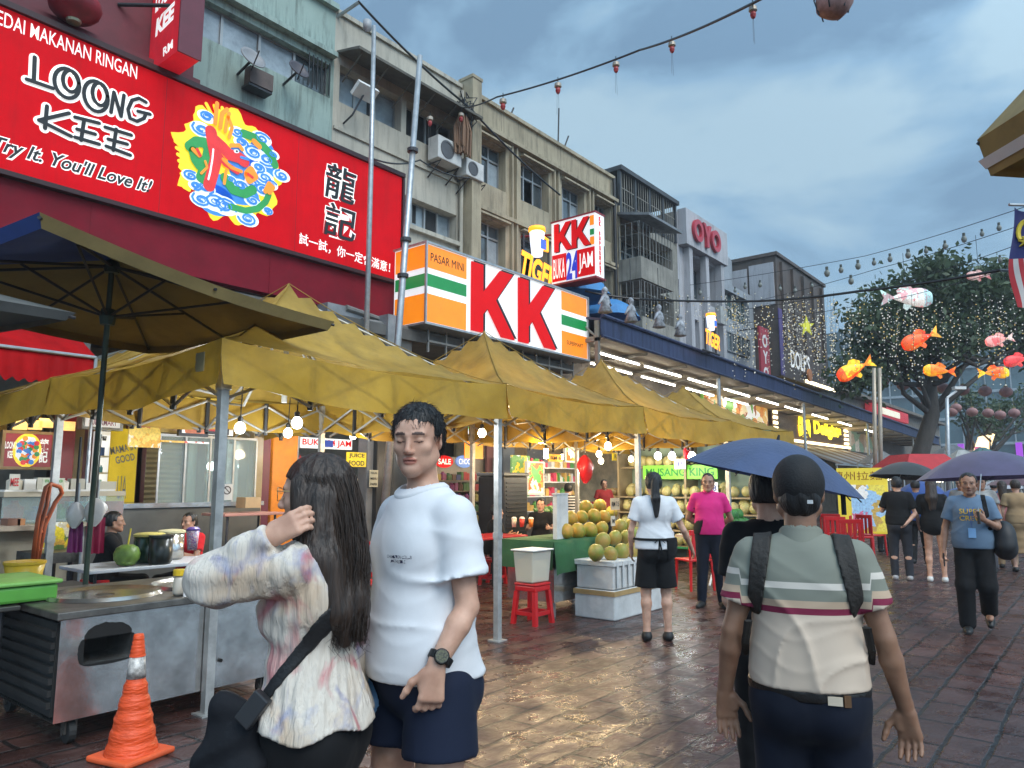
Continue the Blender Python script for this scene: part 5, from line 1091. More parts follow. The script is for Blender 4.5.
mb = MB(); zz = at(690,472,X=XS)[2]; mb.box(XS - .05,XS - .022,ylo + .9,yhi - .55,zz - .14,zz + .14); mb.build('green_banner',M('lime_banner',(.18,.62,.05),.5,var=.1,emit=.25),t)
mb = MB(); letters(mb,'MUSANG KING',1,(XS - .051,(ylo + .9 + yhi - .55) / 2,zz),mvy,UZ,nx,.004,fit=1.5,fith=.16,offset=.02); mb.build('lettering',PM((.01,.2,.03),.5),t)
MEL = two_tone('melon_skin',(.36,.36,.12),(.50,.44,.22),2.5,.5); pts = []; R5 = random.Random(11)
for k,z in enumerate(zs_):
 y = ylo + .14
 while y < yhi - .1:
  if not (k == 0 and False): pts.append((XS + .07 - .10 * k + R5.uniform(-.03,.03),y,z + .105 + R5.uniform(0,.015)))
  if k > 0 and R5.random() < .75: pts.append((XS + .26 - .10 * k,y + .08,z + .17))
  y += R5.uniform(.19,.225)
fruits('melon','pale yellow green melon on the tiered rack','melon','melons on the tiered rack',pts,fruit_mesh(.105,1.1,4,.02),MEL,rnd=8,scale=(.85,1.08))
pts = [(XS - .35,ylo - .2 - .2 * (k % 3),.75 + .19 * (k // 3)) for k in range(6)]
def xcard(px,py,X,w_,h,txt,m,label):
 q = at(px,py,X=X); t = thing('price_card',label,'price card',q); mb = MB(); mb.obox(q,mvy,UZ,nx,w_ / 2,h / 2,.004); mb.build('card',m,t); mb = MB(); letters(mb,txt,1,q + nx * .005,mvy,UZ,nx,.002,fit=w_ * .7,fith=h * .5,offset=.02); mb.build('lettering',PM((.03,.05,.25),.5),t)
xcard(680,464,XS - .2,.24,.2,'35',M('lit_white_card',(.75,.78,.8),.5,emit=.35),'white price card on the top row of the melon rack'); xcard(713,488,XS - .25,.2,.22,'28',M('lit_white_card2',(.7,.75,.78),.5,emit=.2),'white price card lower right on the melon rack')
t = thing('folding_table','white edged table beside the tent post behind the man in pink','table',(11.5,5.2,0)); mb = MB(); mb.box(10.9,13.0,4.95,5.5,.72,.76); mb.build('tabletop',M('pale_tabletop',(.5,.42,.32),.5),t)
for a,b in ((11.0,11.5),(11.5,11.0),(12.4,12.9),(12.9,12.4)): mb = MB(); mb.tube([(a,5.0,0),(b,5.0,.719)],.018,6); mb.build('leg',WHITE,t)
BGR = M('leafy_green',(.03,.16,.03),.6,var=.4,vs_=12,bump=.6,bs=20)
fruits('watermelon','dark green striped melon in the pile by the leaning table','melon','green melons piled by the table',[(12.3 + .22 * (k % 3),5.1 + .12 * (k // 3),.87 + .15 * (k // 3)) for k in range(6)],fruit_mesh(.11,1.0,6),BGR,rnd=2)
mb = MB()
# ------------------------------------------------------------------ hanging plastic bags
def bags(px,py,Y,w_,h,mat_,label,name='plastic_bags',split=False):
 p = at(px,py,Y=Y); t = thing(name,label,'plastic bags',p); R = np.random.RandomState(int(px)); mb = MB(); n,m = 16,12; V = []
 for i in range(m + 1):
  q = i / m; r = w_ * (.12 + .5 * math.sin(math.pi * min(1,q * 1.02)) ** .7 * (1 - .25 * q))
  for j in range(n):
   a = 2 * math.pi * j / n; rr = r * (1 + .18 * math.sin(3 * a + 4 * q + px) + .12 * math.sin(7 * a - 6 * q)); V.append((p[0] + rr * math.cos(a),p[1] + rr * .6 * math.sin(a),p[2] - h * q))
 mb.add(V,[(i * n + j,(i + 1) * n + j,(i + 1) * n + (j + 1) % n,i * n + (j + 1) % n) for i in range(m) for j in range(n)] + [tuple(range(m * n,m * n + n))]); mb.build('bag',mat_,t,smooth=True)
 mb = MB(); mb.tube([p,p + [0,0,.5]],.01,5); mb.build('string',BLACK,t)
RBAG = M('red_bag',(.62,.02,.03),.35,var=.2,trans=.3); MBAG = M('crimson_cloth',(.30,.006,.05),.6,var=.25,bump=.3,bs=9)
bags(585,455,6.6,.28,.45,RBAG,'bunch of red plastic bags hanging by the bulbs over the coconuts'); bags(687,444,6.4,.20,.32,RBAG,'smaller red plastic bag hanging over the melon rack')
WBAG = M('white_bag',(.7,.7,.7),.4,var=.15,trans=.4)
def hangcloth(px0,px1,py0,py1,Y,m,label,top=None):
 a,b = at(px0,py0,Y=Y),at(px1,py1,Y=Y); t = thing('hanging_apron',label,'cloth',((a[0] + b[0]) / 2,Y,a[2])); mb = MB(); n,k = 14,6; V = []
 for i in range(n + 1):
  for r in range(k + 1):
   q = i / n; w_ = .03 * math.sin(q * 17 + px0) * (r / k); V.append((a[0] + (b[0] - a[0]) * q,Y + w_,a[2] + (b[2] - a[2]) * r / k))
 mb.add(V,[(i * (k + 1) + r,(i + 1) * (k + 1) + r,(i + 1) * (k + 1) + r + 1,i * (k + 1) + r + 1) for i in range(n) for r in range(k)]); mb.build('cloth',m,t,smooth=True)
 mb = MB(); mb.tube([((a[0] + b[0]) / 2,Y,a[2]),((a[0] + b[0]) / 2,Y,a[2] + .3)],.01,5); mb.build('hook',STEEL,t)
hangcloth(70,81,522,552,6.3,M('purple_cloth',(.16,.008,.10),.6,var=.25),'purple cloth bag hanging left of the leaning parasol pole'); hangcloth(87,103,518,553,6.3,MBAG,'crimson cloth bag hanging right of the leaning parasol pole')
bags(76,502,6.25,.11,.2,WBAG,'knotted white plastic bag above the purple cloth','plastic_bag'); bags(96,498,6.25,.13,.22,WBAG,'knotted white plastic bag above the crimson cloth','plastic_bag')
# ------------------------------------------------------------------ shopfronts behind the tents
def rect(px0,py0,px1,py1,Y):
 a,b = at(px0,py0,Y=Y),at(px1,py1,Y=Y); return a[0],b[0],b[2],a[2]
def board(name,label,cat,r,Y,th,m,txt=None,tm=None,frame=None,lift=.006,fith=.5,fit=.8):
 x0,x1,z0,z1 = r; t = thing(name,label,cat,((x0 + x1) / 2,Y,z0)); mb = MB(); mb.box(x0,x1,Y,Y + th,z0,z1); mb.build('panel',m,t)
 if frame: mb = MB(); w_ = .035; mb.box(x0 - w_,x1 + w_,Y - .01,Y + th + .01,z1 + .001,z1 + w_); mb.box(x0 - w_,x1 + w_,Y - .01,Y + th + .01,z0 - w_,z0 - .001); mb.box(x0 - w_,x0 - .001,Y - .01,Y + th + .01,z0,z1); mb.box(x1 + .001,x1 + w_,Y - .01,Y + th + .01,z0,z1); mb.build('frame',frame,t)
 if txt:
  mb = MB(); n = len(txt)
  for i,(s_,c_) in enumerate(txt): letters(mb,s_,1,((x0 + x1) / 2,Y,z1 - (z1 - z0) * (i + .5) / n),fit=(x1 - x0) * fit,fith=(z1 - z0) / n * fith,lift=lift,mi=c_,offset=.02)
  mb.build('lettering',tm or [WHITE],t)
 return t
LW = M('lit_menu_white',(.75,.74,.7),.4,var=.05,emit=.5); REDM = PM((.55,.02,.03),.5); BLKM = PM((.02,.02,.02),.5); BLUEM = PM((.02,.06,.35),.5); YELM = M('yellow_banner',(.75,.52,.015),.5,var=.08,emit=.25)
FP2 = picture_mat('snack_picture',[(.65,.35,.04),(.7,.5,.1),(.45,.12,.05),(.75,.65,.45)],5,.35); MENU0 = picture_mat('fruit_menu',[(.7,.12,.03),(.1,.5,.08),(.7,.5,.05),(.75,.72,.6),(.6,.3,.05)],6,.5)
RST = M('lit_dark_red_board',(.30,.012,.014),.4,var=.2,emit=.25)
r = rect(6,433,50,467,10.0); t = board('stall_board','dark red lit stall board with white characters and an oval emblem','sign',r,10.0,.06,RST,frame=PM((.35,.2,.05),.4))
x0,x1,z0,z1 = r; mb = MB(); letters(mb,'龍\n記',1,(x0 + .83 * (x1 - x0),10.0,(z0 + z1) / 2),fit=.16 * (x1 - x0) * 1.2,fith=.75 * (z1 - z0),lift=.006,offset=.03); letters(mb,'LOONG\nKEE',1,(x0 + .12 * (x1 - x0),10.0,(z0 + z1) / 2),fit=.24 * (x1 - x0),fith=.5 * (z1 - z0),lift=.006,offset=.04); mb.build('lettering',LW,t)
ex,ez = x0 + .47 * (x1 - x0),(z0 + z1) / 2; mb = MB(); rr = (z1 - z0) * .52
for k,(mi,q) in enumerate(((0,1),(3,.8),(1,.55))): mb.prism([(rr * .75 * q * math.cos(a),rr * q * math.sin(a)) for a in np.linspace(0,2 * math.pi,24,endpoint=False)],(ex,10.0 - .004 * (k + 1) + (.03 if 0 else 0),ez),UX,UZ,NY,.002,mi)
for a in np.linspace(0,18.8,40): mb.prism([(.03 * math.cos(b),.03 * math.sin(b)) for b in np.linspace(0,6.28,8,endpoint=False)],(ex + rr * (.2 + .018 * a) * math.cos(a * 1.7),9.985 - .0001 * a,ez + rr * (.25 + .03 * a) * math.sin(a * 1.7)),UX,UZ,NY,.002,1 + int(a * 3.1) % 5)
mb.build('emblem',[YEL,BLU,GRN,WHT,RD,ORG],t)
for i,(px,py) in enumerate(((20,424),(35,424),(46,422),(68,425))):
 r = rect(px - 6,py - 4,px + 7,py + 6,9.7); board('menu_card',('leftmost amber menu light card above the dark red stall board','second amber menu light card above the dark red stall board','third amber menu light card above the dark red stall board','amber menu light card by the brass pillar')[i],'menu card',r,9.7,.03,M('amber_card',(.8,.5,.15),.5,var=.2,emit=.7))
for i,(a,b,c,d,Y,col,lab,nm) in enumerate(((71,408,77,540,10.2,(.28,.18,.05),'brass clad pillar at the right of the red stall','pillar'),(78,408,86,540,10.3,(.11,.012,.02),'maroon pillar next to the brass clad pillar','pillar'),(61,430,70,512,10.1,(.35,.015,.015),'bright red pillar left of the brass clad pillar','pillar'),(134,425,141,545,10.3,(.10,.012,.02),'maroon pillar left of the roller shutter','pillar'),(255,420,259,560,9.2,(.40,.29,.14),'left one of two thin brass posts by the glass kitchen','post'),(261,425,267,545,9.8,(.14,.02,.04),'maroon post right of the brass posts','post'),(250,420,253,560,9.3,(.30,.24,.14),'thinner brass post at the edge of the glass kitchen','post'),(274,430,295,530,10.2,(.75,.22,.01),'bright orange pillar cladding left of the market door','pillar'),(368,430,376,545,9.9,(.16,.16,.16),'grey steel door pillar right of the market posters','pillar'),(378,425,386,560,9.8,(.02,.02,.02),'black door pillar behind the man in white','pillar'))):
 x0,x1,z0,z1 = rect(a,b,c,d,Y); t = thing('shop_' + nm,lab,nm,((x0 + x1) / 2,Y,0)); mb = MB(); mb.box(x0,x1,Y,Y + .25,0,z1 + .4); mb.build('shaft',M('pillar_cladding',col,.35,var=.15,vs_=5),t,bevel=.015); mb = MB(); mb.box(x0 - .02,x1 + .02,Y - .02,Y + .27,0.001,.12); mb.build('base',DARKMETAL,t)
x0,x1,z0,z1 = rect(8,409,60,413,9.6); t = thing('tube_light','long white tube light over the red restaurant stall','light',((x0 + x1) / 2,9.6,z1)); mb = MB(); mb.tube([(x0,9.6,z0),(x1,9.6,z1)],.03,8); mb.build('tube',TUBE,t); mb = MB(); mb.box(x0 - .05,x1 + .05,9.57,9.63,z1 + .03,z1 + .07); mb.build('fitting',WHITE,t)
t = thing('red_awning','red scalloped cloth awning behind the parasol at the left edge','awning',(2.2,9.0,2.7)); mb = MB(); a,b = at(-25,352,Y=8.9),at(97,360,Y=8.9); n = 40; V = []
for i in range(n + 1):
 u = i / n; x = a[0] + (b[0] - a[0]) * u; V += [(x,9.5,a[2] + .42),(x,8.95,a[2] + .12),(x,8.9 + .02 * math.sin(i * 1.3),a[2] - .06 * abs(math.sin(i * .8)) - .2)]
mb.add(V,[(3 * i + r,3 * (i + 1) + r,3 * (i + 1) + r + 1,3 * i + r + 1) for i in range(n) for r in range(2)]); mb.build('cloth',M('red_awning_cloth',(.38,.005,.007),.75,var=.2,trans=.12,spec=.1),t,smooth=True); mb = MB(); mb.tube([(a[0],8.93,a[2] + .1),(b[0],8.93,a[2] + .1)],.02); mb.tube([(b[0],8.93,a[2] + .1),(b[0],8.93,0)],.02); mb.build('frame',STEEL,t)
for a,b,c,d,Y,m_,tx,lab in ((182,424,205,434,8.3,FP2,None,'added golden snack picture hanging right of the meat banner'),(208,420,226,432,8.3,REDM,'SATAY','red hanging banner with white lettering before the glass kitchen'),(268,414,290,424,8.2,LW,'NASI','added white glowing board hanging above the orange pillar'),(396,421,420,432,8.6,FP2,None,'added snack picture banner behind the head of the man in white'),(446,424,470,434,8.6,MENU0,None,'added bright fruit picture banner above the green awning strip'),(511,428,530,438,8.9,LW,'DRINKS','added white glowing drinks board behind the second tent post'),(556,432,580,442,8.9,MENU0,None,'added fruit picture banner above the red plastic bags'),(615,436,636,445,9.0,LW,'ABC','added white glowing board high in the gap between two posts')):  # boards put in to fill and brighten the dim stalls, most of them glowing
 board('added_banner',lab,'banner',rect(a,b,c,d,Y),Y,.03,m_,[(tx,0)] if tx else None,[WHITE if m_ is REDM else LRD] if tx else None,frame=DARKMETAL)
board('light_box_sign','small white light box with red lettering left of the food banners','sign',rect(86,408,120,428,9.9),9.9,.12,LW,[('KA',0),('SUPERMART',1)],[LRD,PM((.5,.2,.3),.5)],frame=STEEL,fith=.65)
x0,x1,z0,z1 = rect(97,431,112,500,10.3); t = thing('drinks_fridge','white lit fridge of bottles and packets beside the yellow banner','fridge',((x0 + x1) / 2,10.3,0)); mb = MB(); mb.box(x0,x0 + .03,10.3,10.8,0,z1); mb.box(x1 - .03,x1,10.3,10.8,0,z1); mb.box(x0 + .031,x1 - .031,10.75,10.8,0,z1); mb.box(x0 + .031,x1 - .031,10.3,10.749,z1 - .05,z1); mb.build('casing',LW,t)
R6 = random.Random(21)
def shelf_stock(t,x0,x1,Y,z0,z1,rows,cols_,sz=(.05,.09),hgt=(.10,.2),shelfm=WHITE,dep=.3):
 for k in range(rows):
  z = z0 + (z1 - z0) * k / rows; mb = MB(); mb.box(x0,x1,Y,Y + dep,z - .02,z); mb.build('shelf',shelfm,t); mb = MB(); x = x0 + .02
  while x < x1 - .06:
   w_ = R6.uniform(*sz); h = min(R6.uniform(*hgt),(z1 - z0) / rows - .04)
   if R6.random() < .5: mb.lathe([(w_ * .45,0),(w_ * .48,h * .65),(w_ * .2,h * .85),(w_ * .2,h)],(x + w_ / 2,Y + .07,z + .001),8,R6.randrange(len(cols_)))
   else: mb.box(x,x + w_ * .92,Y + .03,Y + .14,z + .001,z + h,R6.randrange(len(cols_)))
   x += w_
  tag(mb.build('stock',cols_,t),None,None,kind='stuff')
GOODS = [PM(c,.4) for c in ((.55,.04,.04),(.04,.12,.45),(.6,.45,.05),(.05,.3,.1),(.6,.58,.55),(.3,.12,.05),(.45,.1,.3),(.1,.35,.45))]
shelf_stock(t,x0 + .04,x1 - .04,10.35,.4,z1 - .1,8,GOODS,sz=(.035,.07),hgt=(.09,.16))
board('advert_banner','tall yellow advert banner with slanted grey lettering by the fridge','banner',rect(112,428,134,502,10.1),10.1,.03,YELM,None,None)
r = rect(112,428,134,502,10.1); mb = MB(); letters(mb,'MAMA IN\nGOOD',1,((r[0] + r[1]) / 2,10.095,r[2] + (r[3] - r[2]) * .66),fit=(r[1] - r[0]) * .95,fith=(r[3] - r[2]) * .24,rot=.25,lift=.004,offset=.02); letters(mb,'UA',1,((r[0] + r[1]) / 2,10.095,r[2] + (r[3] - r[2]) * .2),fit=.12,fith=.3,lift=.004); o = mb.build('lettering',PM((.25,.25,.25),.5),bpy.data.objects['advert_banner'])
x0,x1,z0,z1 = rect(140,440,178,505,10.4); t = thing('roller_shutter','beige ribbed roller shutter behind the food banners','shutter',((x0 + x1) / 2,10.4,0)); mb = MB(); z = 0.0; k = 0
while z < z1 + .5:
 mb.add([(x0,10.4,z),(x1,10.4,z),(x1,10.37,z + .035),(x0,10.37,z + .035),(x1,10.4,z + .07),(x0,10.4,z + .07)],[(0,1,2,3),(3,2,4,5)]); z += .07
mb.build('slats',M('beige_shutter',(.42,.34,.22),.5,var=.12,dirt=.2),t); mb = MB(); mb.box(x0 - .06,x0 - .002,10.3,10.45,0,z1 + .5); mb.box(x1 + .002,x1 + .06,10.3,10.45,0,z1 + .5); mb.build('rail',DARKMETAL,t)
FP3 = picture_mat('meat_picture',[(.22,.03,.02),(.35,.25,.08),(.08,.05,.04),(.5,.35,.25)],4,.3)
board('food_banner','square banner with a golden snack picture left of the meat banner','banner',rect(130,419,160,448,8.6),8.6,.02,FP2,frame=None); board('food_banner','wide banner with dark meat pictures above the glass kitchen','banner',rect(161,416,233,436,8.6),8.6,.02,FP3,[('SATAY   MELAKA',0)],[WHITE],fith=.3,fit=.5)
board('food_banner','narrow red and yellow strip banner under the meat banner','banner',rect(161,440,209,444,8.58),8.58,.02,picture_mat('strip_picture',[(.6,.05,.03),(.7,.4,.05)],6,.3))
board('food_banner','small red banner with white lettering high between the tent bars','banner',rect(125,404,138,415,8.4),8.4,.02,REDM,[('STALL',0)],[WHITE]); board('food_banner','pale banner with red and blue lettering over the market door','banner',rect(300,423,372,431,9.0),9.0,.02,LW,[('WELCOME  SELAMAT DATANG',0)],[REDM],fith=.6,fit=.95)
x0,x1,z0,z1 = rect(160,436,254,501,9.0); t = thing('glass_kitchen','stainless kitchen front with a long glass screen and a no smoking card','kitchen',((x0 + x1) / 2,9.0,0))
mb = MB(); mb.box(x0 - .9,x1 + .1,9.0,9.08,0,z0 - .06); mb.build('steel_front',M('brushed_wall',(.14,.145,.135),.4,metal=.6,var=.2,vs_=2),t); mb = MB(); mb.box(x0 - .9,x1 + .1,8.92,9.5,z0 - .055,z0); mb.build('counter_top',SS,t)
mb = MB(); mb.box(x0,x1,9.0,9.012,z0 + .001,z1); mb.build('glass_screen',GLASS,t); mb = MB(); [mb.box(x - .012,x + .012,8.985,8.999,z0,z1) for x in np.linspace(x0,x1,5)]; mb.box(x0,x1,8.985,8.999,z1 + .001,z1 + .03); mb.build('glass_frame',STEEL,t)
mb = MB(); mb.box(x0 - .2,x1 + .1,10.75,10.8,0,3.2); mb.build('back_wall',M('green_tile',(.36,.44,.38),.3,var=.1),t); mb = MB(); mb.box(x0 + .1,x1 - .1,10.2,10.7,0,.95); mb.box(x0 + .3,x0 + 1.0,10.3,10.7,.951,1.3); mb.build('back_counter',SS,t); mb = MB(); mb.box(x0 - .2,x1 + .1,9.05,10.74,3.2,3.25); mb.build('canopy_hood',M('hood',(.3,.32,.3),.4),t)
for i,px in enumerate((212,243)): q = at(px,466,Y=10.0); mb = MB(); mb.lathe([(.0,-.07),(.06,-.05),(.075,0),(.05,.05),(0,.06)],q,12); mb.tube([q,q + [0,0,.9]],.006,5,mi=1); mb.build('lamp',[M('kitchen_lamp',(.9,1,.95),.4,var=0,emit=8),BLACK],t)
l = bpy.data.lights.new('kitchen_light','AREA'); l.energy = 45; l.size = 1.5; l.color = (.9,1,.93); lo = bpy.data.objects.new('kitchen_light',l); COL.objects.link(lo); lo.location = ((x0 + x1) / 2,10.0,3.15); lo.parent = t; lo.matrix_parent_inverse = t.matrix_basis.inverted()
q = rect(222,484,232,500,8.96); mb = MB(); mb.box(q[0],q[1],8.96,8.97,q[2],q[3]); mb.build('no_smoking_card',WHITE,t); mb = MB(); ring(mb,(q[0] + q[1]) / 2,q[3] - .08,.055,.055,.25,8.958,.003); mb.obox(((q[0] + q[1]) / 2,8.955,q[3] - .08),np.array([.707,0,-.707]),np.array([.707,0,.707]),NY,.05,.006,.001); mb.build('no_smoking_mark',PM((.05,.03,.03),.5),t)
x0,x1,z0,z1 = rect(297,427,366,545,10.4); t = thing('market_doorway','bright market entrance with posters above the door','doorway',((x0 + x1) / 2,10.4,0)); mb = MB(); mb.box(x0 - .08,x0,10.38,10.6,0,3.3); mb.box(x1,x1 + .08,10.38,10.6,0,3.3); mb.box(x0 - .08,x1 + .08,10.38,10.6,3.301,3.4); mb.build('door_frame',M('frame_red',(.35,.05,.04),.4),t)
mb = MB(); mb.box(x0,x1,12.5,12.55,0,3.4); mb.box(x0,x1,10.7,12.49,3.3,3.35); mb.build('interior',M('market_interior',(.6,.62,.6),.5,var=.2,vs_=4),t); mb = MB(); [mb.box(x0 + .2 + i * .6,x0 + .3 + i * .6,10.8,12.3,3.24,3.29) for i in range(3)]; mb.build('ceiling_tubes',TUBE,t)
shelf_stock(t,x0 + .1,x1 - .1,11.6,.3,2.2,6,GOODS)
bx = rect(301,437,352,450,10.3); b_ = board('door_poster','white and red market poster over the door with a blue number','poster',bx,10.3,.03,LW,[('BUKA 24 JAM',0)],[LRD],fith=.75,fit=.95)
mb = MB(); mb.box(bx[0] + (bx[1] - bx[0]) * .43,bx[0] + (bx[1] - bx[0]) * .60,10.28,10.285,bx[2] + .03,bx[3] - .03); mb.build('number_patch',BLUEM,b_)
board('door_poster','yellow notice with dark lettering right of the market posters','poster',rect(347,452,366,467,9.9),9.9,.02,YELM,[('JUICE',0),('FOOD',0)],[BLKM],fith=.7); board('door_poster','pale paper notice on the dark door pillar','poster',rect(369,470,377,487,9.8),9.8 - .02,.01,PM((.5,.45,.3),.6),[('HALAL',0),('MENU',0),('PAPER',0)],[BLKM],fith=.4)
x0,x1,z0,z1 = rect(428,455,500,540,9.6); t = thing('product_shelf','crowded shop shelves of packets behind the man in white','shelf',((x0 + x1) / 2,9.6,0)); mb = MB(); mb.box(x0,x1,9.95,10.0,0,z1); [mb.box(x,x + .04,9.6,9.949,0,z1) for x in (x0 - .041,x1 + .001)]; mb.build('frame',PM((.25,.2,.14),.5),t); shelf_stock(t,x0,x1,9.6,.25,z1 - .25,8,[PM(c,.45) for c in ((.30,.03,.03),(.04,.05,.14),(.32,.24,.06),(.06,.12,.04),(.30,.28,.24),(.12,.06,.03),(.22,.05,.12))],sz=(.07,.16),hgt=(.1,.22),shelfm=PM((.2,.14,.08),.5))
for i,(a,b,m_,s_,lab) in enumerate(((434,452,LRD,'SALE','red lit oval sign over the product shelves'),(455,471,M('lit_blue',(.12,.22,.5),.4,emit=.4),'CHOC','blue lit oval sign right of the red oval sign'))):
 x0,x1,z0,z1 = rect(a,455,b,468,9.4); t = thing('oval_sign',lab,'sign',((x0 + x1) / 2,9.4,z0)); mb = MB(); rx,rz = (x1 - x0) / 2,(z1 - z0) / 2; mb.prism([(rx * math.cos(k),rz * math.sin(k)) for k in np.linspace(0,6.283,24,endpoint=False)],((x0 + x1) / 2,9.4,(z0 + z1) / 2),UX,UZ,NY,.03); mb.build('panel',m_,t); mb = MB(); letters(mb,s_,1,((x0 + x1) / 2,9.365,(z0 + z1) / 2),fit=rx * 1.4,fith=rz * .9,offset=.02); mb.build('lettering',LW,t)
board('flag_banner','hanging orange flag banner beside the warm bulb','banner',rect(465,441,483,459,8.9),8.9,.02,LOR); board('stall_awning','pale green awning strip above the product shelves','awning',rect(428,434,468,441,9.0),9.0,.5,M('pale_green_awning',(.35,.42,.36),.6))
x0,x1,z0,z1 = rect(487,440,499,500,9.8); board('brown_curtain','brown door curtain behind the second tent post','curtain',(x0,x1,.1,z1),9.8,.05,M('brown_curtain_cloth',(.12,.04,.035),.7,var=.3,stretch=(30,1,1),vs_=2))
x0,x1,z0,z1 = rect(504,476,528,520,8.2); t = thing('cooler_box','tall dark cooler cabinet beyond the second tent post','cooler',((x0 + x1) / 2,8.2,0)); mb = MB(); mb.box(x0,x1,8.2,8.8,0,z1); mb.build('body',M('cooler_dark',(.02,.022,.026),.4,var=.3),t,bevel=.03); mb = MB(); mb.box(x0 - .02,x1 + .02,8.17,8.82,z1 + .001,z1 + .06); mb.build('lid',M('cooler_lid',(.12,.13,.14),.4),t,bevel=.02); mb = MB(); [mb.box(x0 + .06,x1 - .06,8.185,8.199,z,z + .02) for z in np.arange(.3,z1 - .1,.07)]; mb.build('front_slats',DARKMETAL,t)
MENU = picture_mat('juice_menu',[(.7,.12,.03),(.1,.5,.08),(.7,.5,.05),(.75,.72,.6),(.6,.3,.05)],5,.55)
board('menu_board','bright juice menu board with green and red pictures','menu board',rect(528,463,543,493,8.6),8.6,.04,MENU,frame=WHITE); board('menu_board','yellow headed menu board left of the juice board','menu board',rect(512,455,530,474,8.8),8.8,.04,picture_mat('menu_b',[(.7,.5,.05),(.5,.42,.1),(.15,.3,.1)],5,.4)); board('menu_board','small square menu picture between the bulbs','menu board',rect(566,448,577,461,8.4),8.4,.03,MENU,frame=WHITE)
board('price_board','orange price board hanging below the tubular bulb','sign',rect(549,454,562,462,8.2),8.2,.03,M('orange_board',(.75,.35,.03),.5,emit=.4),[('RM 6',0)],[BLKM]); board('price_board','yellow price board hanging between the tent posts','sign',rect(613,452,625,461,8.6),8.6,.03,YELM,[('RM 10',0)],[BLKM])
x0,x1,z0,z1 = rect(558,464,583,530,8.9); t = thing('juice_stall','juice stall shelves with cups and greens behind the red bags','stall',((x0 + x1) / 2,8.9,0)); mb = MB(); mb.box(x0 - .6,x1 + .8,8.8,9.6,0,.95); mb.build('counter',M('stall_steel',(.25,.26,.26),.4,metal=.5,var=.2),t); shelf_stock(t,x0 - .4,x1 + .5,9.4,1.0,2.2,4,[PM(c,.5) for c in ((.55,.55,.5),(.08,.25,.05),(.5,.05,.1),(.55,.35,.1),(.3,.3,.3))],sz=(.06,.14)); mb = MB(); R7 = random.Random(5)
for k in range(60): c_ = (x0 - .5 + R7.random() * (x1 - x0 + 1.1),8.85 + R7.random() * .3,.96 + R7.random() * .12); mb.obox(c_,UX,np.array([0,.8,.6]),np.array([0,-.6,.8]),.07,.05,.02,k % 2)
tag(mb.build('leafy_greens',[PM((.06,.2,.03),.6),PM((.3,.4,.15),.6)],t),None,None,kind='stuff')
x0,x1,z0,z1 = rect(608,497,636,510,11.2); t = thing('crate_table','red clothed table with brown fruit in the gap between two posts','table',((x0 + x1) / 2,11.2,0)); mb = MB(); mb.box(x0,x1,11.2,12.0,z0,z1 - .15); mb.build('cloth_front',REDM,t); mb = MB(); [mb.tube([(x,y,0),(x,y,z0 - .001)],.03) for x in (x0 + .1,x1 - .1) for y in (11.3,11.9)]; mb.build('trestle',DARKMETAL,t)
BRF = two_tone('brown_fruit',(.25,.12,.03),(.45,.28,.08),2); fruits('fruit','brown fruit in the far heap on the red cloth','fruit','far fruit on the red cloth table',[(x0 + .15 + .24 * (k % 7),11.3 + .2 * (k // 7 % 2),z1 - .05 + .19 * (k // 14)) for k in range(20)],fruit_mesh(.12,1.0,9),BRF,rnd=4)
x0,x1,z0,z1 = rect(2,497,122,520,8.6); t = thing('display_counter','glass fronted food counter along the red stall','counter',((x0 + x1) / 2,8.6,0)); mb = MB(); mb.box(x0,x1,8.6,9.1,z0 - .05,z0); mb.box(x0,x1,8.55,9.15,z1,z1 + .05); mb.box(x0,x1,9.05,9.1,0,z0 - .051); mb.build('frame',M('counter_cream',(.45,.40,.3),.5),t); mb = MB(); mb.box(x0,x1,8.58,8.59,z0 + .001,z1 - .001); mb.build('glass',GLASS,t); shelf_stock(t,x0 + .05,x1 - .05,8.7,z0 + .03,z1,1,GOODS,sz=(.12,.25),hgt=(.12,.22),dep=.25); shelf_stock(t,x0 + .05,x1 - .05,8.7,z1 + .07,z1 + .3,1,[WHITE,PM((.5,.48,.4),.5),PM((.2,.15,.1),.5)],sz=(.08,.2),hgt=(.06,.14),dep=.2)
board('food_poster','yellow poster with a picture of fried noodles below the counter','poster',rect(37,523,71,553,8.3),8.3,.03,picture_mat('noodle_picture',[(.65,.5,.04),(.6,.35,.06),(.12,.2,.06),(.55,.5,.35),(.7,.55,.02)],7,.15)); board('food_tray_table','pale plank shelf under the noodle poster','shelf',rect(0,527,38,530,8.1),8.1,.5,PM((.5,.4,.3),.5))
for i,(a,b,lab) in enumerate(((8,20,'left brown box on the pale plank shelf'),(18,25,'right orange box on the pale plank shelf'))):
 x0,x1,z0,z1 = rect(a,519,b,526.5,8.25); board('food_box',lab,'box',(x0,x1,z0,z1),8.25,.2,PM(((.25,.12,.08),(.45,.2,.08))[i],.6))
x0,x1,z0,z1 = rect(36,554,75,600,7.9); t = thing('steel_sink','dark steel sink stand behind the yellow bucket','sink',((x0 + x1) / 2,7.9,0)); mb = MB(); mb.box(x0,x1,7.9,8.4,z1 - .1,z1); mb.build('basin',SSD,t); mb = MB(); [mb.tube([(x,y,0),(x,y,z1 - .101)],.02) for x in (x0 + .05,x1 - .05) for y in (7.95,8.35)]; mb.build('frame',DARKMETAL,t)
board('menu_card','white price paper on the food counter beside the hand truck','menu card',rect(43,478,64,490,8.4),8.4,.01,PM((.62,.62,.5),.6),[('RM 8',0),('RM 10',0)],[PM((.1,.35,.1),.5)]); board('menu_card','white price paper at the left end of the food counter','menu card',rect(10,474,19,490,8.4),8.4,.01,PM((.6,.6,.52),.6),[('MEE',0)],[REDM])
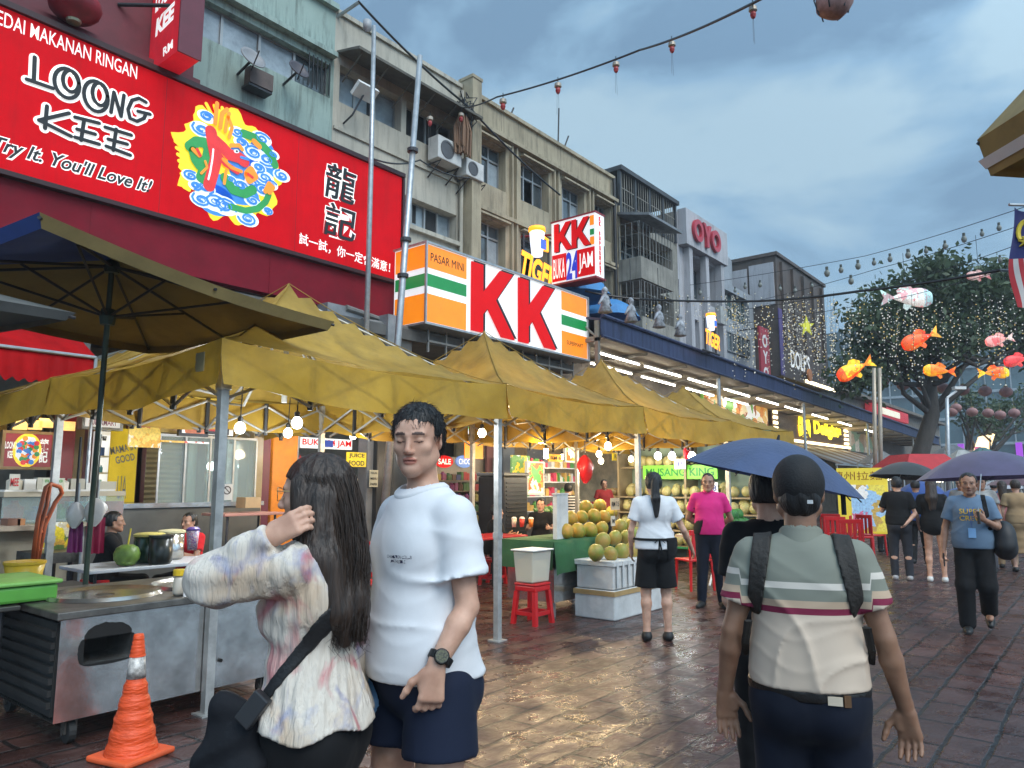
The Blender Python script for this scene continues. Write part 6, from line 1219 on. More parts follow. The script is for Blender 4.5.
x0,x1,z0,z1 = rect(225,514,285,517,7.6); table(x0,x1,7.6,8.1,z1,'pinkish low table behind the first tent post',M('pink_table',(.42,.2,.16),.5),DARKMETAL)
x0,x1,z0,z1 = rect(243,508,258,514,7.8); board('carton','small brown carton on the pinkish table','box',(x0,x1,z1 - .0,z1 + .12),7.75,.2,PM((.4,.27,.14),.7))
q0,q1 = at(847,470,d=17.5),at(886,532,d=17.5); XB = q0[0]
t = thing('picture_board','big yellow board with seafood pictures beyond the blue umbrella','menu board',q0); y0_,y1_ = at(888,500,X=XB)[1],at(838,500,X=XB)[1]; z0,z1 = at(860,533,X=XB)[2],at(860,468,X=XB)[2]
mb = MB(); mb.box(XB,XB + .08,y0_,y1_,z0,z1); mb.build('panel',M('yellow_board',(.75,.6,.06),.5,var=.05,emit=.35),t); mb = MB(); mb.box(XB - .01,XB - .002,y0_ + .05,y1_ - .3,z0 + .05,z0 + (z1 - z0) * .74); mb.build('pictures',picture_mat('seafood_picture',[(.3,.5,.7),(.7,.6,.1),(.55,.15,.25),(.65,.65,.6),(.5,.35,.1)],3.5,.4),t)
mb = MB(); letters(mb,'蘭州拉麵',1,(XB - .002,(y0_ + y1_) / 2 + .1,z1 - .18),mvy,UZ,nx,.004,fit=1.1,fith=.2); mb.build('lettering',PM((.4,.15,.02),.5),t)
mb = MB(); [mb.box(XB + .02,XB + .06,y,y + .05,0,z0 - .001) for y in (y0_ + .1,y1_ - .2)]; mb.build('legs',DARKMETAL,t)
t = thing('red_canopy','red square canopy top showing behind the black umbrella','parasol',at(930,470,d=22)); c = at(930,457,d=22); mb = MB()
AWV = np.array([.777,.629,0]); V = [c + RGT * a + AWV * b + UZ * h for a,b,h in ((-.5,.2,.1),(.55,.2,.1),(.55,1.4,.1),(-.5,1.4,.1),(-1.0,-.5,-.4),(.85,-.5,-.4),(.85,2.0,-.4),(-1.0,2.0,-.4))]
mb.add(V,[(0,1,2,3),(4,5,1,0),(5,6,2,1),(6,7,3,2),(7,4,0,3)]); mb.build('canopy',M('red_canopy_cloth',(.55,.03,.035),.6,trans=.2),t); mb = MB(); g_ = c + AWV * .8; mb.tube([(g_[0],g_[1],0),g_ + UZ * .1],.03); mb.build('pole',STEEL,t)
# ------------------------------------------------------------------ the street tree
def street_tree(name,label,base,trunk_pts,r0,crown,nclump,seed,leafm,barkm):
 t = thing(name,label,'tree',base); R = np.random.RandomState(seed); mb = MB(); k = len(trunk_pts); mb.tube(trunk_pts,[r0 * (1 - .5 * i / (k - 1)) for i in range(k)],10); top = np.array(trunk_pts[-1])
 C = []
 for (cx,cy,cz,rx,ry,rz,n) in crown:
  u = R.randn(n,3); u /= np.linalg.norm(u,axis=1)[:,None]; rr = R.rand(n) ** .45; C.append(np.array([cx,cy,cz]) + u * rr[:,None] * np.array([rx,ry,rz]))
 C = np.concatenate(C)
 limbs = C[R.choice(len(C),26,replace=False)]
 for e in limbs:
  s_ = np.array(trunk_pts[R.randint(max(1,k - 3),k)]); m1 = s_ * .6 + e * .4 + R.randn(3) * .3 - [0,0,.3]; mb.tube([s_,m1,e * .85 + m1 * .15 + R.randn(3) * .15,e],[r0 * .32,r0 * .2,r0 * .1,r0 * .04],6)
 mb.build('trunk',barkm,t,smooth=True)
 n = 30; P = (C[:,None,:] + R.randn(len(C),n,3) * [.40,.40,.26]).reshape(-1,3); N_ = len(P)
 a = R.randn(N_,3); a /= np.linalg.norm(a,axis=1)[:,None]; b = np.cross(a,R.randn(N_,3)); b /= np.linalg.norm(b,axis=1)[:,None] + 1e-9; s1 = R.uniform(.10,.2,(N_,1)); s2 = s1 * R.uniform(.4,.6,(N_,1))
 V = np.stack([P - a * s1,P - b * s2,P + a * s1,P + b * s2],1).reshape(-1,3)
 me = bpy.data.meshes.new('crown'); me.vertices.add(len(V)); me.vertices.foreach_set('co',V.astype(np.float32).ravel()); me.loops.add(N_ * 4); me.loops.foreach_set('vertex_index',np.arange(N_ * 4,dtype=np.int32)); me.polygons.add(N_); me.polygons.foreach_set('loop_start',np.arange(N_,dtype=np.int32) * 4); me.update(calc_edges=True); me.materials.append(leafm)
 ob = bpy.data.objects.new('crown',me); COL.objects.link(ob); par(ob,t); return t
LEAF = M('leaf_green',(.038,.066,.028),.55,var=.1,col2=(.10,.145,.065),vs_=.9,trans=.25); BARK = M('tree_bark',(.07,.06,.052),.85,var=.3,vs_=4,bump=.6,bs=14,stretch=(1,1,.3))
D0 = 30.0
def tp3(px,py,d=D0): return at(px,py,d=d)
b0 = tp3(917,548); b0[2] = 0; gx = at(915,530,d=D0)
crown = []
for (px,py,rpx,rpy,n,dd) in ((880,330,38,42,60,0),(925,300,48,32,80,.5),(975,300,44,40,75,1),(1015,320,40,50,70,1.5),(860,375,24,22,28,-.5),(905,350,40,26,50,.5),(1050,330,40,46,50,2),(948,340,40,20,36,-.8),(940,268,22,10,14,0),(1005,275,24,12,14,1)):
 c = tp3(px,py,D0 + dd); crown.append((c[0],c[1],c[2],rpx * D0 / F * .98,rpx * D0 / F * .9,rpy * D0 / F * .95,n))
street_tree('street_tree','big dark leaved street tree with fairy lights at the end of the awning',(gx[0],gx[1],0),[(gx[0] - .6,gx[1] + .2,0),tp3(905,500),tp3(920,455),tp3(932,415),tp3(930,385),tp3(938,350)],.42,crown,0,3,LEAF,BARK)
crown = []
for (px,py,rpx,rpy,n,dd) in ((985,420,22,16,16,0),(1015,410,26,22,26,1),(965,400,14,12,10,0)): c = tp3(px,py,44 + dd); crown.append((c[0],c[1],c[2],rpx * 44 / F,rpx * 44 / F,rpy * 44 / F,n))
g2 = tp3(975,505,44); street_tree('street_tree','smaller tree with a striped light wrapped trunk behind the purple umbrella',(g2[0],g2[1],0),[(g2[0],g2[1],0),tp3(974,470,44),tp3(985,445,44),tp3(993,425,44)],.4,crown,0,9,LEAF,BARK)
mb = MB(); R8 = random.Random(2)
for k in range(26):
 u = k / 26; c = tp3(974 + 14 * u,478 - 42 * u,43.6); mb.tube([c + RGT * -.55,c + RGT * .45 + UZ * .22],.045,5)
tag(mb.build('light_rope',M('warm_rope_light',(1,.75,.4),.4,var=0,emit=1.2)),'rope of warm light wound round the far tree trunk','rope light')
# ------------------------------------------------------------------ fish lanterns
def fish(px,py,d,wpx,label,col,belly,head,flip=1,tilt=0.0,fin=None,tail=None):
 c = at(px,py,d=d); L_ = wpx * d / F; t = thing('fish_lantern',label,'fish lantern',c); u = RGT * flip * math.cos(tilt) + UZ * math.sin(tilt); u = u / np.linalg.norm(u); v = np.cross(np.cross(u,UZ),u); v /= np.linalg.norm(v); w_ = np.cross(u,v); B = np.stack([u,w_,v],1)
 n,m = 20,18; V = []; MI = []
 for i in range(m + 1):
  q = i / m; x = (.5 - .78 * q) * L_; r = .205 * L_ * (math.sin(math.pi * min(1,.06 + q * .94) ** .72) ** .85) * (1 - .35 * q) + .012 * L_
  for j in range(n): a = 2 * math.pi * j / n; V.append(c + B @ V3_(x,r * .42 * math.cos(a),r * math.sin(a) + .012 * L_ * math.sin(q * 3)))
 mb = MB(); mb.add(V,[(i * n + j,(i + 1) * n + j,(i + 1) * n + (j + 1) % n,i * n + (j + 1) % n) for i in range(m) for j in range(n)])
 def fm(cc,e): return picture_mat('fish_paper',[cc,tuple(min(1,k_ * 1.25) for k_ in cc),(cc[0],cc[1] * .45,cc[2] * .5),cc],5.5,e,tuple(k_ * .8 for k_ in cc))
 mb.m = [2 if (k // n) < 4 else (1 if n * .55 < (k % n) < n * .95 else 0) for k in range(m * n)]; mb.build('body',[fm(col,.55),fm(belly,.6),fm(head,.5)],t,smooth=True)
 fc = fm(fin or belly,.5)
 def fin_(name,pts,th=.012): mb = MB(); k = len(pts); A = [c + B @ V3_(x * L_,-th * L_,z * L_) for x,z in pts]; Bk = [c + B @ V3_(x * L_,th * L_,z * L_) for x,z in pts]; mb.add(A + Bk,[tuple(range(k)),tuple(range(2 * k - 1,k - 1,-1))] + [(i,k + i,k + (i + 1) % k,(i + 1) % k) for i in range(k)]); mb.build(name,fc if name != 'tail' else fm(tail or belly,.5),t)
 fin_('tail',[(-.26,.03),(-.38,.10),(-.50,.17),(-.46,.06),(-.43,.0),(-.47,-.07),(-.50,-.16),(-.38,-.09),(-.26,-.03)]); fin_('back_fin',[(.16,.17),(.06,.27),(-.06,.25),(-.18,.15),(-.16,.09),(.14,.13)]); fin_('belly_fin',[(.10,-.15),(.0,-.25),(-.07,-.20),(-.05,-.12)])
 mb = MB()
 for s_ in (-1,1): mb.lathe([(0,-.01 * L_),(.026 * L_,0),(0,.016 * L_)],c + B @ V3_(.40 * L_,s_ * .058 * L_,.035 * L_),8,M=np.stack([u,v,w_ * s_],1))
 mb.build('eyes',BLACK,t)
 mb = MB(); mb.tube([c + UZ * .15 * L_,c + UZ * (.15 * L_ + 1.1)],.008,4); mb.build('cord',BLACK,t)
def V3_(*a): return np.array(a,float)
ORF,YLF,WHF,PKF,RDF = (.80,.20,.012),(.85,.52,.02),(.62,.66,.64),(.70,.28,.25),(.70,.05,.05)
fish(856,369,20,40,'large yellow and orange fish lantern at the left end of its flock',YLF,(.80,.14,.02),(.80,.15,.02),-1,-.45,YLF,YLF)
fish(906,298,21,51,'long white fish lantern with a red mark, highest of the flock',WHF,(.6,.55,.5),(.35,.55,.55),1,.0,(.5,.6,.55),(.4,.6,.55))
fish(921,339,21,40,'deep orange fish lantern with an upturned tail',(.78,.10,.015),(.75,.15,.02),(.78,.10,.015),-1,-.38,(.75,.12,.02),(.8,.4,.04))
fish(940,371,22,32,'orange fish lantern facing left below the deep orange one',ORF,(.80,.30,.02),YLF,-1,.05,ORF,ORF)
fish(993,373,22,31,'orange fish lantern with a yellow tail facing right',ORF,(.80,.34,.03),YLF,1,.02,ORF,YLF)
fish(1000,340,22,29,'pink and white fish lantern at the upper right',PKF,(.7,.4,.36),PKF,-1,-.2,PKF,(.7,.5,.45))
fish(1019,360,20,30,'red fish lantern cut off by the right edge',RDF,(.65,.1,.08),RDF,-1,-.2,RDF,RDF)
fish(979,276,21,24,'faded pink fish lantern in front of the tree top',(.42,.26,.24),(.4,.28,.26),(.42,.24,.22),-1,0,(.4,.25,.23),(.4,.25,.23))
mbL = MB(); mbL.lathe([(.08,-.235)] + [(.27 * math.cos(a),.23 * math.sin(a)) for a in np.linspace(-1.25,1.25,9)] + [(.08,.235)],(0,0,0),16)
lan = thing('round_lantern','round red lantern, haze-paled to pink, in the rows beyond the fish lanterns','lantern',(0,0,0),0,'round lanterns beyond the fish lanterns'); mbL.build('paper_shade',M('haze_paled_lantern',(.34,.17,.16),.6,var=.25,vs_=3),lan,smooth=True)  # lantern red made paler, distance haze put into the colour
mb = MB(); mb.lathe([(.09,.236),(.09,.28)],(0,0,0),10); mb.tube([(0,0,.28),(0,0,.7)],.01,4); mb.build('cap',PM((.3,.25,.1),.5),lan)
pl_ = [(883,381),(903,385),(923,386),(943,388),(963,390),(985,391),(1006,392),(904,384.5),(952,412),(972,412),(988,413),(1000,415),(926,404),(956,408),(1014,413),(866,372)]
for i,(px,py) in enumerate(pl_):
 q = at(px,py,d=33 + (i > 7) * 5)
 if i == 0: lan.location = tuple(q)
 else: clone(lan,q)
t = thing('national_flag','striped red and white flag with a blue corner hanging at the right edge','flag',at(1014,205,d=6)); a = at(1013,207,d=6); mb = MB(); n,m = 16,28; V = []; MI = []
for i in range(m + 1):
 for j in range(n + 1):
  u,v = i / m,j / n; V.append(a + RGT * (.012 + .42 * v - .09 * u + .02 * math.sin(7 * u + 5 * v)) + AWV * (.05 * math.sin(9 * v + 4 * u)) - UZ * (.84 * u + .10 * v))
FQ = [(i * (n + 1) + j,(i + 1) * (n + 1) + j,(i + 1) * (n + 1) + j + 1,i * (n + 1) + j + 1) for i in range(m) for j in range(n)]
mb.add(V,FQ); mb.m = [2 if (k // n) < 14 and (k % n) < 9 else (k % n) // 1 % 2 for k in range(m * n)]; fl_ = mb.build('cloth',[PM((.50,.03,.04),.7),PM((.6,.58,.56),.7),PM((.02,.025,.14),.7)],t,smooth=True)
def fpt(u,v): return a + RGT * (.012 + .42 * v - .09 * u + .02 * math.sin(7 * u + 5 * v)) + AWV * (.05 * math.sin(9 * v + 4 * u) - .012) - UZ * (.84 * u + .10 * v)
mb = MB(); mb.tube([fpt(.22 + .13 * math.cos(k),.30 + .2 * math.sin(k)) for k in np.linspace(.9,5.4,16)],.02,5,flat=.4)
for k in range(7): mb.tube([fpt(.33,.22),fpt(.33 + .07 * math.cos(k * .9),.22 + .12 * math.sin(k * .9))],[.02,.004],5)
mb.build('moon_and_star',PM((.65,.5,.03),.6),t); mb = MB(); mb.tube([a + UZ * .02 - RGT * .03,a + UZ * .0 + RGT * .8],.012,8); mb.build('pole',STEEL,t)
# ------------------------------------------------------------------ cables with small red lanterns
wire = [at(330,22,Y=11.6),at(395,125,Y=9.0),at(440,122,Y=10.0)]
P0,P1,P2,P3 = at(460,108,Y=11.5),at(497,97,Y=8.5),at(640,50,Y=5.0),at(765,-3,Y=2.3)
cable('lantern_cable',[P0,P1,P2,P3],.016,'thin cable crossing the sky with small hanging lanterns',sag=.05)
sml = thing('small_lantern','small red and brass lantern with long threads on the sky cable','lantern',(0,0,0),0,'small lanterns on the sky cable')
mb = MB(); mb.lathe([(.03,.10),(.065,.085),(.07,.02),(.045,.0)],(0,0,0),12,1); mb.lathe([(.04,.0),(.05,-.05),(.035,-.10),(.015,-.12)],(0,0,0),12,0); mb.build('shade',[PM((.35,.03,.03),.5),PM((.35,.30,.24),.4,metal=.3)],sml)
mb = MB(); mb.tube([(0,0,.10),(0,0,.22)],.008,4); [mb.tube([(a_,b_,-.10),(a_ * 1.4,b_,-.55)],.003,3) for a_,b_ in ((-.03,0),(.03,.01))]; mb.build('threads',BLACK,sml)
sp_ = [(503,104,8.3),(558,88,7.0),(616,67,5.7),(672,47,4.4),(753,12,2.5)]
for i,(px,py,Y) in enumerate(sp_):
 q = at(px,py,Y=Y)
 if i == 0: sml.location = tuple(q)
 else: clone(sml,q,scale=.62 if i == 4 else 1 - .08 * i)
for px,py,Y,lab in ((430,121,10.8,'small red lantern in front of the cream building, above the condensers'),(461,117,11.3,'small red lantern hanging at the pilaster tangle')): clone(sml,at(px,py,Y=Y),label=lab)
t = thing('hanging_lantern','pink fabric lantern cut off by the top edge of the picture','lantern',at(834,0,d=7)); c = at(833,4,d=7); mb = MB(); mb.lathe([(.04,-.13),(.12,-.10),(.16,-.02),(.17,.06),(.14,.16),(.05,.2)],c,18,M=np.array(Matrix.Rotation(.45,3,'X'))); mb.build('shade',M('pink_cloth_lantern',(.42,.26,.24),.7,var=.3,vs_=9),t,smooth=True); mb = MB()
for k in range(6): a_ = k * 1.05; mb.tube([c + [.13 * math.cos(a_),.13 * math.sin(a_),-.10],c + [.17 * math.cos(a_),.17 * math.sin(a_),.05],c + [.06 * math.cos(a_),.06 * math.sin(a_),.2]],.008,4)
mb.tube([c + UZ * .19,c + UZ * .9],.006,4); mb.build('wire_frame',DARKMETAL,t)
cable('power_cable',[at(585,291,Y=10.0),at(640,299,Y=9.0),at(760,301,Y=6.0),at(860,291,Y=3.6),at(1000,270,Y=1.2),at(1030,266,Y=.9)],.026,'thick black cable crossing the street in front of the fish lanterns',sag=.03)
wires = [([at(690,285,d=26),at(865,256,d=20),at(1030,205,d=15)],0),([at(760,300,d=26),at(880,268,d=20),at(1030,222,d=15)],1),([at(740,310,d=26),at(900,283,d=20),at(1030,240,d=15)],2),([at(730,325,d=26),at(890,300,d=21),at(1030,262,d=15)],3)]
wl = ('highest thin wire over the street tree','second thin wire, carrying the row of bulbs over the tree','third thin wire over the street tree','lowest thin wire over the street tree')
for pts,i in wires: cable('thin_wire',pts,.008,wl[i],sag=.04)
bun = thing('festoon_bulb','small dark festoon bulb on the wires above the tree','festoon bulb',(0,0,0),0,'festoon bulbs on the thin wires'); mb = MB(); mb.lathe([(.0,-.13),(.05,-.10),(.07,-.03),(.05,.03),(.03,.05)],(0,0,0),10,0); mb.build('bulb',M('frosted_bulb',(.16,.17,.15),.4,var=.4),bun,smooth=True); mb = MB(); mb.lathe([(.035,.051),(.035,.13)],(0,0,0),8); mb.build('socket',PM((.06,.07,.06),.5),bun)
fb = [(827,272),(841,269),(858,265),(874,262),(890,258),(908,254),(926,250),(945,245),(964,238),(982,233),(999,227),(851,280),(1000,259),(780,288),(795,290),(812,285),(640,292),(618,296),(668,294),(688,300),(700,292),(735,290),(745,286),(760,284)]
for i,(px,py) in enumerate(fb):
 q = at(px,py,d=18 if px > 820 else 24)
 if i == 0: bun.location = tuple(q)
 else: clone(bun,q,scale=.75 + .1 * (i % 3))
mb = MB(); R3 = random.Random(12); oc = [(0,0,1),(1,0,0),(0,1,0),(-1,0,0),(0,-1,0),(0,0,-1)]; of = [(0,1,2),(0,2,3),(0,3,4),(0,4,1),(5,2,1),(5,3,2),(5,4,3),(5,1,4)]
for k in range(190):
 px = (R3.uniform(720,838) if k % 2 else R3.uniform(830,1024)) if k > 22 else R3.uniform(640,740); d = R3.uniform(19,29); y0,y1 = (295 + R3.uniform(-4,26),R3.uniform(335,392)) if px > 735 else (296,R3.uniform(300,345)); a,b = at(px,y0,d=d),at(px + R3.uniform(-4,4),y1,d=d); n = int((a[2] - b[2]) / (.13 if px < 835 else .16))
 mb.tube([a,b],.0035,3,False,mi=3)
 for i in range(n):
  c = a + (b - a) * (i + R3.random()) / max(n,1) + [R3.uniform(-.04,.04),R3.uniform(-.04,.04),0]; s_ = R3.uniform(.015,.028); mb.add([c + np.array(o) * s_ for o in oc],of,R3.choice((0,0,1,2)))
tag(mb.build('fairy_lights',[M('fairy_white',(.7,.68,.58),.4,var=0,emit=.3),M('fairy_clear',(.45,.45,.40),.3,var=0,emit=.03),M('fairy_amber',(.7,.5,.15),.4,var=0,emit=.25),BLACK]),'hanging curtain of tiny fairy lights over the street','fairy lights',kind='stuff')
for px,py,lab in ((605,302,'white frosted figure lantern nearest the blue awning'),(631,312,'white frosted figure lantern second from the blue awning'),(659,318,'white frosted figure lantern third from the blue awning'),(680,327,'white frosted figure lantern fourth, near the amber neon')):
 c = at(px,py,Y=8.6); t = thing('figure_lantern',lab,'lantern',c); mb = MB(); s_ = .5; o_ = c; c = np.zeros(3)
 mb.lathe([(.05,.62),(.13,.52),(.12,.40),(.06,.33),(.16,.22),(.22,0),(.17,-.1),(.30,-.42),(.2,-.45)],c,12); mb.v = [tuple(o_ + np.array(v) * .56) for v in mb.v]; mb.build('body',M('frosted_white',(.30,.32,.35),.5,var=.5,vs_=9,bump=.5),t,smooth=True); mb = MB(); mb.tube([c + [-.1,0,.2],c + [-.4,.05,-.15]],[.07,.04],6); mb.tube([c + [.1,0,.2],c + [.38,-.05,-.1]],[.07,.04],6); mb.v = [tuple(o_ + np.array(v) * .56) for v in mb.v]; mb.build('arms',M('frosted_white2',(.30,.32,.35),.5,var=.4),t,smooth=True); c = o_; mb = MB(); mb.tube([c + UZ * .34,c + UZ * 1.3],.008,4); mb.build('cord',BLACK,t)
c = at(806,327,d=24); t = thing('star_lantern','yellow star lantern in front of the brown tower','lantern',c); mb = MB(); mb.prism([((.26 if k % 2 == 0 else .10) * math.sin(k * math.pi / 5),(.34 if k % 2 == 0 else .12) * math.cos(k * math.pi / 5)) for k in range(10)],c,RGT,UZ,-AWV,.08); mb.build('star',M('yellow_star',(.6,.6,.05),.5,emit=.25),t); mb = MB(); mb.tube([c + UZ * .5,c + UZ * 2],.008,4); mb.build('cord',BLACK,t)
for px,lab in ((874,'left one of the twin tall pale lamp posts near the yellow fish'),(879.5,'right one of the twin tall pale lamp posts near the yellow fish')):
 b = at(px,500,d=24); t = thing('lamp_post',lab,'lamp post',(b[0],b[1],0)); tp_ = at(px,368,d=24); mb = MB(); mb.tube([(b[0],b[1],0),tp_],[.075,.06],10); mb.build('shaft',M('warm_steel',(.40,.34,.26),.4,metal=.4),t,smooth=True); mb = MB(); mb.lathe([(.14,0),(.14,.04),(.08,.08)],(b[0],b[1],0),12); mb.build('base',DARKMETAL,t)
b = at(947,500,d=26); t = thing('lamp_post','grey lamp post with a small white lamp head right of the big trunk','lamp post',(b[0],b[1],0)); mb = MB(); mb.tube([(b[0],b[1],0),at(947,398,d=26)],[.09,.06],10); mb.build('shaft',STEEL,t,smooth=True); q = at(947,398,d=26); mb = MB(); mb.tube([q,q + UZ * .25 + RGT * .35],.04); mb.obox(q + UZ * .35 + RGT * .45,RGT,AWV,UZ,.2,.1,.05); mb.build('lamp_head',WHITE,t)
for px,d,h0,lab,col in ((1019,40,448,'far purple and orange light column',(.5,.1,.8)),(961,42,449,'far violet lit shop column by the big trunk',(.45,.1,.7)),(978,42,452,'far pink lit shop column under the tree',(.8,.2,.35))):
 q = at(px,h0,d=d); t = thing('light_column',lab,'light',q); mb = MB(); mb.box(q[0],q[0] + .15,q[1] - .15,q[1] + .15,q[2] - .5,q[2] + .3); mb.build('glow_panel',M('violet_neon',col,.4,var=0,emit=.3),t); mb = MB(); mb.box(q[0] + .05,q[0] + .2,q[1] - .1,q[1] + .1,0,q[2] - .701); mb.build('stand',DARKMETAL,t)
R11 = random.Random(31)
for i in range(14):
 px = 890 + i * 10.5; d = R11.uniform(28,44); q = at(px,500,d=d); w_,h = R11.uniform(1.2,2.2),R11.uniform(2.0,2.9); t = thing('far_stall',('grey','white','brown','teal','black','cream','rust')[i % 7] + ' roofed far market stall, ' + ('one before the tree trunk','beside the big trunk','behind the red canopy','behind the grey lamp post','left of the violet column','right of the violet column','under the far small tree','next to the rope lit trunk','behind the purple umbrella top','behind the purple umbrella right end','far beyond the checked shirt','far beyond the maroon umbrella','near the purple light column','at the right picture edge')[i],'stall',(q[0],q[1],0))
 cc = ((.2,.2,.2),(.45,.45,.43),(.16,.1,.07),(.08,.18,.18),(.03,.03,.03),(.4,.34,.24),(.3,.1,.05))[i % 7]
 mb = MB(); g_ = np.array([q[0],q[1],0]); mb.add([g_ + RGT * a * w_ / 2 + AWV * b * 1.2 + UZ * z for a,b,z in ((-1,0,h),(1,0,h),(1,1,h),(-1,1,h),(-.2,.5,h + .5),(.2,.5,h + .5))],[(0,1,5,4),(1,2,5),(2,3,4,5),(3,0,4)]); mb.build('roof',M('stall_roof',cc,.6,var=.2),t)
 mb = MB(); [mb.tube([g_ + RGT * a * w_ / 2 + AWV * b * 1.2,g_ + RGT * a * w_ / 2 + AWV * b * 1.2 + UZ * h],.03,5) for a in (-.95,.95) for b in (.05,.95)]; mb.build('posts',STEEL,t); mb = MB(); mb.obox(g_ + AWV * .6 + UZ * .45,RGT,AWV,UZ,w_ * .4,.4,.45); mb.build('counter',PM(((.4,.1,.1),(.3,.3,.1),(.1,.2,.3),(.35,.33,.3))[i % 4],.5),t)
 mb = MB(); mb.obox(g_ + AWV * .5 + UZ * (h - .3),RGT,AWV,UZ,w_ * .3,.05,.06); mb.build('lamp',M('stall_lamp',(1,.9,.7),.4,var=0,emit=4),t)
# ------------------------------------------------------------------ people: one implicit surface per body or garment
def V3(*a): return np.array(a,float)
class Field:
 """a smooth union of round cones and ellipsoids, meshed as one continuous surface"""
 def __init__(s): s.p = []
 def cone(s,a,b,r1,r2,k=.02,sq=None): s.p.append(('c',np.array(a,float),np.array(b,float),r1,r2,k,sq)); return s
 def chain(s,pts,rs,k=.015):
  for i in range(len(pts) - 1): s.cone(pts[i],pts[i + 1],rs[i],rs[i + 1],k)
  return s
 def ell(s,c,r,k=.02,R=None): s.p.append(('e',np.array(c,float),np.array(r,float),R,None,k,None)); return s
 def cut(s,c,r,k=.01,R=None): s.p.append(('x',np.array(c,float),np.array(r,float),R,None,k,None)); return s
 def bounds(s,pad):
  lo,hi = np.full(3,1e9),np.full(3,-1e9)
  for q in s.p:
   if q[0] == 'c': P = [q[1] - q[3],q[1] + q[3],q[2] - q[4],q[2] + q[4]]
   elif q[0] == 'e': P = [q[1] - q[2].max(),q[1] + q[2].max()]
   else: continue
   lo = np.minimum(lo,np.min(P,0)); hi = np.maximum(hi,np.max(P,0))
  return lo - pad,hi + pad
 def sample(s,lo,n,h):
  D = np.full(n,.5,np.float32)
  ax = [lo[i] + h * np.arange(n[i]) for i in range(3)]
  for q in s.p:
   if q[0] == 'c': b0,b1 = np.minimum(q[1] - q[3],q[2] - q[4]),np.maximum(q[1] + q[3],q[2] + q[4]);
   else: b0,b1 = q[1] - q[2].max(),q[1] + q[2].max()
   pd = q[5] + 3 * h + .01
   i0 = [max(0,int((b0[i] - pd - lo[i]) / h)) for i in range(3)]; i1 = [min(n[i],int((b1[i] + pd - lo[i]) / h) + 2) for i in range(3)]
   if any(i1[i] <= i0[i] for i in range(3)): continue
   X = ax[0][i0[0]:i1[0],None,None]; Y = ax[1][None,i0[1]:i1[1],None]; Z = ax[2][None,None,i0[2]:i1[2]]
   if q[0] == 'c':
    a,b,r1,r2 = q[1],q[2],q[3],q[4]; ba = b - a; L2 = ba @ ba + 1e-12
    px,py,pz = X - a[0],Y - a[1],Z - a[2]
    t = np.clip((px * ba[0] + py * ba[1] + pz * ba[2]) / L2,0,1)
    dx,dy,dz = px - t * ba[0],py - t * ba[1],pz - t * ba[2]
    if q[6] is not None:       # flattened section: direction, factor
     u,f = q[6]; c = dx * u[0] + dy * u[1] + dz * u[2]; g = c * (1 / f - 1); dx,dy,dz = dx + g * u[0],dy + g * u[1],dz + g * u[2]
    d = np.sqrt(dx * dx + dy * dy + dz * dz) - (r1 + (r2 - r1) * t)
   else:
    px,py,pz = X - q[1][0],Y - q[1][1],Z - q[1][2]
    if q[3] is not None:
     R = q[3]; px,py,pz = px * R[0][0] + py * R[1][0] + pz * R[2][0],px * R[0][1] + py * R[1][1] + pz * R[2][1],px * R[0][2] + py * R[1][2] + pz * R[2][2]
    r = q[2]; k0 = np.sqrt((px / r[0]) ** 2 + (py / r[1]) ** 2 + (pz / r[2]) ** 2); k1 = np.sqrt((px / r[0] ** 2) ** 2 + (py / r[1] ** 2) ** 2 + (pz / r[2] ** 2) ** 2)
    d = k0 * (k0 - 1) / (k1 + 1e-9)
   sl = (slice(i0[0],i1[0]),slice(i0[1],i1[1]),slice(i0[2],i1[2])); A = D[sl]; k = q[5]
   if q[0] == 'x':
    hh = np.maximum(k - np.abs(A + d),0) / k; D[sl] = np.maximum(A,-d) + hh * hh * k * .25
   else:
    hh = np.maximum(k - np.abs(A - d),0) / k; D[sl] = np.minimum(A,d) - hh * hh * k * .25
  return D,ax
 def mesh(s,h,disp=None,clip=None,lo=None,hi=None,extra=()):
  if lo is None:
   lo,hi = s.bounds(.03 + 2 * h)
   for e_,_ in extra: l2,h2 = e_.bounds(.03 + 2 * h); lo,hi = np.minimum(lo,l2),np.maximum(hi,h2)
  n = tuple(int(math.ceil((hi[i] - lo[i]) / h)) + 1 for i in range(3))
  D,ax = s.sample(lo,n,h)
  X,Y,Z = np.meshgrid(*ax,indexing='ij',sparse=True)
  for e_,c_ in extra:                     # sleeves: cut at the cuff first, then joined
   D2 = np.maximum(e_.sample(lo,n,h)[0],c_(X,Y,Z)); hh = np.maximum(.018 - np.abs(D - D2),0) / .018; D = np.minimum(D,D2) - hh * hh * .0045
  if disp is not None: D = D + disp(X,Y,Z).astype(np.float32)
  if clip is not None:
   for c in clip: D = np.maximum(D,c(X,Y,Z))
  return surface_nets(D,lo,h)
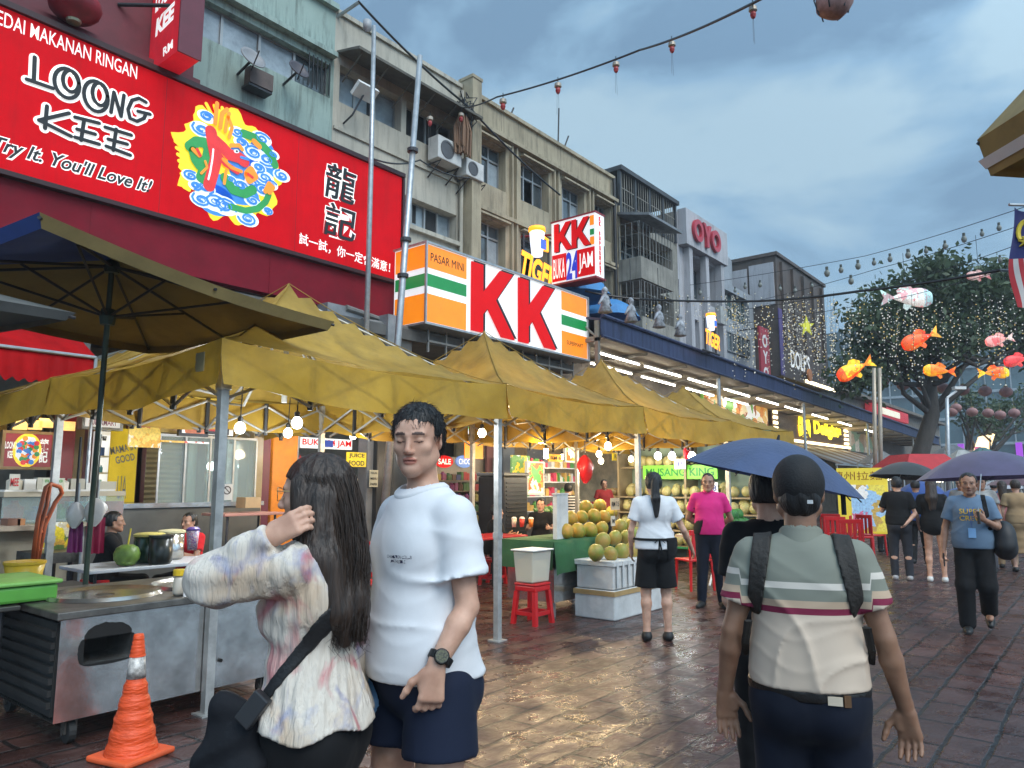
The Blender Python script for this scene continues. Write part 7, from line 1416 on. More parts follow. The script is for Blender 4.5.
def surface_nets(D,lo,h):
 ins = D < 0; n = D.shape
 c = [ins[i:n[0] - 1 + i,j:n[1] - 1 + j,k:n[2] - 1 + k] for i in (0,1) for j in (0,1) for k in (0,1)]
 cnt = sum(q.astype(np.int8) for q in c); act = (cnt > 0) & (cnt < 8); idx = np.full(act.shape,-1,np.int32); cells = np.argwhere(act); idx[act] = np.arange(len(cells))
 if len(cells) == 0: return np.zeros((0,3)),np.zeros((0,4),int)
 P = np.zeros((len(cells),3)); W_ = np.zeros(len(cells)); cs = [(i,j,k) for i in (0,1) for j in (0,1) for k in (0,1)]
 val = {q: D[cells[:,0] + q[0],cells[:,1] + q[1],cells[:,2] + q[2]] for q in cs}
 for a in cs:
  for d in range(3):
   if a[d]: continue
   b = list(a); b[d] = 1; b = tuple(b); va,vb = val[a],val[b]; m = (va < 0) != (vb < 0)
   t = np.where(m,va / (va - vb + 1e-12),0); q = np.zeros((len(cells),3)) + a; q[:,d] += t
   P += q * m[:,None]; W_ += m
 P = (cells + P / W_[:,None]) * h + lo
 Q = []
 for d in range(3):
  e,f = (d + 1) % 3,(d + 2) % 3
  s0 = [slice(None)] * 3; s1 = [slice(None)] * 3; s0[d] = slice(0,-1); s1[d] = slice(1,None)
  cr = ins[tuple(s0)] != ins[tuple(s1)]; E = np.argwhere(cr)
  E = E[(E[:,e] > 0) & (E[:,f] > 0) & (E[:,e] < n[e] - 1) & (E[:,f] < n[f] - 1)]
  if len(E) == 0: continue
  def at_(de,df): q = E.copy(); q[:,e] += de; q[:,f] += df; return idx[q[:,0],q[:,1],q[:,2]]
  qd = np.stack([at_(-1,-1),at_(0,-1),at_(0,0),at_(-1,0)],1); fl = ~ins[E[:,0],E[:,1],E[:,2]]; qd[fl] = qd[fl][:,::-1]; Q.append(qd)
 Q = np.concatenate(Q); return P,Q[(Q >= 0).all(1)]
def sdf_object(name,parts,mat,parent,xf=None,tint=None):
 """parts: list of (points, quads); joined in one mesh; xf maps person space to the world"""
 V = []; Q = []; o = 0
 for P,q in parts: V.append(P); Q.append(q + o); o += len(P)
 V = np.concatenate(V); Q = np.concatenate(Q); L_ = V.copy()
 if xf is not None: V = xf(V)
 me = bpy.data.meshes.new(name); me.vertices.add(len(V)); me.vertices.foreach_set('co',V.astype(np.float32).ravel())
 me.loops.add(len(Q) * 4); me.loops.foreach_set('vertex_index',Q.astype(np.int32).ravel()); me.polygons.add(len(Q)); me.polygons.foreach_set('loop_start',np.arange(len(Q),dtype=np.int32) * 4)
 me.polygons.foreach_set('use_smooth',np.ones(len(Q),bool)); me.update(calc_edges=True); me.validate()
 for m in (mat if isinstance(mat,(list,tuple)) else [mat]): me.materials.append(m)
 at_ = me.attributes.new('local','FLOAT_VECTOR','POINT'); at_.data.foreach_set('vector',L_.astype(np.float32).ravel())
 if tint is not None:
  c = tint(L_); ca = me.attributes.new('tint','FLOAT_COLOR','POINT'); ca.data.foreach_set('color',np.concatenate([c,np.ones((len(c),1))],1).astype(np.float32).ravel())
 ob = bpy.data.objects.new(name,me); COL.objects.link(ob)
 if parent is not None: par(ob,parent)
 return ob
# ---- skin, hair and cloth
def skin_mat(name,col,rough=.5):
 m = bpy.data.materials.new(name); m.use_nodes = True; t = m.node_tree; N = t.nodes; K = t.links.new; b = N['Principled BSDF']
 a = N.new('ShaderNodeAttribute'); a.attribute_name = 'tint'; mu = N.new('ShaderNodeMix'); mu.data_type = 'RGBA'; mu.blend_type = 'MULTIPLY'; mu.inputs[0].default_value = 1
 tcn = N.new('ShaderNodeTexCoord'); nz = N.new('ShaderNodeTexNoise'); nz.inputs['Scale'].default_value = 16; nz.inputs['Detail'].default_value = 6; K(tcn.outputs['Object'],nz.inputs['Vector'])
 rp = N.new('ShaderNodeValToRGB'); el = rp.color_ramp.elements; el[0].position = .35; el[0].color = (col[0] * .82,col[1] * .76,col[2] * .74,1); el[1].position = .65; el[1].color = (col[0] * 1.1,col[1] * 1.1,col[2] * 1.1,1)
 K(nz.outputs['Fac'],rp.inputs[0]); K(rp.outputs[0],mu.inputs[6]); K(a.outputs['Color'],mu.inputs[7]); K(mu.outputs[2],b.inputs['Base Color']); b.inputs['Roughness'].default_value = rough
 b.inputs['Subsurface Weight'].default_value = .12; b.inputs['Subsurface Radius'].default_value = (.012,.005,.003); b.inputs['Subsurface Scale'].default_value = 1.0
 n2 = N.new('ShaderNodeTexNoise'); n2.inputs['Scale'].default_value = 240; K(tcn.outputs['Object'],n2.inputs['Vector']); bp = N.new('ShaderNodeBump'); bp.inputs['Strength'].default_value = .12; bp.inputs['Distance'].default_value = .002; K(n2.outputs['Fac'],bp.inputs['Height']); K(bp.outputs[0],b.inputs['Normal'])
 return m
def hair_mat(name,col,stretch=(60,60,3)):
 m = M(name,col,.46,var=.55,vs_=1.0,bump=.6,bs=1.0,stretch=stretch,spec=.45); return m
def fabric(name,col,rough=.8,var=.08,weave=350,fold=.03,fs=3.2,stretch=(1,1,1),**k):
 m = M(name,col,rough,var=var,vs_=3,sheen=.03,spec=.2,**k); t = m.node_tree; N = t.nodes; K = t.links.new; b = N['Principled BSDF']
 tcn = N.new('ShaderNodeTexCoord'); mpn = N.new('ShaderNodeMapping'); mpn.inputs['Scale'].default_value = stretch; K(tcn.outputs['Object'],mpn.inputs[0])
 n1_ = N.new('ShaderNodeTexNoise'); n1_.inputs['Scale'].default_value = fs; n1_.inputs['Detail'].default_value = 2; n1_.inputs['Distortion'].default_value = .8; K(mpn.outputs[0],n1_.inputs['Vector'])
 n2_ = N.new('ShaderNodeTexNoise'); n2_.inputs['Scale'].default_value = weave; n2_.inputs['Detail'].default_value = 2; K(tcn.outputs['Object'],n2_.inputs['Vector'])
 b1_ = N.new('ShaderNodeBump'); b1_.inputs['Strength'].default_value = fold; b1_.inputs['Distance'].default_value = .05; K(n1_.outputs['Fac'],b1_.inputs['Height'])
 b2_ = N.new('ShaderNodeBump'); b2_.inputs['Strength'].default_value = .12; b2_.inputs['Distance'].default_value = .002; K(n2_.outputs['Fac'],b2_.inputs['Height']); K(b1_.outputs[0],b2_.inputs['Normal']); K(b2_.outputs[0],b.inputs['Normal'])
 return m
SKIN_L = skin_mat('light_skin',(.60,.355,.25)); SKIN_M = skin_mat('tan_skin',(.34,.185,.12)); SKIN_D = skin_mat('brown_skin',(.20,.105,.065))
HAIRB = hair_mat('black_hair',(.010,.009,.009)); HAIRBR = hair_mat('dark_brown_hair',(.030,.018,.012))
# ---- skeleton of a 1.72 m adult; x to the person's right, y forward, z up
def unit(v): v = np.array(v,float); return v / (np.linalg.norm(v) + 1e-9)
def rotz(a): c,s_ = math.cos(a),math.sin(a); return np.array([[c,-s_,0],[s_,c,0],[0,0,1.]])
def rotx(a): c,s_ = math.cos(a),math.sin(a); return np.array([[1.,0,0],[0,c,-s_],[0,s_,c]])
def roty(a): c,s_ = math.cos(a),math.sin(a); return np.array([[c,0,s_],[0,1.,0],[-s_,0,c]])
BASE = dict(pelvis=V3(0,0,.94),waist=V3(0,.005,1.10),chest=V3(0,0,1.28),neck=V3(0,-.015,1.46),head=V3(0,.02,1.605),
   shR=V3(.166,-.01,1.40),shL=V3(-.166,-.01,1.40),elR=V3(.245,-.03,1.12),elL=V3(-.245,-.03,1.12),wrR=V3(.265,.05,.87),wrL=V3(-.265,.05,.87),
   hipR=V3(.09,0,.90),hipL=V3(-.09,0,.90),knR=V3(.105,.02,.49),knL=V3(-.105,.02,.49),anR=V3(.11,-.025,.09),anL=V3(-.11,-.025,.09))
def head_field(f,c,R,s=1.0,female=False,ears=True,eyes='open'):
 """skull, jaw, nose, lips, sockets and ears about the point c, turned by R"""
 def q(*p): return c + R @ (np.array(p) * s)
 f.ell(q(0,-.014,.032),np.array([.075,.095,.086]) * s,.02,R); f.ell(q(0,.028,-.035),np.array([.0625,.066,.080]) * s,.03,R)
 f.ell(q(0,.02,.035),np.array([.068,.073,.06]) * s,.02,R)
 jw = .050 if female else .056
 for x in (-1,1):
  f.cone(q(x * jw,-.002,-.055),q(x * .012,.070,-.098),.019 * s,.019 * s,.03 * s); f.ell(q(x * .043,.060,-.022),np.array([.023,.02,.02]) * s,.02 * s,R)
  f.cone(q(x * .012,.090,.022),q(x * .045,.078,.024),.008 * s,.008 * s,.014 * s)
 f.ell(q(0,.078,-.100),np.array([.02,.016,.016]) * s,.02 * s,R)
 for x in (-1,1):
  f.cut(q(x * .032,.112,.004),np.array([.018,.019,.0105]) * s,.014 * s,R); f.ell(q(x * .032,.0775,.003),np.array([.0165,.0135,.0125]) * s,.005 * s,R)
 f.cone(q(0,.092,.012),q(0,.112,-.030),.0075 * s,.0105 * s,.014 * s); f.ell(q(0,.108,-.034),np.array([.013,.011,.009]) * s,.008 * s,R)
 for x in (-1,1): f.ell(q(x * .012,.101,-.036),np.array([.008,.009,.007]) * s,.006 * s,R)
 f.ell(q(0,.092,-.0605),np.array([.024,.010,.0065]) * s,.006 * s,R); f.ell(q(0,.090,-.0715),np.array([.020,.010,.0075]) * s,.006 * s,R); f.cut(q(0,.104,-.066),np.array([.022,.010,.0018]) * s,.003 * s,R)
 if ears:
  for x in (-1,1):
   Re = R @ rotz(-x * .35) @ roty(x * .12); f.ell(q(x * .079,-.012,-.004),np.array([.009,.019,.032]) * s,.006 * s,Re); f.cut(q(x * .090,-.006,.0),np.array([.008,.010,.018]) * s,.005 * s,Re)
def head_tint(c,R,s=1.0,lips=(.95,.55,.55),brows=True,stubble=0.0,eyes='open'):
 def fn(L):
  p = ((L - c) @ R) / s; T = np.ones((len(L),3)); x,y,z = np.abs(p[:,0]),p[:,1],p[:,2]; front = y > .045; near = np.abs(z) < .2
  m = front & (((x / .025) ** 2 + ((z + .066) / .0135) ** 2) < 1) & (y > .07); T[m] *= lips
  m = front & (np.abs(z + .066) < .0016) & (x < .021) & (y > .07); T[m] *= (.35,.2,.2)
  if brows: m = front & (np.abs(z - .026 + (x - .03) ** 2 * 6 ) < .0048) & (x > .012) & (x < .052); T[m] *= (.13,.12,.13)
  if eyes == 'open':
   m = front & (((x - .032) / .014) ** 2 + ((z - .003) / .006) ** 2 < 1); T[m] *= (.9,1.2,1.5); m = front & (((x - .032) / .006) ** 2 + ((z - .003) / .006) ** 2 < 1); T[m] = (.05,.04,.04)
   m = front & (np.abs(z - .0095) < .002) & (np.abs(x - .032) < .016); T[m] *= (.15,.13,.13)
  else: m = front & (np.abs(z + .0035 + ((x - .032) / .016) ** 2 * -.003) < .0019) & (np.abs(x - .032) < .0165); T[m] *= (.14,.12,.13)
  if stubble: m = front & (z < -.045) & near; T[m] *= (1 - stubble * .6,1 - stubble * .5,1 - stubble * .4)
  m = near & (y > .095) & (z < -.02) & (z > -.045); T[m] *= (1.02,.96,.95); return np.clip(T,0,1.6)
 return fn
def hand_field(f,w_,dirv,palm,thumb,s=1.0,curl=.35,spread=.10,curls=None,k=.006,tuck=0.0):
 """w_ wrist, dirv along the hand, palm = normal out of the palm, thumb = side of the thumb"""
 d = unit(dirv); n = unit(np.array(palm) - d * (np.array(palm) @ d)); t = unit(np.cross(n,d)); t = t if t @ np.array(thumb) > 0 else -t
 P = lambda a,b,c: w_ + (d * a + t * b + n * c) * s
 f.cone(P(-.02,0,0),P(.025,0,0),.023 * s,.024 * s,.012,(n,.75))
 for b in (-.026,-.009,.009,.026): f.cone(P(.015,b * .6,0),P(.082,b,0),.0145 * s,.0125 * s,.014)
 f.cone(P(.02,.026,.008),P(.055,.030,.010),.016 * s,.012 * s,.012)
 for i,(b,L_) in enumerate(((.028,.070),(.0095,.078),(-.0095,.073),(-.027,.058))):
  c = curls[i] if curls else curl * (1 + .12 * i); dd = unit(d + t * spread * (b / .028)); p = P(.084,b,0); r = .0098 * s * (1 - .05 * i); ang = 0
  for seg,fr in enumerate((.45,.32,.23)):
   ang += c * (.8,1.0,.7)[seg]; v = dd * math.cos(ang) + n * math.sin(ang); p2 = p + v * L_ * fr * s; r2 = r * .92; f.cone(p,p2,r,r2,k); p,r = p2,r2
 p = P(.022,.030,.008); tv = unit(d * .62 + t * (.72 - .5 * tuck) + n * (.25 + .7 * tuck)); p2 = p + tv * .038 * s; f.cone(p,p2,.0125 * s,.011 * s,.008); tv = unit(d * .88 + t * (.35 - .5 * tuck) + n * (.30 + .4 * tuck)); p3 = p2 + tv * .030 * s; f.cone(p2,p3,.0108 * s,.0098 * s,k); f.cone(p3,p3 + unit(tv + n * .15) * .022 * s,.0098 * s,.0078 * s,k)
def arm_field(f,J,S,s=1.0,m=1.0):
 sh,el,wr = J['sh' + S],J['el' + S],J['wr' + S]; a = unit(el - sh); b = unit(wr - el)
 f.cone(sh,el,.048 * m,.036 * m,.012); f.cone(sh + a * .06,sh + (el - sh) * .6,.046 * m,.040 * m,.012); f.cone(el,el + (wr - el) * .3,.0355 * m,.038 * m,.010); f.cone(el + (wr - el) * .3,wr,.038 * m,.025 * m,.010)
def torso_field(f,J,wd=1.0,dp=1.0,female=False,belly=0.0,grow=0.0,R=None):
 g = grow; up = unit(J['neck'] - J['pelvis']); c = J['chest']; side = unit(J['shR'] - J['shL']); fw_ = unit(np.cross(up,side)); Rm = np.stack([side,fw_,up],1)
 f.ell(c + up * .0,V3(.160 * wd + g,.108 * dp + g,.19 + g),.05,Rm); f.ell(c + up * .10,V3(.144 * wd + g,.085 * dp + g,.09 + g),.04,Rm)
 f.ell(J['waist'] + fw_ * (.01 + belly * .4),V3((.128 if female else .143) * wd + g,.098 * dp + belly * .6 + g,.16 + g),.06,Rm); f.ell(J['pelvis'],V3((.168 if female else .160) * wd + g,.112 * dp + g,.125 + g),.06,Rm)
 for S in 'RL':
  f.cone(J['neck'] - up * .035,J['sh' + S],.050 + g * .6,.052 * wd + g,.05); f.ell(J['pelvis'] + fw_ * -.055 + (J['hip' + S] - J['pelvis']) * .75,V3(.085 + g,.085 + g,.09 + g),.05,Rm)
  if female: f.ell(c + fw_ * .075 + (J['sh' + S] - J['neck']) * .42 - up * .0,V3(.062 + g,.058 + g,.06 + g),.04,Rm)
  else: f.ell(c + fw_ * .055 + (J['sh' + S] - J['neck']) * .42 + up * .04,V3(.075 + g,.055 + g,.065 + g),.05,Rm)
  f.ell(c - fw_ * .06 + (J['sh' + S] - J['neck']) * .45 + up * .06,V3(.075 + g,.05 + g,.09 + g),.05,Rm)
def leg_field(f,J,S,g=0.0,m=1.0,top=True):
 hp,kn,an = J['hip' + S],J['kn' + S],J['an' + S]; b = unit(an - kn); back = V3(0,-1,0)
 f.cone(hp,kn,.083 * m + g,.055 * m + g,.04); f.cone(kn,kn + (an - kn) * .3 + back * .012,.053 * m + g,.056 * m + g,.03); f.cone(kn + (an - kn) * .3 + back * .012,an,.054 * m + g,.036 * m + g,.03)
def foot_field(f,an,yaw,s=1.0,tilt=0.0,g=0.0):
 R = rotz(yaw) @ rotx(tilt); q = lambda x,y,z: an + R @ V3(x,y,z)
 f.cone(q(0,-.03,-.045),q(0,.09,-.06),.036 + g,.034 + g,.03,None); f.cone(q(0,.06,-.06),q(0,.155,-.068),.036 + g,.026 + g,.03); f.cone(q(0,0,0),q(0,-.02,-.045),.036 + g,.036 + g,.03)
def wrinkle(X,Y,Z,s):                     # crossing families of sharp creases, bent by one another
 a = np.sin(Y * 5 + s) * X + .3 * Y; r1 = (1 - np.abs(np.sin(9 * Z + 8 * a + 1.6 * np.sin(7 * X + 4 * Z + s) + 1.3 * np.sin(10 * Z - 5 * Y + 2 * s)))) ** 3
 r2 = (1 - np.abs(np.sin(14 * Z - 12 * X - 5 * Y + 1.8 * np.sin(8 * X + 6 * Z + 2 * s)))) ** 4; r3 = (1 - np.abs(np.sin(31 * Z + 9 * X + 12 * Y + 2 * np.sin(13 * X + s)))) ** 3
 return r1 * (.5 + .5 * np.sin(6 * X + 5 * Z + s)) + .7 * r2 * (.5 + .5 * np.sin(7 * Y + 8 * Z + 3 * s)) + .22 * r3
class Person:
 def __init__(s,label,x,y,facing,h=1.72,group=None,J=None,seatz=None):
  """facing: direction on the ground (dx, dy) the body faces"""
  s.k = h / 1.72; s.root = thing('person',label,'person',(x,y,0),0,group); s.J = {k: v.copy() for k,v in BASE.items()}
  if J: s.J.update({k: np.array(v,float) for k,v in J.items()})
  f = unit([facing[0],facing[1],0]); s.Rw = np.stack([V3(f[1],-f[0],0),f,V3(0,0,1)],1); s.o = V3(x,y,0)
  s.xf = lambda P: (P * s.k) @ s.Rw.T + s.o; s.headR = np.eye(3); s.hs = 1.0
 def local(s,P): return ((np.array(P) - s.o) @ s.Rw) / s.k
 def body(s,skin,res=.012,female=False,hands=None,wd=1.0,belly=0.0,eyes='open',feet=True,headres=None,stubble=0.0,armm=1.0,brows=True,legm=1.0):
  J = s.J; f = Field(); torso_field(f,J,wd,1.0,female,belly,grow=-.012)
  f.cone(J['neck'] - V3(0,0,.05),J['head'] + s.headR @ V3(0,-.02,-.05),(.050 if female else .054) * s.hs,(.050 if female else .054) * s.hs,.03)
  for S in 'RL':
   arm_field(f,J,S,m=(.88 if female else 1.0) * armm); leg_field(f,J,S,m=legm * (.95 if female else 1))
   if feet: foot_field(f,J['an' + S],s.yaw.get(S,0) if hasattr(s,'yaw') else 0,g=-.004)
  head_field(f,J['head'],s.headR,(.98 if female else 1.0) * s.hs,female)
  hh = {}
  if hands != 'none':
   for S in 'RL':
    sx = 1 if S == 'R' else -1; hd = (hands or {}).get(S) or {}
    d = hd.get('dir',unit(J['wr' + S] - J['el' + S])); hand_field(f,J['wr' + S],d,hd.get('palm',V3(-sx,0,0)),hd.get('thumb',V3(0,1,.2)),hd.get('s',.92 if female else 1.0),hd.get('curl',.35),hd.get('spread',.10),hd.get('curls'),tuck=hd.get('tuck',0),k=min(.006,.6 * res + .003))
  parts = []
  if headres and headres < res:
   cz = J['head']; lo,hi = cz - V3(.125,.13,.14),cz + V3(.125,.15,.15)
   parts.append(f.mesh(headres,lo=lo,hi=hi)); h = headres
   boxes = [(lo,hi)]
   for S in 'RL':
    w_ = J['wr' + S]; d = (hands or {}).get(S,{}).get('dir',unit(J['wr' + S] - J['el' + S])); c = w_ + unit(d) * .08; l2,h2 = c - .135,c + .135; parts.append(f.mesh(headres,lo=l2,hi=h2)); boxes.append((l2,h2))
   P,Q = f.mesh(res); keep = np.ones(len(Q),bool)
   for l2,h2 in boxes:
    ins = ((P > l2 + res * .3) & (P < h2 - res * .3 - headres)).all(1); keep &= ~ins[Q].all(1)
   parts.append((P,Q[keep]))
  else: parts.append(f.mesh(res))
  ob = sdf_object('body',parts,skin,s.root,s.xf,head_tint(J['head'],s.headR,(.98 if female else 1.0) * s.hs,(.85,.45,.47) if female else (.9,.6,.6),brows,stubble,eyes)); s.bodyf = f; return ob
 def garment(s,name,f,mat,res=.012,disp=None,clip=None,tint=None,extra=()): return sdf_object(name,[f.mesh(res,disp,clip,extra=extra)],mat,s.root,s.xf,tint)
 def shirt(s,mat,res=.012,hem=.90,sleeve=.62,wd=1.0,female=False,belly=0.0,grow=.014,loose=.02,fold=.006,neckz=1.475,name='shirt',seed=0,hemfn=None):
  J = s.J; f = Field(); ex = []; torso_field(f,J,wd,1.0,female,belly,grow); g = grow
  if not female: f.ell((J['waist'] + J['chest']) / 2 - V3(0,0,.03),V3(.150 * wd + g + loose * .5,.106 + belly * .5 + g + loose * .4,.24),.05)
  f.ell(J['pelvis'] + V3(0,0,.06),V3(.165 * wd + g + loose,.118 + belly * .5 + g + loose,.22),.06)
  for S in 'RL':
   sh,el,wr = J['sh' + S],J['el' + S],J['wr' + S]; e = sh + (el - sh) * sleeve
   u = unit(el - sh); sl_ = Field(); sl_.cone(sh - u * .01,sh + u * .06,.052 + g,.053 + g,.02); sl_.cone(sh + u * .06,e + u * .06,.053 + g,.050 + g + loose * .5,.02)
   ex.append((sl_,(lambda e,u: (lambda X,Y,Z: (X - e[0]) * u[0] + (Y - e[1]) * u[1] + (Z - e[2]) * u[2] + .004 * np.sin(30 * X + 24 * Y)))(e,u)))
  ph = seed * 1.7
  def disp(X,Y,Z):
   w_ = np.exp(-((Z - hem - .12) / .16) ** 2) + .55 * np.exp(-((np.abs(X) - .17) / .07) ** 2 - ((Z - 1.25) / .14) ** 2) + .22
   return -fold * (wrinkle(X,Y,Z,ph) - .25) * w_
  cl = [lambda X,Y,Z: (hem + (hemfn(X,Y) if hemfn else 0) - Z) + 0 * (X + Y)]
  nk = J['neck'] + V3(0,.02,.03)
  cl.append(lambda X,Y,Z: .066 - np.sqrt((X - nk[0]) ** 2 + (Y - nk[1]) ** 2 + (np.maximum(Z - nk[2] + .03,0) * -.0) ** 2) - np.where(Z > nk[2] - .055,0,9))
  return s.garment(name,f,mat,res,disp,cl,extra=ex)
 def trousers(s,mat,res=.012,length=1.0,g=.014,name='trousers',loose=.0,waistz=1.02,fold=.005,wd=1.0,belly=0.0,skirt=None):
  J = s.J; f = Field(); f.ell(J['pelvis'] + V3(0,0,.0),V3(.164 * wd + g,.114 + belly * .4 + g,.14 + g),.05)
  cl = [lambda X,Y,Z: Z - waistz + 0 * (X + Y)]
  if skirt:
   zb,rx,ry = skirt; c = (J['knR'] + J['knL']) / 2
   for q in np.linspace(0,1,5): f.ell(V3(c[0] * q,c[1] * q,J['pelvis'][2] - (J['pelvis'][2] - zb) * q),V3(.165 * wd + (rx - .165) * q,.12 + (ry - .12) * q,.14),.06)
   cl.append(lambda X,Y,Z: zb - Z + 0 * (X + Y))
  for S in 'RL':
   hp,kn,an = J['hip' + S],J['kn' + S],J['an' + S]; f.ell(J['pelvis'] + V3(0,-.055,-.02) + (hp - J['pelvis']) * .75,V3(.088 + g,.088 + g,.095 + g),.05)
   if skirt: continue
   if length <= .5:
    e = hp + (kn - hp) * (length * 2); f.cone(hp,e,.086 + g,.080 + g + loose,.016); u = unit(kn - hp)
    cl.append((lambda e,u: (lambda X,Y,Z: np.where(((X - e[0]) ** 2 + (Y - e[1]) ** 2 < .0169) & (Z < e[2] + .2),(X - e[0]) * u[0] + (Y - e[1]) * u[1] + (Z - e[2]) * u[2],-9)))(e,u))
   else: f.cone(hp,kn,.088 + g,.060 + g + loose,.04); f.cone(kn,an + (kn - an) * .02,.060 + g + loose,.048 + g + loose,.03)
  def disp(X,Y,Z): return -fold * 1.3 * (wrinkle(X,Y,Z * 1.3,2.0) - .25) * (.4 + .7 * np.exp(-((Z - .47) / .14) ** 2) + .8 * np.exp(-((Z - .15) / .08) ** 2))
  return s.garment(name,f,mat,res,disp,cl)
 def shoes(s,mat,res=.012,name='shoe'):
  for S in 'RL':
   f = Field(); foot_field(f,s.J['an' + S],(s.yaw.get(S,0) if hasattr(s,'yaw') else 0),g=.007,tilt=(s.tilt.get(S,0) if hasattr(s,'tilt') else 0)); zt_ = s.J['an' + S][2] + .005
   s.garment(name,f,mat,res,None,[lambda X,Y,Z: Z - zt_ + 0 * (X + Y)])
 def hair_cap(s,mat,res=.009,front=.03,low=-.03,thick=.012,name='hair',long=None,fold=.004,sc=1.0):
  sc = sc * s.hs; front *= s.hs; low *= s.hs; c,R = s.J['head'],s.headR; f = Field(); f.ell(c + R @ V3(0,-.018,.036) * s.hs,V3(.079,.098,.088) * sc + thick * .6,.02,R); f.ell(c + R @ V3(0,-.04,.0) * s.hs,V3(.076,.075,.085) * sc + thick * .5,.02,R)
  if long is not None:
   for (a,b,r1,r2) in long: f.cone(c + R @ np.array(a) if True else a,c + R @ np.array(b),r1,r2,.04)
  def clp(X,Y,Z):                  # keep the face free
   px,py,pz = X - c[0],Y - c[1],Z - c[2]; x = px * R[0,0] + py * R[1,0] + pz * R[2,0]; y = px * R[0,1] + py * R[1,1] + pz * R[2,1]; z = px * R[0,2] + py * R[1,2] + pz * R[2,2]
   face = np.minimum(y - .030 - .25 * np.maximum(z - front,0) * 0,(front + .040 - .25 * np.abs(x)) - z + .012 * np.sin(x * 90)); side = np.minimum(np.minimum(y + .012,.012 - z),.1)
   d = np.maximum(face,np.where(np.abs(x) > .05,side,-1)); return np.maximum(d,(low - z) if long is None else -9.0)
  def disp(X,Y,Z): a = np.arctan2(Y - c[1],X - c[0]); return fold * np.sin(26 * a + 8 * np.sin(12 * Z)) * .6 + fold * .5 * np.sin(61 * a + 30 * Z)
  return s.garment(name,f,mat,res,disp,[clp])
def hair_strands(p,n,ln,seed,mat_=None):          # short separate hairs standing off the hair mass
 ho = [o for o in bpy.data.objects if o.parent == p.root and o.name.startswith('hair')][-1]; me = ho.data; R = random.Random(seed); mb = MB(); c = p.xf(np.array([p.J['head']]))[0]
 for k in R.sample(range(len(me.vertices)),min(n,len(me.vertices))):
  v = me.vertices[k]; q,nr = np.array(v.co),np.array(v.normal); t = q - (c + [0,0,.16]) + np.array([R.gauss(0,.03),R.gauss(0,.03),R.gauss(0,.02)]); t = t - nr * (t @ nr); t = unit(t) + nr * R.uniform(.1,.4); L_ = ln * R.uniform(.6,1.3)
  mb.tube([q - nr * .002,q + t * L_ * .5,q + t * L_ - nr * .15 * L_],[.0009,.0007,.0002],3,False)
 return mb.build('hair_strands',mat_ or HAIRB,p.root,smooth=True)
IL,AW = V3(-.629,.777,0),V3(.777,.629,0)          # picture left and straight away from the camera, on the ground
def gp(px,py,d=None,z=None): p = at(px,py,d=d,z=z); return p[0],p[1]
def surf_band(p,f,name,mat,grow,clip,res=.008):     # a strip lying on a garment's surface
 g = Field(); g.p = [(q[0],q[1],q[2] + grow if q[0] == 'e' else q[2],(q[3] + grow) if q[0] == 'c' else q[3],(q[4] + grow) if q[0] == 'c' else q[4],q[5],q[6]) for q in f.p if q[0] != 'x']
 return p.garment(name,g,mat,res,None,clip)
def cloth_field(p,wd=1.0,female=False,grow=.014,loose=.02,belly=0.0):
 f = Field(); J = p.J; torso_field(f,J,wd,1.0,female,belly,grow); f.ell(J['pelvis'] + V3(0,0,.06),V3(.165 * wd + grow + loose,.118 + belly * .5 + grow + loose,.22),.06)
 for S in 'RL': f.cone(J['sh' + S],J['sh' + S] + (J['el' + S] - J['sh' + S]) * .3,.058 + grow,.056 + grow,.035)
 return f
WTEE = fabric('white_cotton',(.70,.71,.73),fold=.03,fs=3.5,stretch=(1,1,.6)); NAVY = fabric('navy_cloth',(.010,.015,.034),fold=.04); BLKC = fabric('black_cloth',(.009,.009,.010),fold=.3,var=.2)
JEANS = fabric('dark_denim',(.007,.010,.021),fold=.05,var=.25); BLKSHOE = M('black_shoe',(.012,.012,.012),.5); WSHOE = M('white_shoe',(.6,.6,.58),.5)
# ---- man in the white T-shirt (near, eyes closed, facing half left)
x,y = gp(424,440,d=2.40)
a_ = math.radians(46); p = Person('man in white T-shirt and navy shorts with a wristwatch, his eyes closed',x,y,-AW * math.cos(a_) + IL * math.sin(a_),1.80,
 J=dict(shL=V3(-.140,-.01,1.375),shR=V3(.140,-.01,1.375),hipR=V3(.097,0,.90),hipL=V3(-.097,0,.90),knR=V3(.125,.02,.49),knL=V3(-.125,.02,.49),head=V3(0,.025,1.615),neck=V3(0,-.015,1.445),elL=V3(-.190,-.02,1.135),wrL=V3(-.185,.09,.985),elR=V3(.25,-.02,1.12),wrR=V3(.22,.10,.90)))
p.headR = rotz(.62) @ rotx(-.10); p.hs = .88
p.body(SKIN_L,.010,headres=.0034,wd=.76,armm=.92,eyes='closed',stubble=.12,hands=dict(L=dict(dir=V3(.05,.12,-1),palm=V3(.85,-.4,0),thumb=V3(.3,.9,0),curl=.6,s=.95)))
p.shirt(WTEE,.0075,hem=.925,sleeve=.66,wd=.78,loose=.028,fold=.008,seed=2);
p.trousers(NAVY,.0085,length=.215,name='shorts',loose=.016,waistz=1.0,wd=.82)
p.hair_cap(HAIRB,.0050,front=.018,low=-.055,thick=.013,fold=.003)
hair_strands(p,2200,.020,5)
wp = p.J['wrL']; d = unit(wp - p.J['elL']); f = Field(); f.cone(wp - d * .040,wp - d * .016,.036,.035,.003,None); o = p.garment('watch',f,M('watch_strap',(.01,.01,.01),.5),.003,None,[lambda X,Y,Z: np.abs((X - wp[0]) * d[0] + (Y - wp[1]) * d[1] + (Z - wp[2]) * d[2] + .028) - .011])
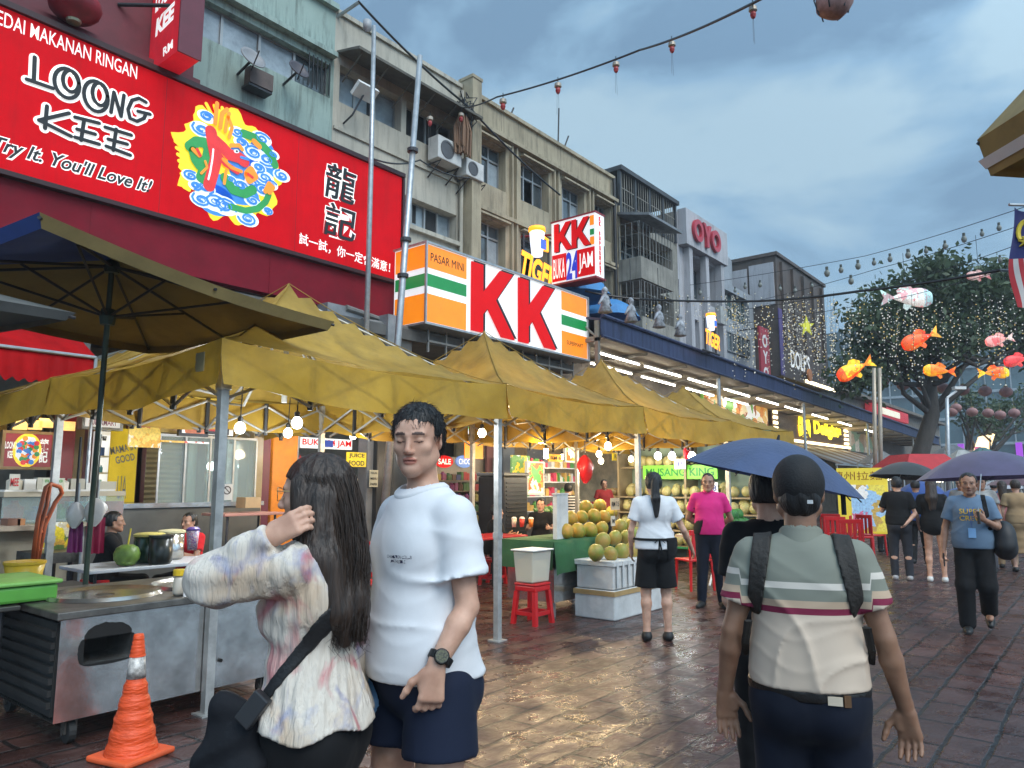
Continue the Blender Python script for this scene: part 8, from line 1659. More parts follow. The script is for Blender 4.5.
mb = MB(); cN = unit(V3(-.75,.65,.1)); cN = unit(cN - d * (cN @ d)); t2 = np.cross(d,cN); Pc = wp - d * .028 + cN * .033; Mx = np.stack([t2,d,cN],1)
mb.lathe([(0,-.004),(.021,-.004),(.0215,.004),(.018,.008),(.0,.0085)],Pc,22,M=Mx); ob = mb.build('watch_case',M('watch_black',(.015,.016,.015),.25),o,smooth=False)
for v in ob.data.vertices: v.co = Vector(p.xf(np.array([v.co[:]]))[0])
mb = MB(); mb.lathe([(.0,.0),(.0165,.0),(.0165,.0006),(0,.0006)],Pc + cN * .0088,20,M=Mx); ob = mb.build('watch_dial',M('watch_dial',(.05,.05,.02),.2,var=.8,vs_=220),o)
for v in ob.data.vertices: v.co = Vector(p.xf(np.array([v.co[:]]))[0])
def chest_text(p,fld,txt,lx,lz,w_,h,mat,front=1):
 V,Fc = text_mesh(txt,1,offset=.01); V = np.array(V); V -= (V.max(0) + V.min(0)) / 2; V *= [w_ / (np.ptp(V[:,0]) + 1e-9),h / (np.ptp(V[:,1]) + 1e-9)]
 D_lo = V3(lx - w_ / 2 - .02,-.35,lz - h / 2 - .02); hh = .008; n = (int(w_ / hh) + 6,90,int(h / hh) + 6); D,ax = fld.sample(D_lo,n,hh); P = []
 for a,b in V:
  X = lx + a * (-front); Z = lz + b; i = min(n[0] - 1,max(0,int(round((X - D_lo[0]) / hh)))); k = min(n[2] - 1,max(0,int(round((Z - D_lo[2]) / hh)))); col = D[i,:,k]
  js = np.where(col < .0)[0]; yv = ax[1][js.max() if front > 0 else js.min()] if len(js) else .12; P.append((X,yv + front * .020,Z))
 P = p.xf(np.array(P)); mb = MB(); mb.add(P,Fc); return mb
fld = cloth_field(p,wd=.78,loose=.028); chest_text(p,fld,'CHAMPION CLUB\nATHLETIC',-.075,1.27,.085,.022,WHITE).build('chest_print',PM((.02,.02,.05),.6),p.root)
nk = p.J['neck'] + V3(0,.02,.03); surf_band(p,fld,'neckband',WTEE,.004,[lambda X,Y,Z: np.abs(np.sqrt((X - nk[0]) ** 2 + (Y - nk[1]) ** 2) - .0745) - .0095 + 0 * Z,lambda X,Y,Z: nk[2] - .075 - Z + 0 * (X + Y)],.004)
q = at(376,668,d=2.36); mb = MB(); n,m = 16,12; V = []
for i in range(m + 1):
 u = i / m; r = .012 + .085 * math.sin(math.pi * min(1,u * .92)) ** .8
 for j in range(n): a2 = 2 * math.pi * j / n; rr = r * (1 + .16 * math.sin(3 * a2 + 5 * u) + .08 * math.sin(7 * a2 - 9 * u)); V.append((q[0] + rr * math.cos(a2),q[1] + rr * .8 * math.sin(a2),q[2] - .18 * u))
mb.add(V,[(i * n + j,(i + 1) * n + j,(i + 1) * n + (j + 1) % n,i * n + (j + 1) % n) for i in range(m) for j in range(n)] + [tuple(range(m * n,m * n + n))])
tag(mb.build('plastic_bag',M('pale_blue_bag',(.22,.45,.75),.35,var=.2,trans=.35),smooth=True),'pale blue plastic bag between the long haired woman and the man in white','bag')
# ---- long haired woman in the crinkled blouse (near, seen from her left and behind)
x,y = gp(320,503,d=2.2); a_ = math.radians(16)
p = Person('woman with long dark hair in a crinkled pale blouse, one hand at her ear',x,y,IL * math.cos(a_) + AW * math.sin(a_),1.625,
 J=dict(shR=V3(.165,-.01,1.395),shL=V3(-.165,-.005,1.40),elL=V3(-.225,.235,1.372),wrL=V3(-.195,.045,1.485),elR=V3(.20,-.05,1.12),wrR=V3(.20,-.02,.90)))
p.headR = rotz(.16)
p.body(SKIN_L,.010,female=True,headres=.0042,hands=dict(L=dict(dir=V3(.20,-.80,.50),palm=V3(.95,.15,-.1),thumb=V3(0,-.2,1),curl=.55,spread=.03,s=1.0,tuck=1.0)))
def blouse_mat():
 m = fabric('crinkled_blouse',(.62,.56,.48),.75,fold=0.15); t = m.node_tree; N = t.nodes; K = t.links.new; b = N['Principled BSDF']
 at_ = N.new('ShaderNodeAttribute'); at_.attribute_name = 'local'; last = None
 def blot(sc,off,th,col,amt,prev):
  mpn = N.new('ShaderNodeMapping'); mpn.inputs['Location'].default_value = off; mpn.inputs['Scale'].default_value = (1,1,.75); K(at_.outputs['Vector'],mpn.inputs[0])
  nz = N.new('ShaderNodeTexNoise'); nz.inputs['Scale'].default_value = sc; nz.inputs['Detail'].default_value = 5; nz.inputs['Distortion'].default_value = 1.3; K(mpn.outputs[0],nz.inputs['Vector'])
  rp = N.new('ShaderNodeMapRange'); rp.inputs[1].default_value = th; rp.inputs[2].default_value = th + .14; rp.inputs[4].default_value = amt; K(nz.outputs['Fac'],rp.inputs[0])
  mx_ = N.new('ShaderNodeMix'); mx_.data_type = 'RGBA'; K(rp.outputs[0],mx_.inputs[0])
  if prev is None: mx_.inputs[6].default_value = (.64,.58,.50,1)
  else: K(prev,mx_.inputs[6])
  mx_.inputs[7].default_value = col + (1,); return mx_.outputs[2]
 c = blot(4.5,(0,0,0),.50,(.55,.36,.20),.55,None); c = blot(6,(3,1,2),.54,(.14,.16,.34),.75,c); c = blot(6.5,(7,4,1),.57,(.50,.09,.12),.7,c); c = blot(9,(1,8,5),.60,(.30,.33,.46),.7,c)
 K(c,b.inputs['Base Color'])
 mp2 = N.new('ShaderNodeMapping'); mp2.inputs['Scale'].default_value = (75,75,5); K(at_.outputs['Vector'],mp2.inputs[0]); n4 = N.new('ShaderNodeTexNoise'); n4.inputs['Scale'].default_value = 1; n4.inputs['Detail'].default_value = 3; n4.inputs['Distortion'].default_value = .6; K(mp2.outputs[0],n4.inputs['Vector'])
 bp = N.new('ShaderNodeBump'); bp.inputs['Strength'].default_value = .9; bp.inputs['Distance'].default_value = .008; K(n4.outputs['Fac'],bp.inputs['Height']); old = b.inputs['Normal'].links[0].from_socket; K(old,bp.inputs['Normal']); K(bp.outputs[0],b.inputs['Normal'])
 return m
J = p.J; f = Field(); torso_field(f,J,.97,1.0,True,0,.012)
for q in np.linspace(0,1.3,6): f.ell(V3(0,-.012 * q,1.10 - .16 * q),V3(.140 + .05 * q,.102 + .046 * q,.06),.05)
sh,el,wr = J['shL'],J['elL'],J['wrL']; f.cone(sh,el,.060,.058,.03); f.cone(el + V3(0,-.01,-.01),el + (wr - el) * .6,.058,.054,.03); f.cone(el + (wr - el) * .6,el + (wr - el) * .90,.052,.040,.02); f.cone(el + (wr - el) * .88,el + (wr - el) * .965,.036,.043,.012); f.cone(sh + V3(-.01,.05,-.03),el + V3(0,-.05,-.035),.045,.048,.05)
sh,el,wr = J['shR'],J['elR'],J['wrR']; f.cone(sh,el,.062,.06,.03); f.cone(el,el + (wr - el) * .9,.06,.04,.03)
BF = f
def disp(X,Y,Z):
 a = np.arctan2(Y,X); pl = .0026 * np.clip((Z - .95) / .06,0,1) * np.sin(30 * a + 3 * np.sin(13 * Z + 2 * a)) * np.exp(-(np.maximum(np.abs(X) - .2,0) / .05) ** 2)
 sl_ = .004 * np.sin(70 * (Z - 1.38) + 12 * np.sin(9 * Y + 20 * X) * .25 + 10 * Y) * np.exp(-((Y - .17) / .16) ** 2) * (X < -.10)
 return pl + sl_ + .006 * np.sin(9 * a + 4 * Z) * np.exp(-((Z - .97) / .06) ** 2)
wr_ = J['wrL']; wd_ = unit(J['wrL'] - J['elL'])
nk = J['neck'] + V3(0,.02,.02)
p.garment('blouse',f,blouse_mat(),.0068,disp,[lambda X,Y,Z: (.932 + .012 * np.sin(5 * np.arctan2(Y,X)) - Z) * np.where(np.abs(X) < .5,1,1),lambda X,Y,Z: .062 - np.sqrt((X - nk[0]) ** 2 + (Y - nk[1]) ** 2) - np.where(Z > nk[2] - .03,0,9) + 0 * Z,
 lambda X,Y,Z: np.where((X - wr_[0]) ** 2 + (Y - wr_[1]) ** 2 + (Z - wr_[2]) ** 2 < .0034,(X - wr_[0]) * wd_[0] + (Y - wr_[1]) * wd_[1] + (Z - wr_[2]) * wd_[2] - .004,-9)])
p.trousers(BLKC,.010,name='skirt',skirt=(.30,.20,.165),waistz=.965,wd=1.0,g=.012)
c,R = J['head'],p.headR; hf = Field(); hf.ell(c + R @ V3(0,-.018,.036),V3(.092,.112,.100),.02,R); hf.ell(c + R @ V3(0,-.05,-.02),V3(.092,.085,.11),.03,R)
def hp(x_,y_,z_): return V3(c[0] + x_,c[1] + y_,c[2] + z_)
for (a1,b1,r1,r2) in ((hp(-.05,-.05,-.02),hp(-.075,-.075,-.19),.062,.062),(hp(.04,-.06,-.02),hp(.06,-.085,-.19),.062,.06),(hp(-.075,-.075,-.19),hp(-.07,-.125,-.34),.062,.042),(hp(.05,-.085,-.19),hp(.03,-.135,-.34),.06,.045),
      (hp(0,-.08,-.1),hp(-.01,-.13,-.30),.07,.06),(hp(-.06,-.125,-.34),hp(-.045,-.145,-.43),.040,.016),(hp(.02,-.135,-.34),hp(.02,-.15,-.42),.042,.018),(hp(-.075,.005,.03),hp(-.088,-.03,-.12),.030,.045),(hp(.075,.01,.03),hp(.085,-.02,-.12),.03,.045)): hf.cone(a1,b1,r1,r2,.03)
def hd(X,Y,Z): a = np.arctan2(Y - c[1] + .03,X - c[0]); return .006 * np.sin(11 * Z + 1.5 * a) * np.clip((c[2] - Z) / .2,0,1) + .0018 * np.sin(9 * a + 2.0 * np.sin(13 * Z + a)) + .0011 * np.sin(23 * a + 1.2 * np.sin(17 * Z + 1)) + .0008 * np.sin(61 * a + np.sin(25 * Z))
def hclip(X,Y,Z): return np.minimum(np.minimum((Y - c[1]) - .000 - .28 * np.abs(X - c[0]) ,(c[2] + .085 - .5 * np.abs(X - c[0])) - Z),.1) + 0 * X
hairo = p.garment('hair',hf,HAIRBR,.0062,hd,[hclip])
mb = MB(); R9 = random.Random(4)
for k in range(900):
 th = R9.uniform(-2.9,0.15); s0 = R9.uniform(.0,1)
 x0,y0_ = .098 * math.cos(th) if False else .1 * math.sin(th + math.pi / 2),0
 ang = R9.uniform(math.pi * .93,math.pi * 2.07); rx_,ry_ = .096,.112
 base = hp(rx_ * math.cos(ang),-.018 + ry_ * math.sin(ang),R9.uniform(-.06,.07)); end_z = -R9.uniform(.30,.455); ww = R9.uniform(.006,.016) if k % 4 else R9.uniform(.018,.03); ph = R9.uniform(0,6)
 ex,ey = .085 * math.cos(ang) * R9.uniform(.5,1.05),-.10 + .075 * math.sin(ang) * .7 - .02; pts = []
 for i in range(11):
  u = i / 10; zz = base[2] + (c[2] + end_z - base[2]) * u; e_ = u ** .7
  pts.append(V3(base[0] + (c[0] + ex - base[0]) * e_ + ww * math.sin(9 * u + ph) * u,base[1] + (c[1] + ey - base[1]) * e_ - .018 * math.sin(math.pi * u) + ww * math.cos(8 * u + ph) * u,zz))
 mb.tube(p.xf(np.array(pts)),[.0010 * (1 - .7 * i / 10) + .0003 for i in range(11)],4)
for k in range(40):                                    # fine flyaway ends
 ang = R9.uniform(3.0,6.4); b0 = hp(.07 * math.cos(ang),-.10 + .05 * math.sin(ang),-.30 - .1 * R9.random()); pts = [b0 + V3(R9.uniform(-.03,.03),R9.uniform(-.06,.01),-.1) * u for u in np.linspace(0,1,5)]; mb.tube(p.xf(np.array(pts)),[.0012,.001,.0009,.0007,.0004],3)
mb.build('hair_locks',HAIRBR,p.root,smooth=True)
mb = MB()
for s_ in (-1,1): mb.tube(p.xf(np.array([c + R @ V3(s_ * .078,-.005,.012),c + R @ V3(s_ * .072,.07,.014),c + R @ V3(s_ * .058,.098,.014)])),.0016,5)
for s_ in (-1,1): mb.tube(p.xf(np.array([c + R @ V3(s_ * .032 + .027 * math.cos(t),.108 - .012 * abs(math.cos(t)),.004 + .021 * math.sin(t)) for t in np.linspace(0,6.283,20)])),.0013,5)
mb.tube(p.xf(np.array([c + R @ V3(-.008,.112,.008),c + R @ V3(.008,.112,.008)])),.0013,5); mb.build('glasses',M('gold_wire',(.6,.42,.2),.3,metal=.9),p.root)
LS = V3(0,-.0,0)
zs1 = lambda X,Y,Z: np.abs((Z - 1.16) - (X * -.15) + (Y) * .95 * np.where(X < 0,1,.2)) - .024
strap = surf_band(p,BF,'bag_strap',M('black_webbing',(.010,.010,.011),.6,bump=.2,bs=120),.006,[lambda X,Y,Z: np.abs(Z - (1.115 - 1.25 * Y)) - .030,lambda X,Y,Z: X + .0 + 0 * Y,lambda X,Y,Z: np.abs(X) - .20,lambda X,Y,Z: Z - 1.30],.006)
bl = V3(-.15,.15,.965)
f = Field(); f.ell(bl + V3(0,.02,-.09),V3(.055,.10,.13),.03); f.cone(bl + V3(0,-.05,-.14),bl + V3(0,.08,-.14),.06,.06,.04); f.cone(bl + V3(0,-.06,.02),bl + V3(0,.06,.04),.03,.03,.04)
bag = p.garment('bag_tmp',f,M('black_nylon',(.010,.011,.014),.8,var=.3,bump=.4,bs=12,spec=.2),.009,lambda X,Y,Z: .006 * np.sin(30 * Y + 20 * Z + 3 * np.sin(14 * Z)))
bag.parent = None; bag.name = 'shoulder_bag'; tag(bag,'soft black shoulder bag at the hip of the long haired woman','bag')
mb = MB(); q1,q2 = V3(-.19,.045,1.05),V3(-.205,.10,.975)
mb.obox(p.xf(np.array([(q1 + q2) / 2]))[0] ,p.Rw @ unit(q2 - q1),p.Rw @ unit(np.cross(unit(q2 - q1),V3(1,0,0))),p.Rw @ V3(1,0,0),.045,.026,.012); mb.build('strap_buckle',M('buckle_plastic',(.02,.02,.022),.35),strap,bevel=.004)
# ---- man in the striped polo shirt and black cap (near, from behind)
x,y = gp(799,500,d=2.5)
p = Person('man seen from behind in striped polo shirt and black cap with strap bands',x,y,(.945,.328),1.63,
 J=dict(shR=V3(.168,-.01,1.372),shL=V3(-.168,-.01,1.372),neck=V3(0,-.015,1.435),chest=V3(0,0,1.255),elR=V3(.245,-.03,1.125),elL=V3(-.245,-.03,1.125),wrR=V3(.300,.02,.89),wrL=V3(-.280,.02,.90)))
p.yaw = {}; p.headR = rotz(.03)
p.body(skin_mat('weathered_skin',(.27,.145,.088)),.010,headres=.0045,wd=1.0,belly=.03,armm=.98,hands=dict(R=dict(dir=V3(.10,.05,-1),palm=V3(-.35,-.93,0),thumb=V3(-1,0,0),curl=.30),L=dict(dir=V3(.03,.05,-1),palm=V3(.25,-.95,0),thumb=V3(1,0,0),curl=.18)))
def polo_mat():
 m = fabric('striped_polo',(.3,.3,.3),.75,fold=.03,fs=3.5,stretch=(1,1,.8)); t = m.node_tree; N = t.nodes; K = t.links.new; b = N['Principled BSDF']
 a = N.new('ShaderNodeAttribute'); a.attribute_name = 'local'; sp = N.new('ShaderNodeSeparateXYZ'); K(a.outputs['Vector'],sp.inputs[0])
 ab = N.new('ShaderNodeMath'); ab.operation = 'ABSOLUTE'; K(sp.outputs[0],ab.inputs[0]); gt = N.new('ShaderNodeMapRange'); gt.inputs[1].default_value = .205; gt.inputs[2].default_value = .21; gt.inputs[3].default_value = 0; gt.inputs[4].default_value = -.035; K(ab.outputs[0],gt.inputs[0])
 zz = N.new('ShaderNodeMath'); K(sp.outputs[2],zz.inputs[0]); K(gt.outputs[0],zz.inputs[1])
 mr_ = N.new('ShaderNodeMapRange'); mr_.inputs[1].default_value = .90; mr_.inputs[2].default_value = 1.50; K(zz.outputs[0],mr_.inputs[0])
 rp = N.new('ShaderNodeValToRGB'); rp.color_ramp.interpolation = 'CONSTANT'; el = rp.color_ramp.elements; W_ = lambda z: (z - .90) / .60
 SAGE,WH,TAN,MAR,BEI = (.215,.225,.185),(.62,.57,.50),(.50,.37,.26),(.20,.022,.055),(.57,.46,.36)
 el[0].position = 0; el[0].color = BEI + (1,); el[1].position = W_(1.204); el[1].color = MAR + (1,)
 for z,c in ((1.224,TAN),(1.248,SAGE),(1.286,WH),(1.307,SAGE)): q = el.new(W_(z)); q.color = c + (1,)
 K(mr_.outputs[0],rp.inputs[0]); K(rp.outputs[0],b.inputs['Base Color']); return m
POLO = polo_mat()
p.shirt(POLO,.0075,hem=.962,sleeve=.62,wd=.97,belly=.03,loose=.018,fold=.010,seed=5)
f = Field(); J = p.J; nk = J['neck'];
f.cone(nk + V3(0,.0,-.03),nk + V3(0,.012,.026),.081,.073,.01); p.garment('collar',f,POLO,.0042,None,[lambda X,Y,Z: .060 - np.sqrt((X) ** 2 + (Y - nk[1] - .008) ** 2) - np.where(Z > nk[2] - .04,0,9),lambda X,Y,Z: nk[2] - .045 - .15 * (Y - nk[1]) - Z + 0 * X,lambda X,Y,Z: Z - nk[2] - .045 + .5 * (Y - nk[1]) + 0 * X])
p.trousers(JEANS,.009,g=.016,wd=1.0,belly=.03,waistz=.985); p.shoes(BLKSHOE,.011)
sf = cloth_field(p,1.0,False,.014,.018,.03)
tf = Field(); tf.ell(J['pelvis'],V3(.164 + .026,.114 + .012 + .026,.14),.05); tf.ell(J['pelvis'] + V3(0,0,.06),V3(.164 + .028,.114 + .015 + .032,.16),.05)
belt = p.garment('belt',tf,M('black_leather',(.012,.010,.009),.4,bump=.2,bs=90),.007,None,[lambda X,Y,Z: np.abs(Z - .948 + .02 * X) - .019 + 0 * Y])
mb = MB(); q = p.xf(np.array([V3(.075,-.160,.943)]))[0]; mb.obox(q,p.Rw @ V3(1,0,0),p.Rw @ V3(0,0,1),p.Rw @ V3(0,1,0),.021,.0125,.004); mb.build('belt_label',M('cream_label',(.65,.55,.42),.5),belt)
mb = MB(); q = p.xf(np.array([V3(.112,-.150,.943)]))[0]; mb.obox(q,p.Rw @ unit(V3(1,.25,0)),p.Rw @ V3(0,0,1),p.Rw @ unit(V3(-.25,1,0)),.010,.017,.004); mb.build('belt_loop',M('brown_leather',(.12,.06,.025),.5),belt)
STR = M('olive_webbing',(.020,.017,.014),.7,var=.2,bump=.3,bs=60)
for S,sx in (('R',1),('L',-1)):
 surf_band(p,sf,'bag_strap',STR,.010,[(lambda sx: (lambda X,Y,Z: np.abs(X * sx - (.128 + .045 * np.clip((1.46 - Z) / .3,0,1.3))) - .031 + .010 * np.clip((1.40 - Z) / .3,0,1)))(sx),lambda X,Y,Z: 1.185 - Z + 0 * (X + Y),lambda X,Y,Z: Y - .05 + 0 * (X + Z)],.0075)
 mb = MB(); mb.tube(p.xf(np.array([V3(sx * .185,-.105,1.17),V3(sx * .20,-.06,1.09),V3(sx * .205,.02,1.03)])),[.014,.012,.01],6,flat=.4); mb.build('strap_tail',STR,p.root)
c,R = J['head'],p.headR; f = Field(); f.ell(c + R @ V3(0,-.012,.034),V3(.089,.109,.103),.02,R); cap = p.garment('cap',f,M('black_cap',(.008,.008,.009),.75,var=.2,bump=.2,bs=150),.005,None,[lambda X,Y,Z: c[2] - .020 + .28 * (Y - c[1]) - Z + 0 * X])
mb = MB(); V = [];
for i in range(13):
 a2 = math.pi * (i / 12);
 for r_,dz in ((.088,.02),(.165,-.005),(.16,-.015)): V.append(p.xf(np.array([c + R @ V3(.085 * math.cos(a2) * (1 if r_ < .1 else .95),.02 + r_ * math.sin(a2) * (1 if r_ > .1 else 1.0),dz)]))[0])
mb.add(V,[(3 * i + r,3 * (i + 1) + r,3 * (i + 1) + r + 1,3 * i + r + 1) for i in range(12) for r in range(2)]); mb.build('cap_brim',M('black_brim',(.008,.008,.009),.7),cap)
mb = MB(); q = p.xf(np.array([c + R @ V3(.030,-.116,-.030)]))[0]; mb.obox(q,p.Rw @ unit(V3(1,-.28,0)),p.Rw @ V3(0,0,1),p.Rw @ unit(V3(.28,1,0)),.0085,.006,.002); mb.build('cap_label',WHITE,cap)
f = Field(); f.ell(c + R @ V3(0,-.020,.02),V3(.075,.093,.086),.02,R); f.ell(c + R @ V3(0,-.045,-.03),V3(.066,.060,.06),.03,R); p.garment('hair',f,HAIRB,.006,lambda X,Y,Z: .002 * np.sin(140 * X + 30 * Z),[lambda X,Y,Z: Z - c[2] - .03 + 0 * (X + Y),lambda X,Y,Z: (c[2] - .082) - Z + 0 * (X + Y),lambda X,Y,Z: (Y - c[1]) - .012 + 0 * (X + Z)])
# ---- umbrellas
def umbrella(label,top,axis,R_,depth,mat_,grip,name='umbrella',nrib=8,under=None,vent=False):
 ax_ = unit(axis); u = unit(np.cross(ax_,V3(0,1,.1))); v = np.cross(ax_,u); Mx = np.stack([u,v,ax_],1); top = np.array(top,float); t = thing(name,label,'umbrella',grip)
 n,m = nrib * 6,10; V = []
 for i in range(m + 1):
  q = i / m
  for j in range(n):
   a2 = 2 * math.pi * j / n; cr = abs(((j / 6.0) % 1.0) - .5) * 2; r = R_ * q * (1 - .085 * (1 - cr ** 2) * q); z = -depth * (1 - math.cos(q * 1.35)) / (1 - math.cos(1.35)) - .0 + .02 * (1 - cr) * q * 0
   V.append(top + Mx @ V3(r * math.cos(a2),r * math.sin(a2),z))
 mb = MB(); mb.add(V,[(i * n + j,(i + 1) * n + j,(i + 1) * n + (j + 1) % n,i * n + (j + 1) % n) for i in range(m) for j in range(n)]); mb.build('canopy',mat_,t,smooth=True)
 mb = MB(); mb.tube([top + ax_ * .004,np.array(grip) + ax_ * .02],.006,6); mb.build('shaft',STEEL,t); mb = MB(); mb.tube([np.array(grip) + ax_ * .04,np.array(grip) - ax_ * .09],.016,8); mb.build('handle',BLACK,t)
 mb = MB()
 for k in range(nrib):
  a2 = 2 * math.pi * (k) / nrib; e = [top + Mx @ V3(R_ * .97 * q * math.cos(a2),R_ * .97 * q * math.sin(a2),-depth * (1 - math.cos(q * 1.35)) / (1 - math.cos(1.35)) - .014) for q in (0,.35,.7,1.0)]; mb.tube(e,.003,4); mb.tube([top - ax_ * depth * 1.1,e[1] * .5 + e[2] * .5],.0025,4)
 mb.build('ribs',DARKMETAL,t); mb = MB(); mb.tube([top - ax_ * .005,top + ax_ * .022],[.008,.004],8); mb.build('tip',BLACK,t)
 return t
def umat(name,col): return M(name,col,.55,var=.12,vs_=6,bump=.15,bs=60,trans=.15,sheen=.2)
# ---- person in black under the blue umbrella, just ahead of the polo man
x,y = gp(769,503,d=3.2); p = Person('person in plain black top with short black hair under the blue umbrella',x,y,(.96,.28),1.62,J=dict(shL=V3(-.15,0,1.40),elL=V3(-.19,0,1.12),wrL=V3(-.12,.15,.95),elR=V3(.25,.05,1.16),wrR=V3(.16,.28,1.28)))
p.body(SKIN_L,.012,headres=.006,hands=dict(R=dict(dir=V3(-.3,.6,.7),palm=V3(-.6,.3,0),thumb=V3(-.3,.3,.8),curl=.95))); p.shirt(BLKC,.011,loose=.01,wd=.85); p.trousers(BLKC,.012); p.shoes(BLKSHOE,.012); p.hair_cap(HAIRB,.007,front=.05,low=-.045,thick=.010,fold=.002)
hand = p.xf(np.array([p.J['wrR'] + V3(-.03,.06,.07)]))[0]
ut = at(778,440,d=3.15); BLUEU = umat('blue_umbrella_cloth',(.045,.075,.17))
t = umbrella('blue umbrella held above the person in black, beside the polo man\'s cap',ut,V3(-.06,-.03,1.0) + RGT * .24,.38,.17,BLUEU,hand); q = at(842,478,d=3.05); mb = MB(); mb.tube([q,q - [0,0,.15]],.010,6,flat=.4); mb.build('strap',BLACK,t)
# ---- woman in white T-shirt and black apron (from behind)
p = Person('woman from behind in white T-shirt, black apron and black shorts with a long ponytail',6.9,3.71,(.80,.60),1.66,J=dict(elR=V3(.30,-.02,1.12),wrR=V3(.40,.10,.93),elL=V3(-.25,0,1.12),wrL=V3(-.24,.10,.90)))
p.body(SKIN_L,.012,female=True,wd=1.05); p.shirt(WTEE,.011,hem=.93,female=True,wd=1.06,loose=.025,fold=.010,seed=8); p.trousers(BLKC,.012,length=.44,name='shorts',loose=.03,wd=1.0,waistz=.95,g=.010); p.shoes(BLKSHOE,.010); p.hair_cap(HAIRB,.009,front=.06,low=-.05,thick=.016)
c = p.J['head']; f = Field(); f.cone(c + V3(0,-.12,.03),c + V3(0,-.145,-.15),.042,.048,.02); f.cone(c + V3(0,-.145,-.15),c + V3(.005,-.155,-.33),.048,.020,.02); p.garment('ponytail',f,HAIRB,.008,lambda X,Y,Z: .004 * np.sin(90 * X + 10 * Z))
sf = cloth_field(p,1.06,True,.014,.03); ap = surf_band(p,sf,'apron',BLKC,.012,[lambda X,Y,Z: np.maximum(np.minimum(np.abs(Z - 1.035) - .012,np.maximum(-X * 1.0 + .10,Z - 1.05)),.80 - Z) + 0 * Y],.010)
mb = MB(); k1 = V3(.02,-.155,1.03)
for q in (V3(.06,-.02,-.03),V3(-.05,-.02,-.03),V3(.03,-.01,-.16),V3(-.01,-.01,-.19)): mb.tube(p.xf(np.array([k1,k1 + q * .5 + V3(0,-.012,.012),k1 + q])),.009,5,flat=.4)
mb.build('apron_bow',BLKC,p.root)
# ---- man in the pink polo
p = Person('man in bright pink polo shirt with a black side panel, hands behind his back',9.15,4.13,(-.92,-.39),1.68,J=dict(elR=V3(.275,-.09,1.13),wrR=V3(.07,-.17,1.0),elL=V3(-.275,-.09,1.13),wrL=V3(-.07,-.18,1.02),anR=V3(.13,0,.09),anL=V3(-.13,-.04,.09)))
p.yaw = dict(R=-.3,L=.3)
p.body(SKIN_M,.0125,headres=.007,belly=.04,wd=1.03); PINK = fabric('pink_polo',(.62,.025,.19),.7,fold=.04); p.shirt(PINK,.011,hem=.93,belly=.04,wd=1.03,loose=.012,fold=.008,seed=3)
sf = cloth_field(p,1.03,False,.014,.012,.04); surf_band(p,sf,'side_panel',BLKC,.003,[lambda X,Y,Z: (.118 - .06 * np.sin((Z - .95) * 6)) - X + 0 * Y,lambda X,Y,Z: np.abs(Z - 1.10) - .17 + 0 * X,lambda X,Y,Z: X - .22],.010)
f = Field(); nk = p.J['neck']; f.cone(nk + V3(0,.01,-.035),nk + V3(0,.02,.02),.082,.070,.01); p.garment('collar',f,PINK,.008,None,[lambda X,Y,Z: .058 - np.sqrt(X ** 2 + (Y - .0) ** 2) - np.where(Z > nk[2] - .05,0,9)])
p.trousers(JEANS,.012); p.shoes(BLKSHOE,.012); p.hair_cap(HAIRB,.008,front=.062,low=-.02,thick=.010)
# ---- man in the blue T-shirt with the purple umbrella
p = Person('man in blue grey T-shirt with a badge, walking under the purple umbrella',9.41,1.25,(-.99,-.12),1.66,J=dict(elL=V3(-.25,.02,1.13),wrL=V3(-.12,.20,1.22),elR=V3(.26,-.03,1.12),wrR=V3(.29,.05,.87),knR=V3(.105,.10,.50),anR=V3(.11,.08,.09),knL=V3(-.105,.08,.50),anL=V3(-.10,-.22,.20)))
p.tilt = dict(L=-.6)
p.body(SKIN_M,.0125,headres=.007,stubble=.6,hands=dict(L=dict(dir=V3(.5,.5,.5),palm=V3(.4,-.5,.2),thumb=V3(.3,.1,.9),curl=.95),R=dict(curl=.7))); BTEE = fabric('blue_grey_tee',(.13,.20,.29),.8,fold=.04); p.shirt(BTEE,.011,hem=.90,loose=.03,fold=.009,seed=4,sleeve=.7); p.trousers(BLKC,.012,loose=.02); p.shoes(BLKSHOE,.012); p.hair_cap(HAIRB,.008,front=.05,low=-.03,thick=.012)
fld = cloth_field(p,loose=.03); chest_text(p,fld,'SUPER\nCREW',.0,1.27,.22,.13,WHITE).build('chest_print',PM((.75,.48,.03),.6),p.root)
mb = MB(); mb.tube(p.xf(np.array([V3(-.06,.05,1.46),V3(-.015,.155,1.30),V3(0,.165,1.13),V3(.015,.155,1.30),V3(.06,.05,1.46)])),.006,5,flat=.4); o = mb.build('lanyard',PM((.04,.10,.35),.6),p.root); mb = MB(); mb.obox(p.xf(np.array([V3(0,.175,1.075)]))[0],p.Rw @ V3(1,0,0),V3(0,0,1),p.Rw @ V3(0,1,0),.035,.05,.004); mb.build('badge',PM((.22,.42,.7),.4),o)
mb = MB(); mb.obox(p.xf(np.array([p.J['wrR'] + V3(.0,.05,-.10)]))[0],p.Rw @ V3(0,1,0),V3(0,0,1),p.Rw @ V3(1,0,0),.035,.07,.006); tag(mb.build('phone',BLACK),'black phone in the hanging hand of the man in blue grey','phone')
sf = cloth_field(p,1.0,False,.014,.03); surf_band(p,sf,'bag_strap',BLKC,.008,[lambda X,Y,Z: np.abs(X + .135 + .12 * (1.40 - Z)) - .022 + 0 * Y,lambda X,Y,Z: 1.1 - Z + 0 * (X + Y)],.009)
